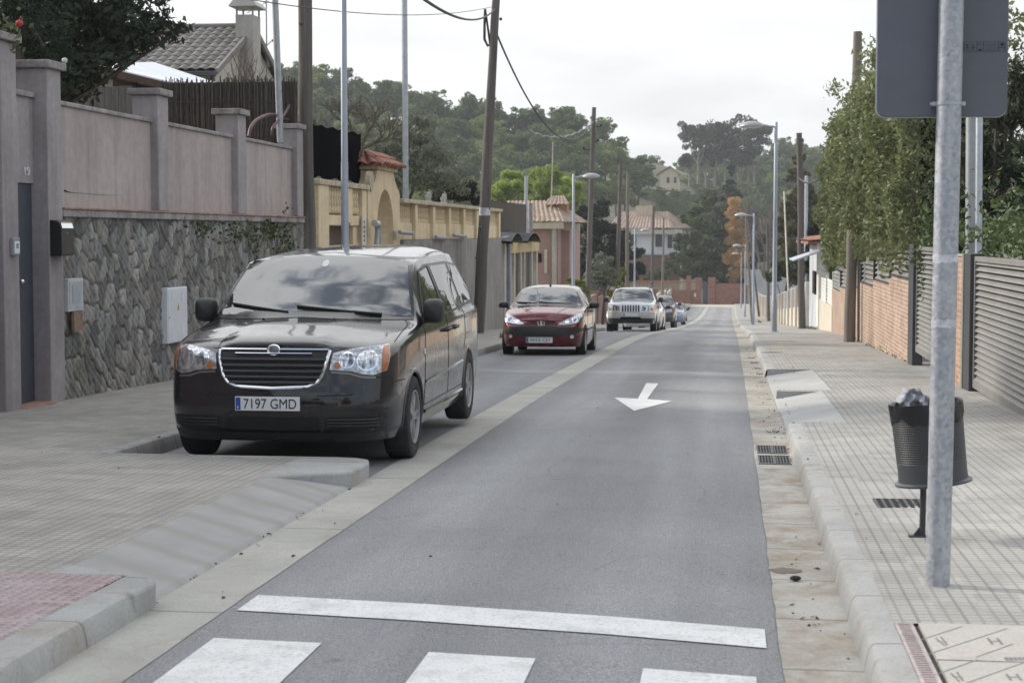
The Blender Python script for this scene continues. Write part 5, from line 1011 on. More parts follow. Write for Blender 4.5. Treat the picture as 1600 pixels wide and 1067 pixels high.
def net(L, hw, zt, yA, yH, zR, xR, yE, zE, yT, b0, b1, zb=.23, nr=.10, zm=.70, zs=None, wz=.0):
    """control net of a car shell: 15 stations round one half (front centre -> rear centre), 7 levels bottom to roof edge. zt: 7 heights of the bonnet edge"""
    px_ = np.array([0, .42, .71, .885, .96, .99, 1, 1, 1, 1, .99, .965, .87, .46, 0])*hw
    mid = (yH+yE)/2; py_ = np.array([0, .012, .075, .22, .45, .82, yA-.1, (yA+yH)/2, yH+.05, mid, yE, L-.29, L-.08, L-.01, L])
    A = .895*hw; tx_ = np.array([0, .42*hw, .69*hw, .83*hw, .885*hw, .905*hw, A, A*.52+xR*.48, xR+.012, xR, xR-.005, xR-.03, xR-.09, .45*xR, 0])
    ty_ = np.array([nr, nr+.015, nr+.09, max(.34, nr+.2), .58, max(.75, .62*yA), yA, yA*.52+yH*.48, yH, mid, yE, yE+.65*(yT-yE), yT-.05, yT, yT+.01])
    tz_ = np.array(list(zt)+[zt[6]*.44+zR*.56, zR-.025, zR+.01, zE, zE-.05, zE-.09, zE-.10, zE-.10])
    bz = np.array([z-.035 for z in zt[:6]]+[b0-.015, b0, b0+.01, (b0+b1)/2+.01, b1, b1+.01, b1+.01, b1+.01, b1+.01]); bx_ = px_*.97; bx_[10:] *= .985; by_ = py_*.0+np.concatenate([ty_[:6]*.55+py_[:6]*.45, py_[6:]]); by_[11:] -= np.array([.03, .05, .06, .06])
    sz = np.array([z-.10 for z in zt[:6]]+[b0-.11, b0-.10, b0-.10, (b0+b1)/2-.10, b1-.11, b1-.11, b1-.11, b1-.11, b1-.11]); sx_ = px_*.993; sy_ = np.concatenate([ty_[:6]*.25+py_[:6]*.75, py_[6:]])
    f = np.array([1, 1, 1, .8, .3]+[0]*6+[-.3, -.8, -1, -1])
    o = np.ones(15)
    return [np.stack([px_*.95, py_+.06*f, o*zb], 1), np.stack([px_*.985, py_+.005*f, o*(zb+.10)], 1), np.stack([px_*.997, py_-.028*f, o*(zb+.27)], 1), np.stack([px_, py_, o*zm], 1), np.stack([sx_, sy_, sz], 1), np.stack([bx_, by_, bz], 1), np.stack([tx_, ty_, tz_], 1)]
def shell(N, lidz, lidy, crease=0., sub=9, vs_=6, nl=26):
    K = np.array(N); ns = K.shape[1]; si = np.linspace(0, ns-1, (ns-1)*sub+1); A = np.zeros((7, len(si), 3))
    for k in range(7):
        for c in range(3): A[k, :, c] = pchip(np.arange(ns), K[k, :, c], si)
    ki = np.linspace(0, 6, 6*vs_+1); B = np.zeros((len(ki), len(si), 3))
    for j in range(len(si)):
        for c in range(3): B[:, j, c] = pchip(np.arange(7), A[:, j, c], ki)
    m = MB(); nj = len(si); nk = len(ki)
    for s in (1, -1):
        k0 = len(m.v); m.v += [(s*p[0], p[1], p[2]) for row in B for p in row]
        for k in range(nk-1):
            for j in range(nj-1): a = k0+k*nj+j; m.f.append((a, a+1, a+nj+1, a+nj)); m.m.append(0)
    lz = pchip(np.arange(ns), lidz, si); ly = pchip(np.arange(ns), lidy, si)
    for top, kk in ((True, nk-1), (False, 0)):
        k0 = len(m.v); q = nl if top else 4
        for j in range(nj):
            p = B[kk, j]
            for i in range(q+1):
                t = -1+2*i/q; e = 1-t*t
                z = p[2]+(lz[j]*(1-abs(t)**(2.4 if si[j] < 7 else 3.6)) if top else 0); y = p[1]+(ly[j]*e if top else 0)
                if top and crease and si[j] < 6: w = min(1, si[j]/1.5)*min(1, (6-si[j])/1.2); ax = abs(t*p[0]); z += crease*w*(sm(.50, .38, ax) if False else (1-sm(.38, .435, ax)))
                m.v.append((t*p[0], y, z))
        for j in range(nj-1):
            for i in range(q): a = k0+j*(q+1)+i; m.f.append((a, a+1, a+q+2, a+q+1)); m.m.append(0)
    me = bpy.data.meshes.new('body'); me.from_pydata(m.v, [], m.f); bb = bmesh.new(); bb.from_mesh(me); bmesh.ops.remove_doubles(bb, verts=bb.verts, dist=.0015); bmesh.ops.dissolve_degenerate(bb, edges=bb.edges, dist=.0008); bmesh.ops.recalc_face_normals(bb, faces=bb.faces); bb.to_mesh(me); bb.free(); return me
class Car:
    def __init__(s, name, label, loc, me, mats, axles, ra, hw, rot=0, group='cars parked along the left side'):
        s.r = thing(name, label, 'car', loc, group); s.hw = hw; s.ax = axles; s.ra = ra
        s.bvh = BVHTree.FromPolygons([v.co.copy() for v in me.vertices], [tuple(p.vertices) for p in me.polygons])
        bo_ = bpy.data.objects.new('body', me); COL.objects.link(bo_); me.materials.append(mats); me.materials.append(mDARK)
        c = MB()
        for y, r in axles:
            for sg in (1, -1): c.lathe([(.001, 0), (ra, 0), (ra, 1.), (.001, 1.)], (sg*(hw-.30) if sg > 0 else -(hw-.30)-1., y, r), 40, Matrix.Rotation(math.pi/2, 3, 'Y'))
        co = c.build('cutter', mDARK, local=True); md = bo_.modifiers.new('b', 'BOOLEAN'); md.object = co; md.operation = 'DIFFERENCE'; md.solver = 'EXACT'
        dg = bpy.context.evaluated_depsgraph_get(); nm = bpy.data.meshes.new_from_object(bo_.evaluated_get(dg)); bo_.modifiers.clear()
        if len(nm.polygons) > len(me.polygons)*.5: bo_.data = nm
        bpy.data.objects.remove(co)
        d = bo_.data; d.materials.clear(); d.materials.append(mats); d.materials.append(mDARK)
        for p in d.polygons:
            cc = p.center; ins = any(math.hypot(cc.y-y, cc.z-r) < ra-.004 for y, r in axles) and abs(cc.x) > hw-.4; onr = any(abs(math.hypot(cc.y-y, cc.z-r)-ra) < .004 for y, r in axles) and abs(cc.x) < hw-.03
            p.material_index = 1 if ins or onr else 0; p.use_smooth = True
        d.set_sharp_from_angle(angle=math.radians(32)); bo_.parent = s.r; s.body = bo_; s.paint = mats
        bo_.name = 'body'
    def pj(s, ax, a, b, off=.004):
        o, d = {'f': ((a, -3, b), (0, 1, 0)), 'r': ((a, 9, b), (0, -1, 0)), 's': ((4, a, b), (-1, 0, 0)), 'S': ((-4, a, b), (1, 0, 0)), 't': ((a, b, 5), (0, 0, -1))}[ax]
        h, n, _, _ = s.bvh.ray_cast(Vector(o), Vector(d))
        if h is None: h, n, _, _ = s.bvh.find_nearest(Vector(o)+Vector(d)*(3.2 if ax in 'fsS' else 4))
        if n.dot(Vector(d)) > 0: n = -n
        return h+n*off
    def patch(s, name, ax, poly, m, off=.005, res=.05, parent=None, smooth=True, curve=False):
        if curve: poly = cat2(poly)
        P = [Vector(p) for p in poly]; Q = []
        for a, b in zip(P, P[1:]+P[:1]):
            k = max(1, int((b-a).length/res)); Q += [a.lerp(b, i/k) for i in range(k)]
        n = len(Q); x0, x1 = min(p.x for p in Q), max(p.x for p in Q); y0, y1 = min(p.y for p in Q), max(p.y for p in Q); G = list(Q)
        x = x0+res/2
        while x < x1:
            y = y0+res/2
            while y < y1:
                p = Vector((x, y))
                if min((p-q).length for q in Q) > res*.4: G.append(p)
                y += res
            x += res
        vs, _, fs, _, _, _ = geometry.delaunay_2d_cdt(G, [], [list(range(n))], 1, 1e-5)
        us = sorted({i for f in fs for i in f}); mp = {i: k for k, i in enumerate(us)}; vs = [vs[i] for i in us]; fs = [tuple(mp[i] for i in f) for f in fs]
        b = MB(); V = [s.pj(ax, p[0], p[1], off) for p in vs]; b.add(V, fs)
        bb = {}
        for f in fs:
            for i in range(len(f)): e = tuple(sorted((f[i], f[(i+1) % len(f)]))); bb[e] = bb.get(e, 0)+1
        k = len(b.v); back = {}
        for e, c in bb.items():
            if c == 1:
                for i in e:
                    if i not in back: back[i] = len(b.v); b.v.append(tuple(s.pj(ax, vs[i][0], vs[i][1], -.012)))
                b.f.append((e[0], e[1], back[e[1]], back[e[0]])); b.m.append(0)
        return b.build(name, m, parent or s.r, smooth=45 if smooth else 0, local=True)
    def line(s, name, ax, pts, r, m, off=0., parent=None, closed=False, build=True, step=.035, mb=None):
        pts = [Vector(p) for p in pts]; 
        if closed: pts = pts+[pts[0]]
        Q = []
        for a, b in zip(pts, pts[1:]):
            k = max(1, int((b-a).length/step)); Q += [a.lerp(b, i/k) for i in range(k)]
        Q.append(pts[-1]); mb = mb or MB(); mb.tube([s.pj(ax, p[0], p[1], off) for p in Q], r, 6, cap=not closed)
        return mb.build(name, m, parent or s.r, smooth=50, local=True) if build else mb
    def disc(s, name, ax, c, r, m, off, parent=None, n=20): return s.patch(name, ax, [(c[0]+r*math.cos(2*math.pi*i/n), c[1]+r*math.sin(2*math.pi*i/n)) for i in range(n)], m, off, max(.02, r*.5), parent)
    def seams(s, paths):
        b = MB()
        for ax, p in paths: s.line('seam', ax, p, .0045, mSEAM, -.001, build=False, mb=b)
        return b.build('panel_seams', mSEAM, s.body, smooth=50, local=True)
    def plate(s, z, body=None, x=0., ax='f', w=.52, h=.11):
        p = s.pj(ax, x, z, 0); y = p.y-.018; o = MB().box(x-w/2, x+w/2, y-.004, y+.02, z-h/2, z+h/2).build('number_plate', mPLATE, s.r, local=True, bevel=.003)
        MB().box(x-w/2+.006, x-w/2+.045, y-.006, y, z-h/2+.006, z+h/2-.006).build('country_strip', mEUB, o, local=True)
        if body:
            t = text('plate_number', body, .1, mPINK_, o, (0, 0, 0), Euler((0, 0, 0)).to_quaternion(), world=False, ext=.001); me = t.data
            xs = [v.co.x for v in me.vertices]; ys = [v.co.y for v in me.vertices]; sx = .425/(max(xs)-min(xs)); sy = .078/(max(ys)-min(ys)); cx_ = (max(xs)+min(xs))/2; cy_ = (max(ys)+min(ys))/2
            for v in me.vertices: v.co = Vector((x+.022+(v.co.x-cx_)*sx, y-.0055-v.co.z, z+(v.co.y-cy_)*sy))
            t = text('country_letter', 'E', .03, mPLATE, o, (x-w/2+.025, y-.0068, z-h/2+.025), R_FRONT, world=False, ext=.0006)
        return o
    def wheels(s, r, w=.215, rim=.66, spokes=5, track=None, m=None):
        wx = (track or s.hw-.015)
        b = MB(); X = Matrix.Rotation(math.pi/2, 3, 'Y'); h = w/2
        b.lathe([(r*rim, -h*.86), (r*rim+.02, -h*.98), (r*.86, -h*1.02), (r*.955, -h*.93), (r*.992, -h*.78), (r, -h*.4), (r, h*.4), (r*.992, h*.78), (r*.955, h*.93), (r*.86, h*1.02), (r*rim+.02, h*.98), (r*rim, h*.86)], (0, 0, 0), 48, X)
        for q in (-.5, -.17, .17, .5): b.lathe([(r*.996, h*q-.005), (r*.985, h*q), (r*.996, h*q+.005)], (0, 0, 0), 48, X)
        c = MB(); R_ = r*rim; c.lathe([(R_*.99, h*.9), (R_*.99, h*.97), (R_*.93, h*.95), (R_*.90, h*.5), (R_*.88, -h*.5)], (0, 0, 0), 40, X); c.lathe([(R_*.24, h*.5), (R_*.24, h*.86), (R_*.16, h*.9), (.001, h*.9)], (0, 0, 0), 24, X)
        for i in range(spokes):
            a0 = 2*math.pi*i/spokes
            for dv in ((-.16, .16) if spokes <= 5 else (0,)):
                u = Vector((0, math.cos(a0+dv*.5), math.sin(a0+dv*.5))); v_ = Vector((0, math.cos(a0+dv), math.sin(a0+dv))); t_ = Vector((0, -math.sin(a0), math.cos(a0))); wd = .022 if spokes <= 5 else .03
                p, q = u*R_*.18, v_*R_*.94; c.hexa([p-t_*wd+Vector((h*.66, 0, 0)), q-t_*wd*.8+Vector((h*.66, 0, 0)), q+t_*wd*.8+Vector((h*.66, 0, 0)), p+t_*wd+Vector((h*.66, 0, 0))], [p-t_*wd*.8+Vector((h*.88, 0, 0)), q-t_*wd*.7+Vector((h*.84, 0, 0)), q+t_*wd*.7+Vector((h*.84, 0, 0)), p+t_*wd*.8+Vector((h*.88, 0, 0))])
        k = MB(); k.lathe([(.001, -h*.2), (R_*.88, -h*.2), (R_*.88, -h*.3), (.001, -h*.3)], (0, 0, 0), 24, X); k.lathe([(.001, h*.3), (R_*.5, h*.3), (R_*.5, h*.2), (.001, h*.2)], (0, 0, 0), 24, X)
        first = None
        for y, _ in s.ax:
            for sg in (1, -1):
                if first is None:
                    o = b.build('wheel', mTYRE, s.r, smooth=35, local=True); a_ = c.build('rim', m or mRIM, o, smooth=35, local=True); d = k.build('brake_disc', mDARK, o, local=True); first = (o, a_, d)
                else:
                    o = first[0].copy(); COL.objects.link(o)
                    for q in first[1:]: z_ = q.copy(); COL.objects.link(z_); z_.parent = o
                o.location = (sg*(wx-h), y, r); o.rotation_euler = (0, 0, 0 if sg > 0 else math.pi)
    def mirror(s, x, y, z, w, h, d, m, sg):
        b = MB(); 
        ring_ = [(math.copysign(abs(math.cos(t))**.55, math.cos(t))*w/2, math.copysign(abs(math.sin(t))**.55, math.sin(t))*h/2) for t in (2*math.pi*i/24 for i in range(24))]; k = len(b.v)
        for f_, yy in ((.02, -d*.62), (.5, -d*.58), (.8, -d*.45), (.95, -d*.2), (1., .1*d), (.97, d*.4), (.9, d*.42), (.02, d*.38)): b.v += [(sg*x+p[0]*f_, y+yy, z+p[1]*f_) for p in ring_]
        for i in range(7):
            for j in range(24): b.f.append((k+i*24+j, k+i*24+(j+1) % 24, k+(i+1)*24+(j+1) % 24, k+(i+1)*24+j)); b.m.append(0)
        b.obox((sg*(x-w*.55), y+.01, z-h*.38), (w*.6, d*.5, h*.22)); return b.build('wing_mirror', m, s.r, smooth=50, local=True)
    def flares(s, m=None, rr=.022, ex=-.012):
        for sg in (1, -1):
            for y, r in s.ax:
                pts = []
                for i in range(29):
                    a0 = math.radians(-12+204*i/28); q = (y+math.cos(a0)*(s.ra+.004), r+math.sin(a0)*(s.ra+.004))
                    if q[1] > .22: pts.append(s.pj('s' if sg > 0 else 'S', q[0], q[1], ex))
                b = MB(); b.tube(pts, rr, 8); b.build('wheel_arch_lip', m or s.paint, s.body, smooth=60, local=True)
    def wiper(s, pts):
        pts = [Vector(p) for p in pts]; Q = [pts[0].lerp(pts[1], i/8) for i in range(9)] if len(pts) == 2 else pts
        b = MB(); b.tube([s.pj('f', p[0], p[1], .022) for p in Q], .011, 6); b.tube([s.pj('f', p[0], p[1], .010) for p in Q], .006, 6); return b.build('wiper', mTRIM, s.r, smooth=50, local=True)
def cat2(P, n=5):
    P = [Vector(p) for p in P]; k = len(P); r = []
    for i in range(k):
        a, b, c, d = P[i-1], P[i], P[(i+1) % k], P[(i+2) % k]
        for j in range(n): t = j/n; r.append(.5*((2*b)+(-a+c)*t+(2*a-5*b+4*c-d)*t*t+(-a+3*b-3*c+d)*t**3))
    return r
mir = lambda P: [(-x, z) for x, z in P]
# ---------------------------------------------------------------- the minivan
VX, VY = -3.575, 13.50
vp = paint('minivan_paint', (.0085, .0075, .0105), .3, .30, dust=.03)
N = net(5.14, .975, [.955, .955, .965, .99, 1.02, 1.06, 1.125], 1.42, 2.2, 1.645, .745, 3.95, 1.672, 4.95, 1.085, 1.15)
me = shell(N, [0, .02, .035, .045, .05, .055, .055, .055, .06, .085, .09, .08, .06, .03, 0], [0, -.02, -.06, -.10, -.14, -.2, -.30, -.22, -.14, -.03, 0, .03, .04, .02, 0], .02)
V = Car('minivan', 'dark minivan with chrome-framed grille parked at the left kerb, nearest car', (VX, VY, zr(VY+1)+.005), me, vp, [(.95, .345), (4.03, .345)], .385, .975)
V.patch('windscreen_frame', 'f', [(-.875, 1.13), (-.74, 1.65), (0, 1.70), (.74, 1.65), (.875, 1.13), (0, 1.165)], mFRIT, .004, .06)
ws = V.patch('windscreen', 'f', [(-.845, 1.155), (-.708, 1.618), (-.3, 1.658), (0, 1.668), (.3, 1.658), (.708, 1.618), (.845, 1.155), (.4, 1.19), (0, 1.20), (-.4, 1.19)], mGLASS, .008, .05)
V.disc('mirror_mount', 'f', (.02, 1.60), .03, mPLATE, .010, ws, 10)
V.wiper([(.62, 1.165), (-.10, 1.235)]); V.wiper([(-.16, 1.185), (-.74, 1.245)])
G = [(-.445, .94), (-.43, .86), (-.40, .76), (-.36, .70), (-.29, .668), (0, .655), (.29, .668), (.36, .70), (.40, .76), (.43, .86), (.445, .94), (0, .945)]
g = V.patch('grille', 'f', G, M('grille_black', (.006, .006, .007), .6, var=0), .004, .04)
for k, z in enumerate((.875, .83, .785, .74, .698)):
    hx = .425-.0 if z > .86 else float(np.interp(z, [.66, .70, .76, .86], [.28, .35, .395, .42])); b = V.line('slat', 'f', [(-hx, z), (hx, z)], .0125, M('grille_slat', (.05, .05, .056), .35, .3, var=.05) if k == 0 else bpy.data.materials['grille_slat'], .016, g)
V.line('chrome_frame', 'f', G[:11], .0135, mCHROME, .010, g); V.line('chrome_bar', 'f', [(-.435, .945), (.435, .945)], .013, mCHROME, .012, g); V.line('chrome_bar', 'f', [(-.31, .918), (.31, .918)], .008, mCHROME, .015, g)
b = MB(); c0 = V.pj('f', 0, .93, .03); b.lathe([(.045, -.02), (.045, .0), (.04, .008), (.034, .004), (.001, .004)], c0, 28, Matrix.Rotation(math.pi/2, 3, 'X') @ Matrix.Diagonal((1.25, 1, 1)).to_3x3()); bd = b.build('badge', mCHROME, V.r, smooth=40, local=True)
b = MB(); b.lathe([(.034, .006), (.026, .009), (.024, .006), (.010, .009), (.001, .008)], c0, 24, Matrix.Rotation(math.pi/2, 3, 'X')); b.build('badge_seal', M('badge_grey', (.22, .24, .28), .3, .8, var=.3, sc=60), bd, smooth=40, local=True)
for s_ in (1, -1):
    f = (lambda P: P) if s_ > 0 else mir
    h = V.patch('headlight', 'f', f([(.455, .80), (.475, .925), (.60, .955), (.74, .975), (.865, .985), (.885, .90), (.87, .785), (.78, .755), (.70, .765), (.62, .79)]), mLENS, .007, .04)
    V.patch('turn_lens', 'f', f([(.838, .778), (.832, .972), (.865, .978), (.880, .90), (.868, .79)]), mAMB, .010, .03, h)
    for c, r_ in (((.735, .868), .078), ((.585, .872), .062)):
        q = (s_*c[0], c[1]); V.disc('reflector', 'f', q, r_, mREFL, .011, h); V.disc('lamp_bowl', 'f', q, r_*.86, mBOWL, .013, h)
    V.disc('amber_bulb', 'f', (s_*.512, .832), .027, mAMB, .012, h, 14)
    V.patch('chin_strip', 'f', f([(.47, .775), (.60, .765), (.70, .735), (.80, .728), (.80, .742), (.70, .752), (.60, .782), (.47, .790)]), M('headlight_chin', (.20, .18, .16), .3, .6, var=0) if s_ > 0 else bpy.data.materials['headlight_chin'], .004, .03)
    lo = V.patch('lower_grille', 'f', f([(.42, .335), (.43, .43), (.62, .435), (.84, .425), (.82, .345), (.70, .325)]), bpy.data.materials['grille_black'], .003, .05)
    for z in (.36, .385, .41): V.line('slat', 'f', f([(.44, z), (.82, z-.002)]), .008, mTRIM, .006, lo)
V.patch('lower_lip', 'f', [(-.86, .315), (-.60, .300), (0, .295), (.60, .300), (.86, .315), (.86, .235), (0, .225), (-.86, .235)], mTRIM, .006, .06)
V.patch('front_intake', 'f', [(-.38, .335), (-.38, .425), (.38, .425), (.38, .335)], bpy.data.materials['grille_black'], .003, .06)
V.plate(.535, '7197 GMD', -.03)
V.seams([('f', [(.36, .60), (.62, .603), (.64, .61)]), ('f', [(-.36, .60), (-.62, .603), (-.64, .61)]), ('f', [(-.86, .425), (-.84, .36), (-.7, .315), (-.4, .30), (0, .297), (.4, .30), (.7, .315), (.84, .36), (.86, .425)]), ('t', [(-.47, .135), (-.455, .3), (-.80, .45)][:2]),
         ('t', [(.885, .5), (.88, .8), (.872, 1.1), (.845, 1.3), (.80, 1.38)]), ('t', [(-.885, .5), (-.88, .8), (-.872, 1.1), (-.845, 1.3), (-.80, 1.38)]), ('f', [(.46, .80), (.44, .945)]), ('f', [(-.46, .80), (-.44, .945)]), ('f', [(.60, .765), (.70, .74), (.9, .735)]), ('f', [(-.60, .765), (-.70, .74), (-.9, .735)]),
         *[(a, p) for a in 'sS' for p in ([(1.50, 1.08), (1.46, .9), (1.42, .6), (1.40, .40)], [(2.70, 1.12), (2.71, .8), (2.68, .40)], [(3.80, 1.13), (3.81, .85), (3.70, .75)], [(1.40, .40), (2.68, .40), (3.6, .40)], [(.60, .69), (.30, .69)])]])
for a, sg in (('s', 1), ('S', -1)):
    V.patch('window_frame', a, [(1.56, 1.105), (1.72, 1.26), (2.05, 1.535), (2.5, 1.59), (3.7, 1.60), (4.40, 1.56), (4.74, 1.30), (4.80, 1.165), (3.6, 1.14), (2.6, 1.115)], mFRIT, .003, .07)
    V.patch('side_window', a, [(1.64, 1.135), (1.80, 1.28), (2.12, 1.52), (2.60, 1.562), (2.64, 1.14)], mGLASS, .006, .06); V.patch('side_window', a, [(2.80, 1.145), (2.76, 1.567), (3.66, 1.572), (3.74, 1.16)], mGLASS, .006, .06); V.patch('side_window', a, [(3.88, 1.17), (3.80, 1.57), (4.34, 1.535), (4.66, 1.29), (4.72, 1.195)], mGLASS, .006, .06)
    for p in ([(1.63, 1.128), (1.80, 1.28), (2.11, 1.53), (2.62, 1.572)], [(2.65, 1.14), (2.61, 1.565)]): V.line('window_trim', a, p, .008, mTRIM, .006)
    for y in (2.50, 2.92): q0, q1 = V.pj(a, y, .985, .03), V.pj(a, y+.19, .99, .03); b = MB(); b.tube([V.pj(a, y, .985, .0), q0, q1, V.pj(a, y+.19, .99, 0)], [.016, .018, .018, .016], 8); b.build('door_handle', mTRIM, V.r, smooth=50, local=True)
    V.line('side_moulding', a, [(1.45, .60), (3.6, .625)], .016, vp, -.004, V.body); V.line('side_moulding', a, [(1.45, .34), (3.6, .34)], .02, vp, -.004, V.body)
    V.disc('side_repeater', a, (1.42, .86), .028, mPLATE, .006, None, 12); V.mirror(1.02, 1.60, 1.20, .185, .215, .16, mTRIM, sg)
    V.patch('tail_lamp', 'r', [(sg*.70, .95), (sg*.69, 1.45), (sg*.80, 1.40), (sg*.88, .95)], mTAIL, .006, .06)
V.patch('rear_window', 'r', [(-.62, 1.18), (-.52, 1.52), (.52, 1.52), (.62, 1.18)], mGLASS, .006, .08)
V.wheels(.345, .225, .66, 5, .975); V.flares()
for x in (-.33, .28): b = MB(); p = V.pj('t', x, .98, .004); b.ball(p, .014, 8, sz=.6); b.build('washer_jet', mTRIM, V.r, smooth=60, local=True)
# ---------------------------------------------------------------- red hatchback
hp = paint('red_paint', (.105, .004, .012), .3, .28, dust=.1)
def hatch_net(): return net(3.83, .826, [.69, .69, .71, .80, .87, .91, .965], 1.22, 1.78, 1.345, .555, 2.85, 1.36, 3.62, .93, .99, zb=.20, nr=.14, zm=.60)
HZ = [0, .03, .05, .055, .055, .055, .05, .05, .05, .06, .06, .05, .03, .02, 0]; HY = [0, -.02, -.06, -.09, -.12, -.16, -.26, -.2, -.12, -.02, 0, .02, .03, .02, 0]
HX, HY0 = -3.66, 34.2
H = Car('hatchback', 'red hatchback with black bumper band parked on the left, second car', (HX, HY0, zr(HY0+1.5)+.005), shell(hatch_net(), HZ, HY, .0, 7, 5, 20), hp, [(.74, .30), (3.18, .30)], .335, .826)
H.r.rotation_euler = (math.atan2(zr(HY0+3.18)-zr(HY0+.74), 2.44)*.9, 0, 0)
def glass_set(C, ws, side, rear, fr=None):
    C.patch('windscreen_frame', 'f', fr or [(x*1.045, z+(.018 if z > 1.2 else -.02)) for x, z in ws], mFRIT, .003, .07); C.patch('windscreen', 'f', ws, mGLASS, .007, .06)
    for a in 'sS':
        for P in side: C.patch('side_window', a, P, mGLASS, .005, .07)
    C.patch('rear_window', 'r', rear, mGLASS, .005, .08)
glass_set(H, [(-.69, .985), (-.52, 1.315), (0, 1.35), (.52, 1.315), (.69, .985), (0, 1.025)], [[(1.36, .97), (1.55, 1.12), (1.86, 1.30), (2.42, 1.325), (2.44, .985)], [(2.52, .99), (2.50, 1.325), (2.95, 1.29), (3.25, 1.08), (3.22, 1.01)]], [(-.52, 1.02), (-.42, 1.26), (.42, 1.26), (.52, 1.02)])
H.wiper([(.5, 1.01), (-.15, 1.05)]); H.wiper([(-.2, 1.03), (-.62, 1.05)])
H.patch('bumper_band', 'f', [(-.80, .575), (-.55, .59), (0, .60), (.55, .59), (.80, .575), (.80, .50), (.55, .44), (.35, .40), (-.35, .40), (-.55, .44), (-.80, .50)], mTRIM, .008, .06)
H.patch('bonnet_gap', 'f', [(-.46, .665), (-.2, .672), (.2, .672), (.46, .665), (.44, .645), (-.44, .645)], mSEAM, .004, .05)
for s_ in (1, -1):
    f = (lambda P: P) if s_ > 0 else mir
    h = H.patch('headlight', 'f', f([(.33, .635), (.45, .72), (.60, .795), (.74, .845), (.775, .80), (.765, .70), (.66, .655), (.48, .63)]), mLENS, .008, .04); q = (s_*.64, .73); H.disc('reflector', 'f', q, .06, mREFL, .011, h); H.disc('lamp_ring', 'f', q, .04, mBULB, .013, h); H.disc('reflector', 'f', (s_*.50, .69), .04, mREFL, .011, h)
    fg = H.disc('fog_lamp', 'f', (s_*.60, .405), .05, mTRIM, .010); H.disc('lens', 'f', (s_*.60, .405), .036, mREFL, .013, fg); H.mirror(.93, 1.46, 1.0, .21, .13, .13, mTRIM, s_)
    H.line('side_moulding', 's' if s_ > 0 else 'S', [(1.15, .52), (2.8, .53)], .02, mTRIM, -.004); H.patch('tail_lamp', 'r', [(s_*.60, .75), (s_*.58, 1.0), (s_*.70, 1.02), (s_*.76, .75)], mTAIL, .005, .06)
    b = MB(); b.tube([H.pj('s' if s_ > 0 else 'S', 2.15, .86, 0), H.pj('s' if s_ > 0 else 'S', 2.17, .86, .03), H.pj('s' if s_ > 0 else 'S', 2.32, .865, .03), H.pj('s' if s_ > 0 else 'S', 2.34, .865, 0)], .014, 6); b.build('door_handle', mTRIM, H.r, smooth=50, local=True)
for x in (-.50, -.40): H.patch('bonnet_vent', 't', [(x-.035, .98), (x-.03, 1.06), (x+.035, 1.03), (x+.03, .95)], mTRIM, .006, .04)
H.seams([('t', [(.30, .30), (.42, .6), (.60, 1.02)]), ('t', [(-.30, .30), (-.42, .6), (-.60, 1.02)]), ('f', [(-.30, .40), (-.2, .39), (.2, .39), (.30, .40)]), *[(a, p) for a in 'sS' for p in ([(1.2, .9), (1.15, .6), (1.15, .32)], [(2.48, .96), (2.5, .6), (2.46, .32)], [(1.15, .3), (2.46, .3)])]])
# chrome rampant animal emblem in a V-shaped mount
c0 = H.pj('f', 0, .625, .012); em = MB(); z = lambda P: [(c0.x+a*.092, c0.z+b_*.092) for a, b_ in P]
em.prism(z([(-.9, .72), (-.62, .72), (-.42, -.45), (.42, -.45), (.62, .72), (.9, .72), (.55, -.85), (-.55, -.85)]), 'y', c0.y-.012, c0.y+.03); eo = em.build('emblem_mount', mCHROME, H.r, local=True)
em = MB(); em.prism(z([(-.30, .82), (-.05, .95), (.12, .75), (.42, .80), (.22, .52), (.30, .2), (.48, .05), (.26, -.05), (.20, -.35), (.34, -.62), (.08, -.5), (-.02, -.15), (-.16, -.55), (-.34, -.62), (-.24, -.2), (-.34, .2), (-.14, .45)]), 'y', c0.y-.03, c0.y-.005); em.build('emblem_figure', mREFL, eo, local=True)
H.plate(.335, '2652 CJY', -.03); H.wheels(.30, .185, .68, 7, .826); H.flares(rr=.014, ex=-.008)
b = MB(); p = H.pj('t', 0, 1.82, 0); b.ball(p+Vector((0, 0, .01)), .025, 8); b.tube([p, p+Vector((0, .30, .25))], .005, 5); b.build('aerial', mTRIM, H.r, local=True)
# ---------------------------------------------------------------- silver off-roader
jp = paint('silver_paint', (.66, .67, .69), .45, .32)
def suv_net(h=0.): return net(4.45, .915, [1.09, 1.09, 1.10, 1.115, 1.13, 1.15, 1.185], 1.45, 2.02, 1.665+h, .665, 3.75, 1.70+h, 4.35, 1.14, 1.17, zb=.36, nr=.06, zm=.82)
SZ = [0, .01, .015, .02, .025, .03, .035, .04, .045, .05, .05, .04, .03, .02, 0]; SY = [0, -.01, -.03, -.05, -.08, -.12, -.2, -.16, -.10, -.02, 0, .02, .02, .01, 0]
JX, JY = -3.60, 64.6
J = Car('offroader', 'silver off-roader with seven-slot grille parked third on the left', (JX, JY, zr(JY+1.6)+.005), shell(suv_net(), SZ, SY, .02, 7, 5, 20), jp, [(.88, .365), (3.57, .365)], .42, .915)
J.r.rotation_euler = (math.atan2(zr(JY+3.57)-zr(JY+.88), 2.7)*.9, 0, 0)
glass_set(J, [(-.76, 1.205), (-.63, 1.62), (0, 1.65), (.63, 1.62), (.76, 1.205), (0, 1.225)], [[(1.72, 1.18), (1.92, 1.42), (2.12, 1.62), (2.60, 1.64), (2.62, 1.19)], [(2.72, 1.19), (2.70, 1.64), (3.38, 1.64), (3.40, 1.20)], [(3.52, 1.21), (3.50, 1.63), (4.05, 1.60), (4.16, 1.22)]], [(-.6, 1.2), (-.55, 1.58), (.55, 1.58), (.6, 1.2)])
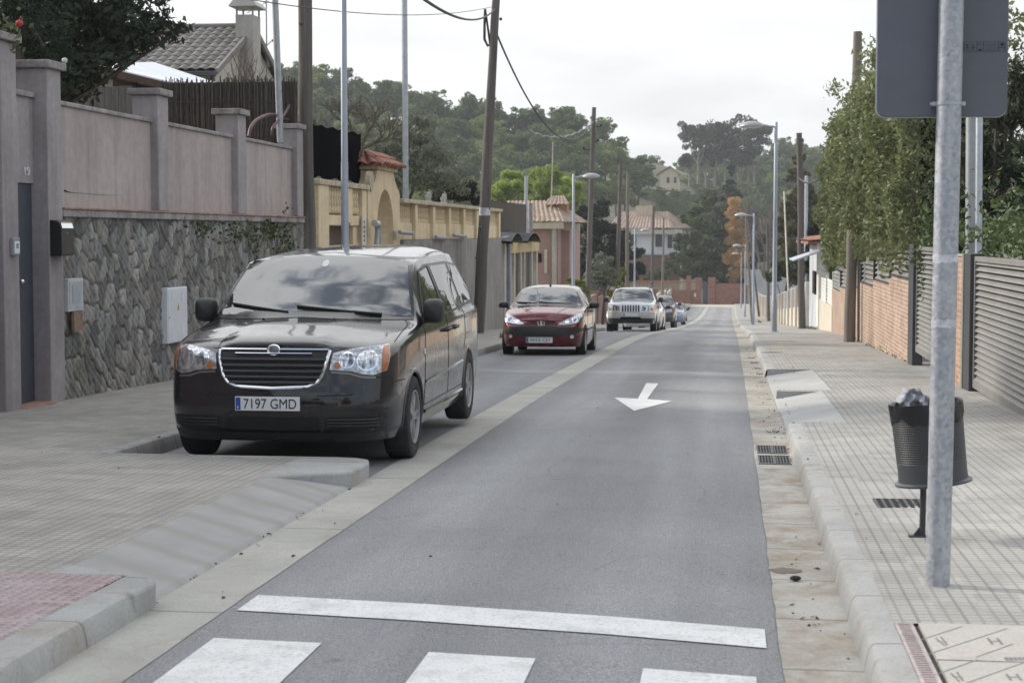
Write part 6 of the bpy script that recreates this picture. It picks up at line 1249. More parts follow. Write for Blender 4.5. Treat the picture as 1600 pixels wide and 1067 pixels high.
J.patch('front_panel', 'f', [(-.80, .80), (-.80, 1.05), (.80, 1.05), (.80, .80)], jp, .004, .08)
for k in range(7): x = (k-3)*.098; J.patch('grille_slot', 'f', [(x-.028, .79), (x-.028, 1.03), (x+.028, 1.03), (x+.028, .79)], mDARK, .010, .06)
for s_ in (1, -1):
    f = (lambda P: P) if s_ > 0 else mir
    h = J.patch('headlight', 'f', f([(.40, .82), (.40, 1.02), (.66, 1.03), (.68, .82)]), mLENS, .009, .05); J.disc('reflector', 'f', (s_*.53, .92), .085, mREFL, .013, h); J.disc('lamp_ring', 'f', (s_*.53, .92), .05, mBULB, .016, h); J.patch('turn_lens', 'f', f([(.72, .84), (.72, .93), (.80, .93), (.80, .84)]), mAMB, .010, .05)
    J.mirror(1.03, 1.66, 1.24, .20, .19, .14, mTRIM, s_); J.patch('tail_lamp', 'r', [(s_*.70, .9), (s_*.70, 1.15), (s_*.86, 1.15), (s_*.86, .9)], mTAIL, .005, .06)
    b = MB(); b.tube([J.pj('t', s_*.60, 2.1, .03), J.pj('t', s_*.60, 2.4, .06), J.pj('t', s_*.60, 3.5, .06), J.pj('t', s_*.60, 3.75, .03)], .022, 6); b.build('roof_rail', mTRIM, J.r, smooth=50, local=True)
J.patch('bumper_face', 'f', [(-.86, .56), (-.86, .76), (.86, .76), (.86, .56)], M('bumper_silver', (.44, .44, .43), .4, .4, var=.06), .012, .08); J.patch('lower_bumper', 'f', [(-.86, .37), (-.86, .555), (.86, .555), (.86, .37)], mTRIM, .012, .08); J.patch('intake', 'f', [(-.40, .50), (-.36, .60), (.36, .60), (.40, .50)], mDARK, .018, .06)
J.plate(.675, None, 0); J.wheels(.365, .235, .62, 5, .925); J.flares(mTRIM if False else jp, .045, -.02)
J.seams([('f', [(-.86, .77), (0, .775), (.86, .77)]), *[(a, p) for a in 'sS' for p in ([(1.5, 1.15), (1.45, .8), (1.4, .5)], [(2.66, 1.17), (2.66, .5)], [(3.44, 1.17), (3.42, .85)])]])
# ---------------------------------------------------------------- cars farther down the row
def far_car(name, lab, kind, x, y, col, rot=0, dark_band=False):
    pm = paint(name+'_paint', col, .4, .3); suv = kind == 'suv'
    if suv: C = Car(name, lab, (x, y, zr(y+1.5)+.005), shell(suv_net(-.05), SZ, SY, 0, 5, 4, 14), pm, [(.88, .345), (3.5, .345)], .39, .915)
    else: C = Car(name, lab, (x, y, zr(y+1.5)+.005), shell(hatch_net(), HZ, HY, 0, 5, 4, 14), pm, [(.74, .30), (3.18, .30)], .335, .826)
    C.r.rotation_euler = (0 if rot else math.atan2(zr(y+3)-zr(y), 3), 0, rot); u = 1.1 if suv else 1.
    if suv: glass_set(C, [(-.75, 1.205), (-.62, 1.57), (0, 1.60), (.62, 1.57), (.75, 1.205), (0, 1.225)], [[(1.72, 1.18), (2.1, 1.58), (2.60, 1.60), (2.62, 1.19)], [(2.72, 1.19), (2.70, 1.6), (4.0, 1.57), (4.16, 1.22)]], [(-.6, 1.2), (-.55, 1.54), (.55, 1.54), (.6, 1.2)])
    else: glass_set(C, [(-.69, .985), (-.52, 1.315), (0, 1.35), (.52, 1.315), (.69, .985), (0, 1.025)], [[(1.36, .97), (1.86, 1.30), (2.42, 1.325), (2.44, .985)], [(2.52, .99), (2.50, 1.325), (2.95, 1.29), (3.25, 1.08), (3.22, 1.01)]], [(-.52, 1.02), (-.42, 1.26), (.42, 1.26), (.52, 1.02)])
    for s_ in (1, -1):
        f = (lambda P: P) if s_ > 0 else mir
        C.patch('headlight', 'f', f([(.45, .80), (.48, .95), (.76, 1.0), (.78, .82)] if suv else [(.38, .635), (.60, .78), (.74, .83), (.765, .70), (.5, .63)]), mLENS, .008, .06); C.mirror(1.0*hwf(C), 1.62 if suv else 1.46, 1.22 if suv else 1.0, .19, .14, .13, mTRIM, s_); C.patch('tail_lamp', 'r', [(s_*.60, .75), (s_*.58, .95), (s_*.70, .97), (s_*.74, .75)], mTAIL, .005, .08)
    C.patch('grille', 'f', [(-.40, .80), (-.38, .93), (.38, .93), (.40, .80)] if suv else [(-.4, .42), (-.42, .55), (.42, .55), (.4, .42)], mTRIM, .006, .06); C.plate(.56 if suv else .36); C.wheels(.345 if suv else .30, .215, .66, 7, None)
    if dark_band: C.patch('bonnet_cover', 'f', [(-.78, .98), (-.74, 1.085), (.74, 1.085), (.78, .98)], mTRIM, .009, .06)  # dark patch across the front edge of the bonnet
    return C
hwf = lambda C: C.hw/.915*1.09
far_car('white_car', 'white small car almost hidden behind the silver off-roader', 'hatch', -3.46, 70.4, (.60, .60, .60)); far_car('dark_offroader', 'dark off-roader with pale bonnet parked fourth along the left side', 'suv', -3.50, 84.6, (.055, .057, .065), dark_band=True)
far_car('blue_car', 'small pale blue car parked behind the dark off-roader', 'hatch', -3.55, 108.0, (.20, .26, .38)); far_car('navy_car', 'farthest dark car of the row on the left', 'hatch', -4.0, 131.0, (.03, .035, .055))
# ================================================================ buildings and walls beyond
def PX(x, y, Y): return Vector(aY(x, y, Y))
# pink house on the left
r = thing('house', 'pink house with hipped tile roof and small tiled chimney beyond the gate porch', 'house', (-11, 100, gl(100)))
A, B_, C_ = PX(838, 350, 100), PX(897, 350, 100), PX(872, 352, 96); zg = gl(100, -1); ze = PX(870, 349, 100)[2]
mPK = M('salmon_render', (.39, .25, .21), .9, var=.08, sc=.6, dirt=.2); mTERR = roof_mat('terracotta_tile', (.27, .18, .13), (.46, .37, .30))
b = MB(); b.box(A.x-1.5, PX(872, 350, 98).x, 98, 108, zg, ze-.25); b.build('walls', mPK, r); b = MB(); b.box(PX(872, 350, 98).x+.002, B_.x-.25, 100, 107, zg, ze); b.build('side_wing', M('dusty_rose_render', (.40, .27, .245), .9, var=.08, dirt=.2), r)
b = MB(); e0, e1 = Vector((A.x-1.8, 97.6, ze+.05)), Vector((PX(878, 345, 97.6).x, 97.6, ze+.05)); r0, r1 = Vector((A.x-1.8, 101, ze+1.25)), Vector((PX(866, 325, 101).x, 101, ze+1.25))
tile_roof(e0, e1, r0, r1, .30, mb=b, amp=.08); e2 = Vector((PX(905, 345, 99).x, 104.5, ze+.05)); tile_roof(e1, Vector((PX(905, 345, 99).x, 99.5, ze-.02)), r1, r1+Vector((.15, 0, 0)), .30, mb=b, amp=.08); tile_roof(Vector((PX(905, 345, 99).x, 99.5, ze-.02)), e2, r1, r1+Vector((0, .2, 0)), .30, mb=b, amp=.08); rf = b.build('roof', mTERR, r)
b = MB(); b.box(A.x-1.8, PX(880, 349, 97.6).x, 97.65, 97.9, ze-.32, ze+.02); b.box(PX(880, 349, 99).x, PX(904, 349, 99).x, 99.4, 99.7, ze-.42, ze-.02); b.build('cornice', M('cream_cornice', (.55, .47, .36), .85), r)
q = PX(870, 330, 100); b = MB(); b.box(q.x-.55, q.x+.6, 99.9, 100.9, ze+.3, ze+1.05); ch = b.build('chimney', M('orange_brick_plain', (.42, .20, .12), .9, var=.2), rf); b = MB(); tile_roof((q.x-.75, 99.6, ze+1.05), (q.x+.8, 99.6, ze+1.05), (q.x-.35, 100.4, ze+1.55), (q.x+.4, 100.4, ze+1.55), .25, mb=b, rows=3); tile_roof((q.x-.75, 101.2, ze+1.05), (q.x+.8, 101.2, ze+1.05), (q.x-.35, 100.4, ze+1.55), (q.x+.4, 100.4, ze+1.55), .25, mb=b, rows=3); b.build('chimney_roof', mTERR, ch)
w0, w1 = PX(850.5, 390, 97.9), PX(854.5, 427, 97.9); MB().box(w0.x, w1.x, 97.93, 98.05, w1.z, w0.z).build('window', M('ivory_shutter', (.60, .55, .42), .7), r); w0, w1 = PX(841, 396, 97.9), PX(846, 410, 97.9); MB().box(w0.x, w1.x, 97.93, 98.05, w1.z, w0.z).build('window', mDARK, r)
w0 = PX(866, 360, 97.8); MB().box(w0.x-.12, w0.x+.12, 97.7, 97.9, zg, ze-.3).build('downpipe', mPOST, r)
# white house with a tiled hip roof
Y = 240; r = thing('house', 'white house with pale terracotta hip roof and dark window near the road end', 'house', (PX(1025, 400, Y).x, Y, gl(225))); X = lambda x: PX(x, 400, Y).x; Z = lambda y: PX(1000, y, Y).z
mWHH = M('white_house_render', (.62, .62, .63), .88, var=.06, dirt=.15); b = MB(); b.box(X(970), X(1063), Y, Y+9, zr(230)-1, Z(362)); b.build('walls', mWHH, r)
b = MB(); tile_roof((X(950), Y-.8, Z(357)), (X(1049), Y-.8, Z(357)), (X(966), Y+4, Z(331)), (X(1041), Y+4, Z(331)), .45, mb=b, amp=.12, step=.6); b2 = b; tile_roof((X(1049), Y-.8, Z(357)), (X(1078), Y+9, Z(357)), (X(1041), Y+4, Z(331)), (X(1042), Y+5, Z(331)), .45, mb=b, amp=.12, step=.6); rf = b.build('roof', mTERR, r)
MB().box(X(958), X(1066), Y-.5, Y-.02, Z(366), Z(359)).build('eaves', M('cream_eaves', (.62, .58, .50), .85), r); MB().box(X(991), X(1019), Y+3, Y+6, Z(340), Z(321)).build('chimney', M('pale_ochre', (.56, .46, .36), .9), rf)
for x0, x1, y0, y1 in ((1024, 1036, 364, 386), (1043, 1050, 368, 388), (984, 994, 366, 384)): f = MB().box(X(x0), X(x1), Y-.12, Y-.01, Z(y1), Z(y0)).build('window', M('dark_shutter', (.035, .04, .05), .6) if x0 == 1024 else bpy.data.materials['dark_shutter'], r); MB().box(X(x0)-.12, X(x1)+.12, Y-.2, Y-.125, Z(y1)-.15, Z(y1)).build('sill', mWHH, f)
MB().box(X(990), X(1062), Y-1.6, Y-.02, Z(398), Z(394)).build('balcony', mWHH, r); MB().box(X(975), X(1062), Y-1.5, Y-1.4, zr(230)-1, Z(402)).build('lower_wall', M('brown_lower_wall', (.20, .12, .085), .9, var=.15), r)
# house on the hill, houses behind the right trees
Y = 395; r = thing('house', 'cream gabled house high on the hazy wooded hill', 'house', tuple(PX(1040, 300, Y))); b = MB(); xa, xb = PX(1024, 280, Y).x, PX(1060, 280, Y).x; za, zb2 = PX(1040, 300, Y).z-2, PX(1040, 272, Y).z; xm, zt = PX(1047, 262, Y).x, PX(1047, 259, Y).z
b.prism([(xa+1, za), (xb, za), (xb, zb2), (xm+.3, zt-.2), (xa+1, zb2)], 'y', Y, Y+10); b.build('walls', M('hill_house_cream', (.60, .52, .38), .9), r); b = MB(); b.hexa([(xm, Y-.4, zt-.3), (xb+.6, Y-.4, zb2-.4), (xb+.6, Y+10, zb2-.4), (xm, Y+10, zt-.3)], [(xm, Y-.4, zt), (xb+.6, Y-.4, zb2-.1), (xb+.6, Y+10, zb2-.1), (xm, Y+10, zt)]); b.hexa([(xa, Y-.4, zb2-.3), (xm, Y-.4, zt-.3), (xm, Y+10, zt-.3), (xa, Y+10, zb2-.3)], [(xa, Y-.4, zb2), (xm, Y-.4, zt), (xm, Y+10, zt), (xa, Y+10, zb2)]); b.build('roof', mTERR, r)
for x_ in (1042, 1053): w0, w1 = PX(x_, 277, Y), PX(x_+4, 286, Y); MB().box(w0.x, w1.x, Y-.1, Y-.01, w1.z, w0.z).build('window', bpy.data.materials['dark_shutter'], r)
# walls across the end of the road
mRBK = brick_mat('red_end_brick', (.26, .085, .05), (.32, .12, .08), (.28, .2, .17), ax='xz'); Y = 226; X = lambda x: PX(x, 450, Y).x; Z = lambda y: PX(1100, y, Y).z
r = thing('end_wall', 'red brick wall with pale lattice top closing the end of the road', 'wall', (X(1040), Y, Z(476))); MB().box(X(880), X(1088), Y, Y+.4, zr(226)-1, Z(453)).build('brickwork', mRBK, r)
b = MB(); n = 48; x0, x1 = X(985), X(1088)
for i in range(n+1): x = x0+(x1-x0)*i/n; b.box(x-.03, x+.03, Y+.12, Y+.22, Z(453), Z(441))
for k in range(6): z = Z(453)+(Z(441)-Z(453))*k/5; b.box(x0, x1, Y+.125, Y+.215, z-.035, z+.035)
b.build('lattice', M('lattice_sand', (.45, .36, .27), .9), r); MB().box(X(985), X(1090), Y-.05, Y+.42, Z(441), Z(439)).build('coping', M('terracotta_coping', (.36, .16, .10), .9), r)
for x_, w_, y_ in ((1092, 4.5, 434), (1112, 5.5, 434), (1076, 3.5, 431)): MB().box(X(x_-w_), X(x_+w_), Y-.12, Y+.5, zr(226)-1, Z(y_)).build('pillar', mRBK, r, bevel=.03)
g_ = MB().box(X(1098), X(1106), Y+.1, Y+.2, zr(226)-.5, Z(440)).build('gate', M('slate_gate', (.07, .08, .10), .6), r); MB().box(X(1118), X(1168), Y+.02, Y+.4, zr(226)-1, Z(443)).build('brickwork', mRBK, r); MB().box(X(1085), X(1090), Y-.1, Y-.02, Z(464), Z(458)).build('notice', mWH2, r)
r = thing('end_wall', 'pale grey rendered wall right of the brick wall at the road end', 'wall', (X(1185), Y, Z(475))); MB().box(X(1170), X(1330), Y-.5, Y, zr(226)-1, Z(432)).build('wall_body', M('pale_grey_render', (.48, .49, .51), .9, dirt=.15), r); MB().box(X(1166), X(1190), Y-.6, Y-.5, Z(445), Z(421)).build('pier', M('pier_grey', (.42, .42, .43), .9), r)
# ================================================================ trees, hedges
mOLI = LEAF('olive_leaf', (.11, .125, .085), (.23, .25, .18), .9, .15); mDKG = LEAF('dark_leaf', (.012, .022, .012), (.035, .05, .025), .5, .1); mCED = LEAF('cedar_needle', (.010, .020, .016), (.028, .042, .030), .4, .08)
mLIM = LEAF('lime_pine_needle', (.15, .21, .035), (.34, .43, .10), .5, .4); mMID = LEAF('mid_leaf', (.03, .048, .017), (.085, .11, .04), .5, .18); mORA = LEAF('orange_leaf', (.34, .20, .08), (.50, .33, .15), .7, .3); mGRN = LEAF('grey_drooping_needle', (.055, .06, .03), (.125, .12, .062), .8, .15)
mHILA = LEAF('hill_pine_dark', (.062, .096, .034), (.135, .19, .062), .25, .28); mHILB = LEAF('hill_pine_pale', (.11, .155, .045), (.23, .285, .085), .25, .32); mHIST = LEAF('stone_pine_needle', (.020, .036, .018), (.05, .072, .03), .25, .12); mYSH = LEAF('lime_shrub_leaf', (.12, .16, .02), (.25, .28, .05), 1., .3)
def ptree(name, lab, cat, Y, circ, n, size, m, ybase=None, group=None, r0=.14, seed=1, bark=None, sq=.85, zb=None, **k):
    """a tree at distance Y whose crown lobes are given where the photograph shows them: (x, y, radius) in its pixels -> metres"""
    px_m = F/(FW @ (np.array(aY(circ[0][0], circ[0][1], Y))-CAM)); xs = PX(sum(c[0] for c in circ)/len(circ), 400, Y).x; zb = terr(xs, Y) if zb is None else zb; base = Vector((xs, Y, zb)); L = []
    rr = random.Random(seed)
    for c in circ: p = PX(c[0], c[1], Y)-base; R = c[2]/px_m; L.append(((p.x, rr.uniform(-.5, .5)*R, p.z), (R, R*1.1, R*(c[3] if len(c) > 3 else sq))))
    h = max(.3, min(l[0][2] for l in L)*1.0); return tree(name, lab, cat, tuple(base), h, L, n, size, m, group, r0, seed, bark, **k)
ptree('olive_tree', 'wispy grey-green olive behind the tiled arch gate', 'tree', 52, [(640, 235, 42), (600, 215, 34), (675, 265, 38), (625, 285, 40), (590, 260, 30), (660, 210, 26), (705, 285, 24), (640, 195, 20), (560, 215, 22)], 9000, .15, mOLI, r0=.13, seed=11, shell=.2, sub=8, subr=.5, asp=.26)
ptree('dead_climber', 'dark withered climber heaped behind the yellow wall near the leaning pole', 'climber', 53, [(700, 300, 16), (722, 296, 18), (742, 305, 16), (690, 312, 10), (680, 305, 9)], 3000, .13, LEAF('withered_leaf', (.018, .020, .012), (.05, .05, .035), 1.5, .05), seed=12, r0=.05, shell=.2, asp=.4)
# bare branching tree over the shade cloth
def bare_tree(name, lab, base, segs, depth, seed, r0, m, sp=.5, L0=1.3):
    rng = random.Random(seed); t = thing(name, lab, 'tree', tuple(base)); b = MB()
    def grow(p, d, L, r, k):
        q = p+d*L; m_ = p.lerp(q, .5)+Vector((rng.uniform(-1, 1), rng.uniform(-1, 1), rng.uniform(-1, 1)))*L*.07; b.tube([p, m_, q], [r, r*.85, r*.66], 6 if k > 2 else 4)
        if k == 0: return
        for _ in range(3 if k > 1 else 4):
            e = (d+Vector((rng.uniform(-1, 1), rng.uniform(-1, 1), rng.uniform(-.5, .9)))*sp).normalized(); grow(p.lerp(q, rng.uniform(.55, 1)), e, L*rng.uniform(.6, .85), r*.6, k-1)
    for d in segs: grow(Vector((0, 0, 0)), Vector(d).normalized(), L0, r0, depth)
    b.build('branches', m, t, local=True); return t
mTWIG = M('grey_twig', (.16, .135, .125), .9, var=.2, sc=4)
q = PX(560, 235, 44); bare_tree('bare_tree', 'leafless gnarled tree with lichen-grey branches above the shade cloth', q, [(-.8, 0, .25), (.3, .1, .6), (-.3, .2, .8), (.7, 0, .3)], 5, 21, .05, M('lichen_bark', (.13, .115, .08), .95, var=.4, sc=6), .9, .62)
for k, (cs, lab) in enumerate(((((795, 288, 24), (775, 305, 20), (812, 300, 22), (790, 325, 22)), 'bright lime-green round pine behind the leaning pole'), (((850, 282, 26), (835, 305, 22), (870, 300, 24), (845, 328, 24), (862, 272, 14)), 'bright lime-green pine over the pink house roof'), (((893, 292, 17), (885, 318, 18), (900, 310, 14)), 'smaller lime-green pine between lamp and tall wooden pole'))): ptree('lime_pine', lab, 'tree', 122+6*k, cs, 5200, .30, mLIM, r0=.2, seed=30+k, shell=.45, sub=9, subr=.36, asp=.35)
ptree('cedar', 'dark drooping cedar behind the tall wooden pole, hiding the white house left end', 'tree', 135, [(925, 345, 22), (908, 375, 22), (945, 375, 26), (922, 405, 28), (955, 400, 22), (940, 325, 17), (900, 410, 18), (968, 372, 17), (985, 395, 17), (925, 435, 24), (960, 430, 20), (990, 425, 15), (905, 330, 12)], 15000, .36, mCED, r0=.22, seed=41, shell=.3, sub=7, subr=.5, asp=.3)
ptree('olive_bush', 'silvery olive bush on the left between red hatchback and off-roader', 'bush', 88, [(940, 420, 19), (928, 438, 16), (952, 435, 15), (942, 405, 12), (950, 410, 10)], 3600, .16, mOLI, r0=.07, seed=42, shell=.2, sub=7, subr=.5, asp=.25)
ptree('lime_shrub', 'yellow-green shrub by the lamp post behind the red hatchback', 'shrub', 80, [(893, 440, 11), (905, 448, 11), (884, 452, 9), (915, 455, 8)], 1600, .15, mYSH, r0=.04, seed=43, shell=.2); ptree('lime_shrub', 'lime shrub between the poles left of the off-roader roof', 'shrub', 98, [(962, 443, 9), (972, 425, 8), (958, 460, 9), (972, 452, 8)], 1100, .17, mYSH, r0=.04, seed=44, shell=.2)
ptree('broadleaf_tree', 'large mid-green tree in front of the white house right side', 'tree', 234, [(1100, 350, 24), (1082, 385, 22), (1112, 385, 26), (1095, 320, 16), (1075, 405, 16), (1125, 410, 20), (1110, 305, 12), (1065, 375, 12), (1130, 360, 14), (1085, 425, 18), (1118, 432, 20), (1100, 410, 24), (1135, 385, 15), (1075, 340, 12), (1128, 330, 12)], 15000, .5, mMID, r0=.28, seed=51, shell=.4, sub=7, subr=.42)
ptree('dark_bush', 'dark rounded bush over the brick wall under the white house', 'bush', 230, [(1055, 412, 18), (1040, 425, 15), (1068, 422, 15), (1080, 415, 13), (1025, 428, 12), (1010, 430, 10)], 5200, .4, mMID, seed=52, r0=.1, shell=.4); ptree('dark_tree', 'shadowy dark tree behind the brick gate pillars', 'tree', 242, [(1095, 410, 20), (1115, 420, 18), (1080, 425, 14), (1140, 440, 16), (1160, 430, 14), (1128, 400, 16)], 4200, .5, mDKG, r0=.25, seed=53, shell=.3)
ptree('spruce', 'dark pointed spruce behind the orange tree', 'tree', 262, [(1143, 268, 6, 1.6), (1143, 290, 12), (1140, 312, 17), (1146, 332, 21), (1138, 352, 22), (1160, 362, 22), (1168, 395, 20), (1140, 380, 20), (1128, 345, 15), (1170, 345, 15), (1125, 385, 16), (1178, 375, 14)], 11000, .5, mCED, r0=.25, seed=54, shell=.35, sub=7, subr=.42, asp=.3)
ptree('orange_tree', 'slim orange autumn tree at the end of the road', 'tree', 232, [(1147, 320, 9, 1.4), (1144, 334, 12), (1152, 335, 12), (1145, 355, 16), (1155, 360, 14), (1145, 380, 18), (1150, 405, 18), (1140, 400, 14), (1160, 395, 13), (1150, 428, 16)], 15000, .24, mORA, r0=.12, seed=55, shell=.1, sub=9, subr=.5, fill=.5)
for k, (x_, y_) in enumerate(((1195, 370), (1215, 355))): q = PX(x_, 420, 185+8*k); q.z -= 1; bare_tree('bare_tree', ['leafless brownish tree right of the orange tree by the far lamps', 'leafless pale tree just left of the drooping cypress'][k], q, [(0, 0, 1), (.25, 0, .9), (-.25, 0, .9)], 4, 60+k, .16, mTWIG, .45, 3.0)
ptree('drooping_cypress', 'tall olive-brown drooping cypress on the right behind the wooden pole', 'tree', 125, [(1249, 222, 5, 2.), (1249, 250, 11), (1246, 275, 16), (1252, 300, 20), (1243, 328, 23), (1258, 350, 27), (1240, 378, 27), (1266, 390, 27), (1250, 420, 28), (1270, 340, 18), (1232, 350, 18), (1262, 312, 18)], 20000, .34, mGRN, r0=.22, seed=57, shell=.3, sub=8, subr=.42, asp=.22)
ptree('dark_bush', 'green bush behind the russet-panelled walls on the right', 'bush', 105, [(1222, 412, 14), (1236, 424, 15), (1210, 430, 11), (1250, 430, 12)], 3000, .28, mMID, r0=.1, seed=58, shell=.4); ptree('dark_bush', 'dark bush beside the white gatehouse', 'bush', 78, [(1268, 392, 12), (1262, 420, 12), (1276, 360, 9)], 2200, .22, mDKG, r0=.1, seed=59, shell=.4)
ptree('dark_tree', 'far dark tree behind the last right lamps', 'tree', 245, [(1180, 400, 17), (1172, 425, 15), (1192, 430, 14), (1185, 375, 12)], 3000, .5, mDKG, r0=.2, seed=61, shell=.4)
# spiky plant behind the white fence
r = thing('yucca', 'spiky green yucca behind the white fence below the tall hedge', 'plant', tuple(PX(1298, 427, 56.5))); rr = random.Random(9); b = MB()
for k in range(60):
    a0, e0 = rr.uniform(0, 6.28), rr.uniform(.1, 1.4); d = Vector((math.cos(a0)*math.cos(e0), math.sin(a0)*math.cos(e0), math.sin(e0))); p = PX(1299, 427, 56.5); s_ = d.cross(Vector((0, 0, 1))).normalized()*.022; q = p+d*rr.uniform(.45, .75)
    b.add([p-s_, p+s_, (p+q)/2+s_, q, (p+q)/2-s_], [(0, 1, 2, 3, 4)])
b.build('blades', LEAF('yucca_blade', (.04, .075, .02), (.10, .16, .05), 3, .15), r); MB().tube([PX(1299, 427, 56.5), PX(1299, 427, 56.5)-Vector((0, 0, 1.1))], .07, 8).build('stem', mBARK, r)
# the tall clipped hedge on the right
mHED = LEAF('hedge_leaf', (.11, .135, .055), (.27, .305, .14), .9, .28, (.35, .38, .2)); rng = np.random.default_rng(77)
h = thing('hedge', 'tall clipped leafy hedge overhanging the brick wall on the right', 'hedge', (3.6, 40, gr(40)))
def ztop(y): return np.interp(y, [29, 30.5, 32, 35.5, 38, 42, 46.5, 50, 52], [5.3, 5.1, 4.85, 4.62, 4.75, 4.55, 4.6, 4.1, 3.4])
def zlow(y): return np.interp(y, [29, 30, 33, 36, 40, 46, 52], [1.6, 1.38, 1.46, 1.3, 1.1, .9, .7])
PP, DD = [], []
n = 38000; y = rng.uniform(29.4, 49.5, n)**1.0; u = rng.uniform(0, 1, n)**.9; z = zlow(y)+(ztop(y)-zlow(y))*u
lump = .22*np.sin(y*2.3+z*1.7)+.16*np.sin(y*4.1-z*3.3)+.12*np.sin(z*5.3+y*1.1); PP.append(np.stack([2.92-lump*.8+rng.exponential(.08, n)-.10-.25*np.sin(u*3.1), y, z+rng.normal(0, .03, n)], 1)); DD.append(np.tile([-.8, -.25, .25], (n, 1)))
n = 4200; x = rng.uniform(2.7, 4.9, n); u = rng.uniform(0, 1, n); z = 1.7+(5.3-1.7)*u; PP.append(np.stack([x, 29.5-.25*np.sin(x*4+z*3)+rng.exponential(.2, n), z], 1)); DD.append(np.tile([-.2, -.9, .2], (n, 1)))
n = 5200; y = rng.uniform(29.4, 49.5, n); x = rng.uniform(2.6, 4.6, n); PP.append(np.stack([x, y, ztop(y)+.14*np.sin(y*3+x*4)+rng.normal(0, .10, n)+.1*np.sin(x*9)], 1)); DD.append(np.tile([-.1, -.1, .9], (n, 1)))
for x_, y_, Y_, s_ in ((1305, 138, 45, .22), (1308, 182, 46, .25), (1360, 82, 32.5, .28), (1372, 96, 31.5, .3), (1352, 118, 35, .2), (1325, 155, 42, .2), (1296, 200, 48, .2), (1338, 140, 38.5, .18), (1395, 410, 31, .25), (1405, 395, 30, .3), (1370, 395, 34.5, .22), (1330, 395, 42, .3)):
    c = np.array(aY(x_, y_, Y_)); PP.append(c+rng.normal(0, s_*.5, (70, 3))); DD.append(np.tile([-.3, -.3, .5], (70, 1)))
v, f = leaves(np.concatenate(PP), .12, rng, .5, dirs=np.concatenate(DD), jit=.55); link('foliage', np_mesh('foliage', [(v, f, 0)], [mHED]), h, -wloc(h))
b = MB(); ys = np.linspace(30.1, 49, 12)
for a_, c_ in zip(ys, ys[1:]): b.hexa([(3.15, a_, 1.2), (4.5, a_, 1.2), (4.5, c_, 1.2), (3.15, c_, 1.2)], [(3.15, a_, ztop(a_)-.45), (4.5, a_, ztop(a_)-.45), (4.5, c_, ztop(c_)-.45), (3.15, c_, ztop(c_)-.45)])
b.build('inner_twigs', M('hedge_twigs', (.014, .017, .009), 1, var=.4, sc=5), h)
# laurel over the gates and the feathery dark tree at the right edge
mLAU = LEAF('laurel_leaf', (.035, .055, .02), (.10, .135, .05), 1.2, .15)
PP = [np.stack([rng.uniform(3.0, 4.2, 1700), rng.uniform(17, 28.5, 1700), np.zeros(1700)], 1)]; PP[0][:, 2] = 1.45+.28*np.abs(np.sin(PP[0][:, 1]*1.3))*rng.uniform(0, 1, 1700)+.35*(PP[0][:, 0]-3)*rng.uniform(-.3, 1, 1700)+.12*(PP[0][:, 1] > 22)
for x_, y_, Y_, s_ in ((1442, 400, 27.5, .12), (1448, 440, 27.2, .10), (1452, 370, 27.2, .2), (1445, 350, 27.8, .3), (1560, 365, 21, .2), (1590, 350, 20, .25), (1500, 360, 23.5, .25)): c = np.array(aY(x_, y_, Y_)); PP.append(c+rng.normal(0, 1, (130, 3))*np.array([s_*.5, s_, s_*1.2]))
v, f = leaves(np.concatenate(PP), .10, rng, .5); o = link('laurel_hedge', np_mesh('laurel_hedge', [(v, f, 0)], [mLAU])); tag(o, 'low laurel hedge sticking out above the louvred gates on the right', 'hedge')
ptree('feathery_tree', 'dark feathery conifer at the right edge behind the road sign', 'tree', 27, [(1560, 250, 45), (1590, 210, 50), (1545, 320, 42), (1600, 310, 55), (1580, 150, 36), (1600, 120, 30), (1530, 230, 30), (1520, 330, 34), (1555, 180, 30), (1490, 300, 34), (1500, 250, 30)], 12000, .15, LEAF('feathery_needle', (.022, .032, .018), (.065, .08, .045), 1.2, .12), r0=.12, seed=71, shell=.15, sub=8, subr=.42, asp=.16)
# added out of view: house shading the foreground, houses and trees for car reflections
r = thing('house', 'plain rendered house left of the frame, its shade over the near pavement', 'house', (-12, 2, 0)); MB().box(-17, -9.0, -14, 18.0, -.5, 5.0).build('walls', mPINK, r); b = MB(); tile_roof((-8.6, -14.3, 4.95), (-8.6, 18.3, 4.95), (-12.8, -14.3, 6.6), (-12.8, 18.3, 6.6), .3, mb=b, rows=8); tile_roof((-17.4, -14.3, 4.95), (-17.4, 18.3, 4.95), (-12.8, -14.3, 6.6), (-12.8, 18.3, 6.6), .3, mb=b, rows=8); b.build('roof', mROOFB, r)
for k, (x_, y_, w_, h_, m_) in enumerate(((-13, -34, 9, 6.5, mCREAM), (9, -30, 8, 7.0, mYEL), (-2.5, -62, 12, 6.0, mBRICK2))):
    r = thing('house', ['cream house up the street behind the camera on the left', 'ochre house up the street behind the camera on the right', 'brick house closing the street behind the camera'][k], 'house', (x_, y_, 0)); MB().box(x_-w_/2, x_+w_/2, y_-8, y_, -.5, h_).build('walls', m_, r); b = MB(); tile_roof((x_-w_/2-.4, y_+.4, h_), (x_+w_/2+.4, y_+.4, h_), (x_-w_/2-.4, y_-4, h_+1.7), (x_+w_/2+.4, y_-4, h_+1.7), .4, mb=b, rows=6); b.build('roof', mTERR, r)
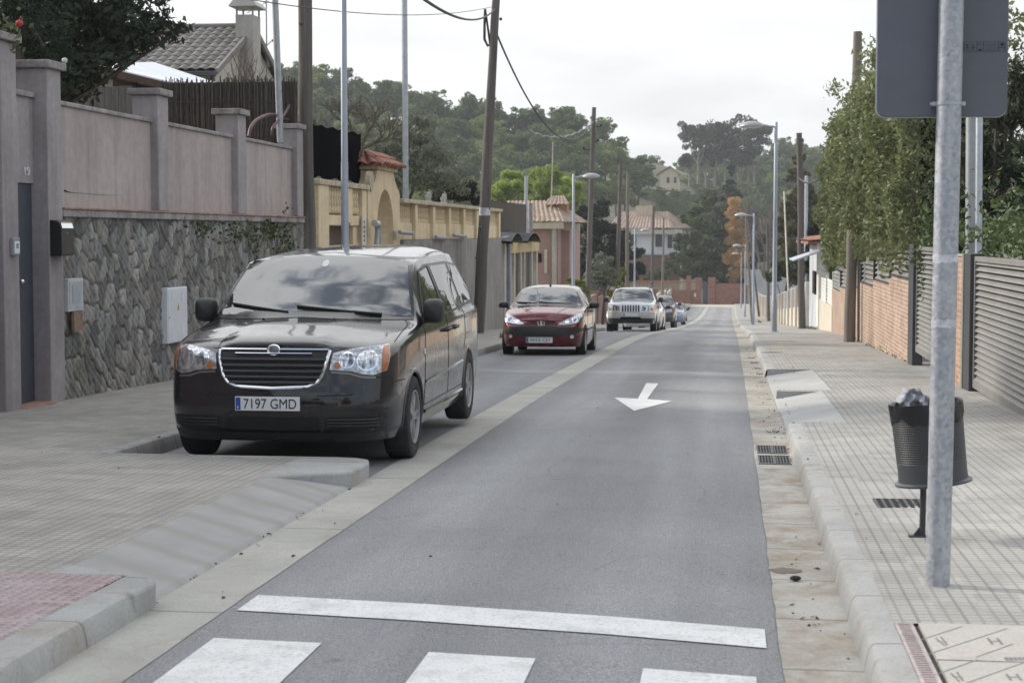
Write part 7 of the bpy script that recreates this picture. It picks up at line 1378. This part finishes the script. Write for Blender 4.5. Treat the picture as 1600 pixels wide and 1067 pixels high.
for k, (x_, y_, s_) in enumerate(((-9, -16, 1.), (5.5, -12, .9), (7, -20, 1.1), (-7.5, -26, .9), (5, -44, 1.2), (-10, -48, 1.2))): tree('garden_tree', ['round tree up the street behind the camera, near left', 'round tree behind the camera over the right wall', 'taller tree behind the camera, second on the right', 'tree behind the camera before the cream house', 'tree farther behind the camera on the right', 'tree farther behind the camera on the left'][k], 'tree', (x_, y_, zr(y_)), 2.6*s_, [((0, 0, 4.2*s_), (2.2*s_, 2.2*s_, 2.0*s_)), ((.8, .4, 3.2*s_), (1.8*s_, 1.8*s_, 1.4*s_)), ((-.8, -.3, 3.3*s_), (1.7*s_, 1.7*s_, 1.4*s_))], 3000, .3, mMID, r0=.14, seed=300+k)
# ================================================================ the wooded hills
protos = []
def proto(k, lobes, n, size, m, hh, bark, r0, **kw):
    t = thing('hill_pine', 'x', 'tree', (0, 0, 0)); v, f = crown(n, lobes, size, 200+k, **kw); link('crown', np_mesh('crown', [(v, f, 0)], [m]), t); limbs((0, 0, 0), hh, lobes[:3], r0, k).build('trunk', bark, t, smooth=60, local=True); return t
for k in range(6):
    rr = random.Random(500+k); L = [((rr.uniform(-2.2, 2.2), rr.uniform(-2, 2), 8+rr.uniform(-2.6, 2.2)), (rr.uniform(1.6, 2.4),)*2+(rr.uniform(1.3, 2.0),)) for _ in range(9)]+[((0, 0, 10.2), (1.8, 1.8, 1.5)), ((0, 0, 6.5), (2.6, 2.6, 2.0))]
    protos.append(proto(k, L, 6500, .5, [mHILA, mHILB][k % 2], 7.5, mBARK, .22, shell=.5, sub=6, subr=.44, asp=.55))
used = set()
def hill_pine(x, y, rp, Y, k, lab, grp):
    """crown centre at pixel (x, y), radius rp pixels, at distance Y; the trunk goes down to the slope"""
    p = PX(x, y, Y); s = rp/(F/(FW @ (np.array(p)-CAM)))/4.0; zt = terr(p.x, Y); t = protos[k]
    o = t if k not in used else copy_tree(t); used.add(k); o.location = (p.x, Y, p.z-8.2*s); o.scale = (s, s, s); o.rotation_euler = (0, 0, random.uniform(0, 6.28)); o['label'] = lab; o['group'] = grp
    return o
SKY_ = lambda x: np.interp(x, [430, 480, 520, 560, 600, 640, 660, 700, 740, 770, 800, 850, 880, 910, 935, 960, 985, 1010, 1040], [100, 97, 102, 124, 126, 126, 142, 142, 150, 152, 170, 166, 166, 176, 184, 208, 236, 248, 262])
rr = random.Random(31); cnt = 0
for row in range(6):
    x = 436+rr.uniform(0, 20)
    while x < 1010:
        rp = rr.uniform(24, 36) if row else rr.uniform(25, 34); y = SKY_(x)+rp*.85+row*33+rr.uniform(-7, 9)*(row > 0)
        if y < 322 and not (x > 960 and row > 3):
            hill_pine(x, y, rp, 335-row*14+rr.uniform(-6, 6), (rr.choice((0, 2, 4)) if rr.random() < (.62 if row < 2 else .45) else rr.choice((1, 3, 5))), 'rounded pine on the wooded hill left of the road end, hazy with distance' if row < 1 else 'pine among the mass covering the slope of the left hill', 'pines along the left hill skyline' if row < 1 else 'pines on the left hill slope'); cnt += 1
        x += rp*rr.uniform(.95, 1.35)
SK2 = lambda x: np.interp(x, [1000, 1040, 1065, 1200, 1230, 1260, 1300, 1420, 1600], [252, 246, 250, 232, 222, 232, 236, 226, 215])
for row in range(4):
    x = 1000+rr.uniform(0, 15)
    while x < (1330 if row else 1420):
        rp = rr.uniform(18, 27); y = SK2(x)-4+rp*.7+row*26+rr.uniform(-4, 6)*(row > 0)
        if not (1018 < x < 1066 and y < 310): hill_pine(x, y, rp, 500-row*30+rr.uniform(-6, 6), rr.choice((0, 0, 2, 4, 1)), 'small hazy tree on the far hill behind the stone pines' if row < 1 else 'small hazy tree on the far slope behind the road end', 'trees on the far hill' if row < 1 else 'trees on the far slope')
        x += rp*rr.uniform(.85, 1.2)
# tall stone pines standing out on the far hill
for x, y in ((1030, 306), (1052, 308), (1040, 318)): hill_pine(x, y, 15, 388, 0, 'dark tree at the foot of the cream hill house', 'trees at the foot of the hill house')
sp = []
for k, (x, y, rp, yb) in enumerate(((1088, 215, 25, 288), (1117, 207, 25, 292), (1151, 208, 27, 292), (1181, 212, 23, 288), (1100, 240, 20, 294), (1133, 238, 18, 294), (1167, 240, 20, 292), (1077, 250, 12, 292))):
    Y = 432+5*(k % 3); p = PX(x, y, Y); R = rp/(F/(FW @ (np.array(p)-CAM))); q = PX(x+random.uniform(-4, 4), yb, Y); hgt = p.z-q.z; r5 = random.Random(80+k); L = [((p.x-q.x+r5.uniform(-.7, .7)*R, r5.uniform(-.6, .6)*R, hgt+r5.uniform(-.55, .45)*R), (R*.62, R*.62, R*.56)) for _ in range(8)]
    tree('stone_pine', ['leftmost tall stone pine of the far hilltop clump', 'broad stone pine second in the far hilltop clump', 'tallest central stone pine of the far hilltop clump', 'rightmost stone pine of the clump, beside the tall lamp head', 'lower stone pine under the left pair of the hilltop clump', 'lower stone pine in the middle of the hilltop clump', 'lower stone pine under the right end of the hilltop clump', 'small low pine at the left foot of the hilltop clump'][k], 'tree', (q.x, Y, q.z), hgt*.8, L, 4200, .62, mHIST, 'stone pines on the far hilltop', .3, 90+k, mBARKL, shell=.5, sub=6, subr=.45, asp=.55)
# ================================================================ haze
hz = NT('haze_air'); hz.t.nodes.remove(hz.b); pv = hz.n('ShaderNodeVolumePrincipled', {'Color': (.92, .95, 1., 1), 'Density': .00034, 'Anisotropy': .35}); hz.t.links.new(pv.outputs[0], hz.o.inputs['Volume'])
tag(MB().box(-560, 560, -60, 620, -60, 75).build('haze', hz.m), kind='stuff')
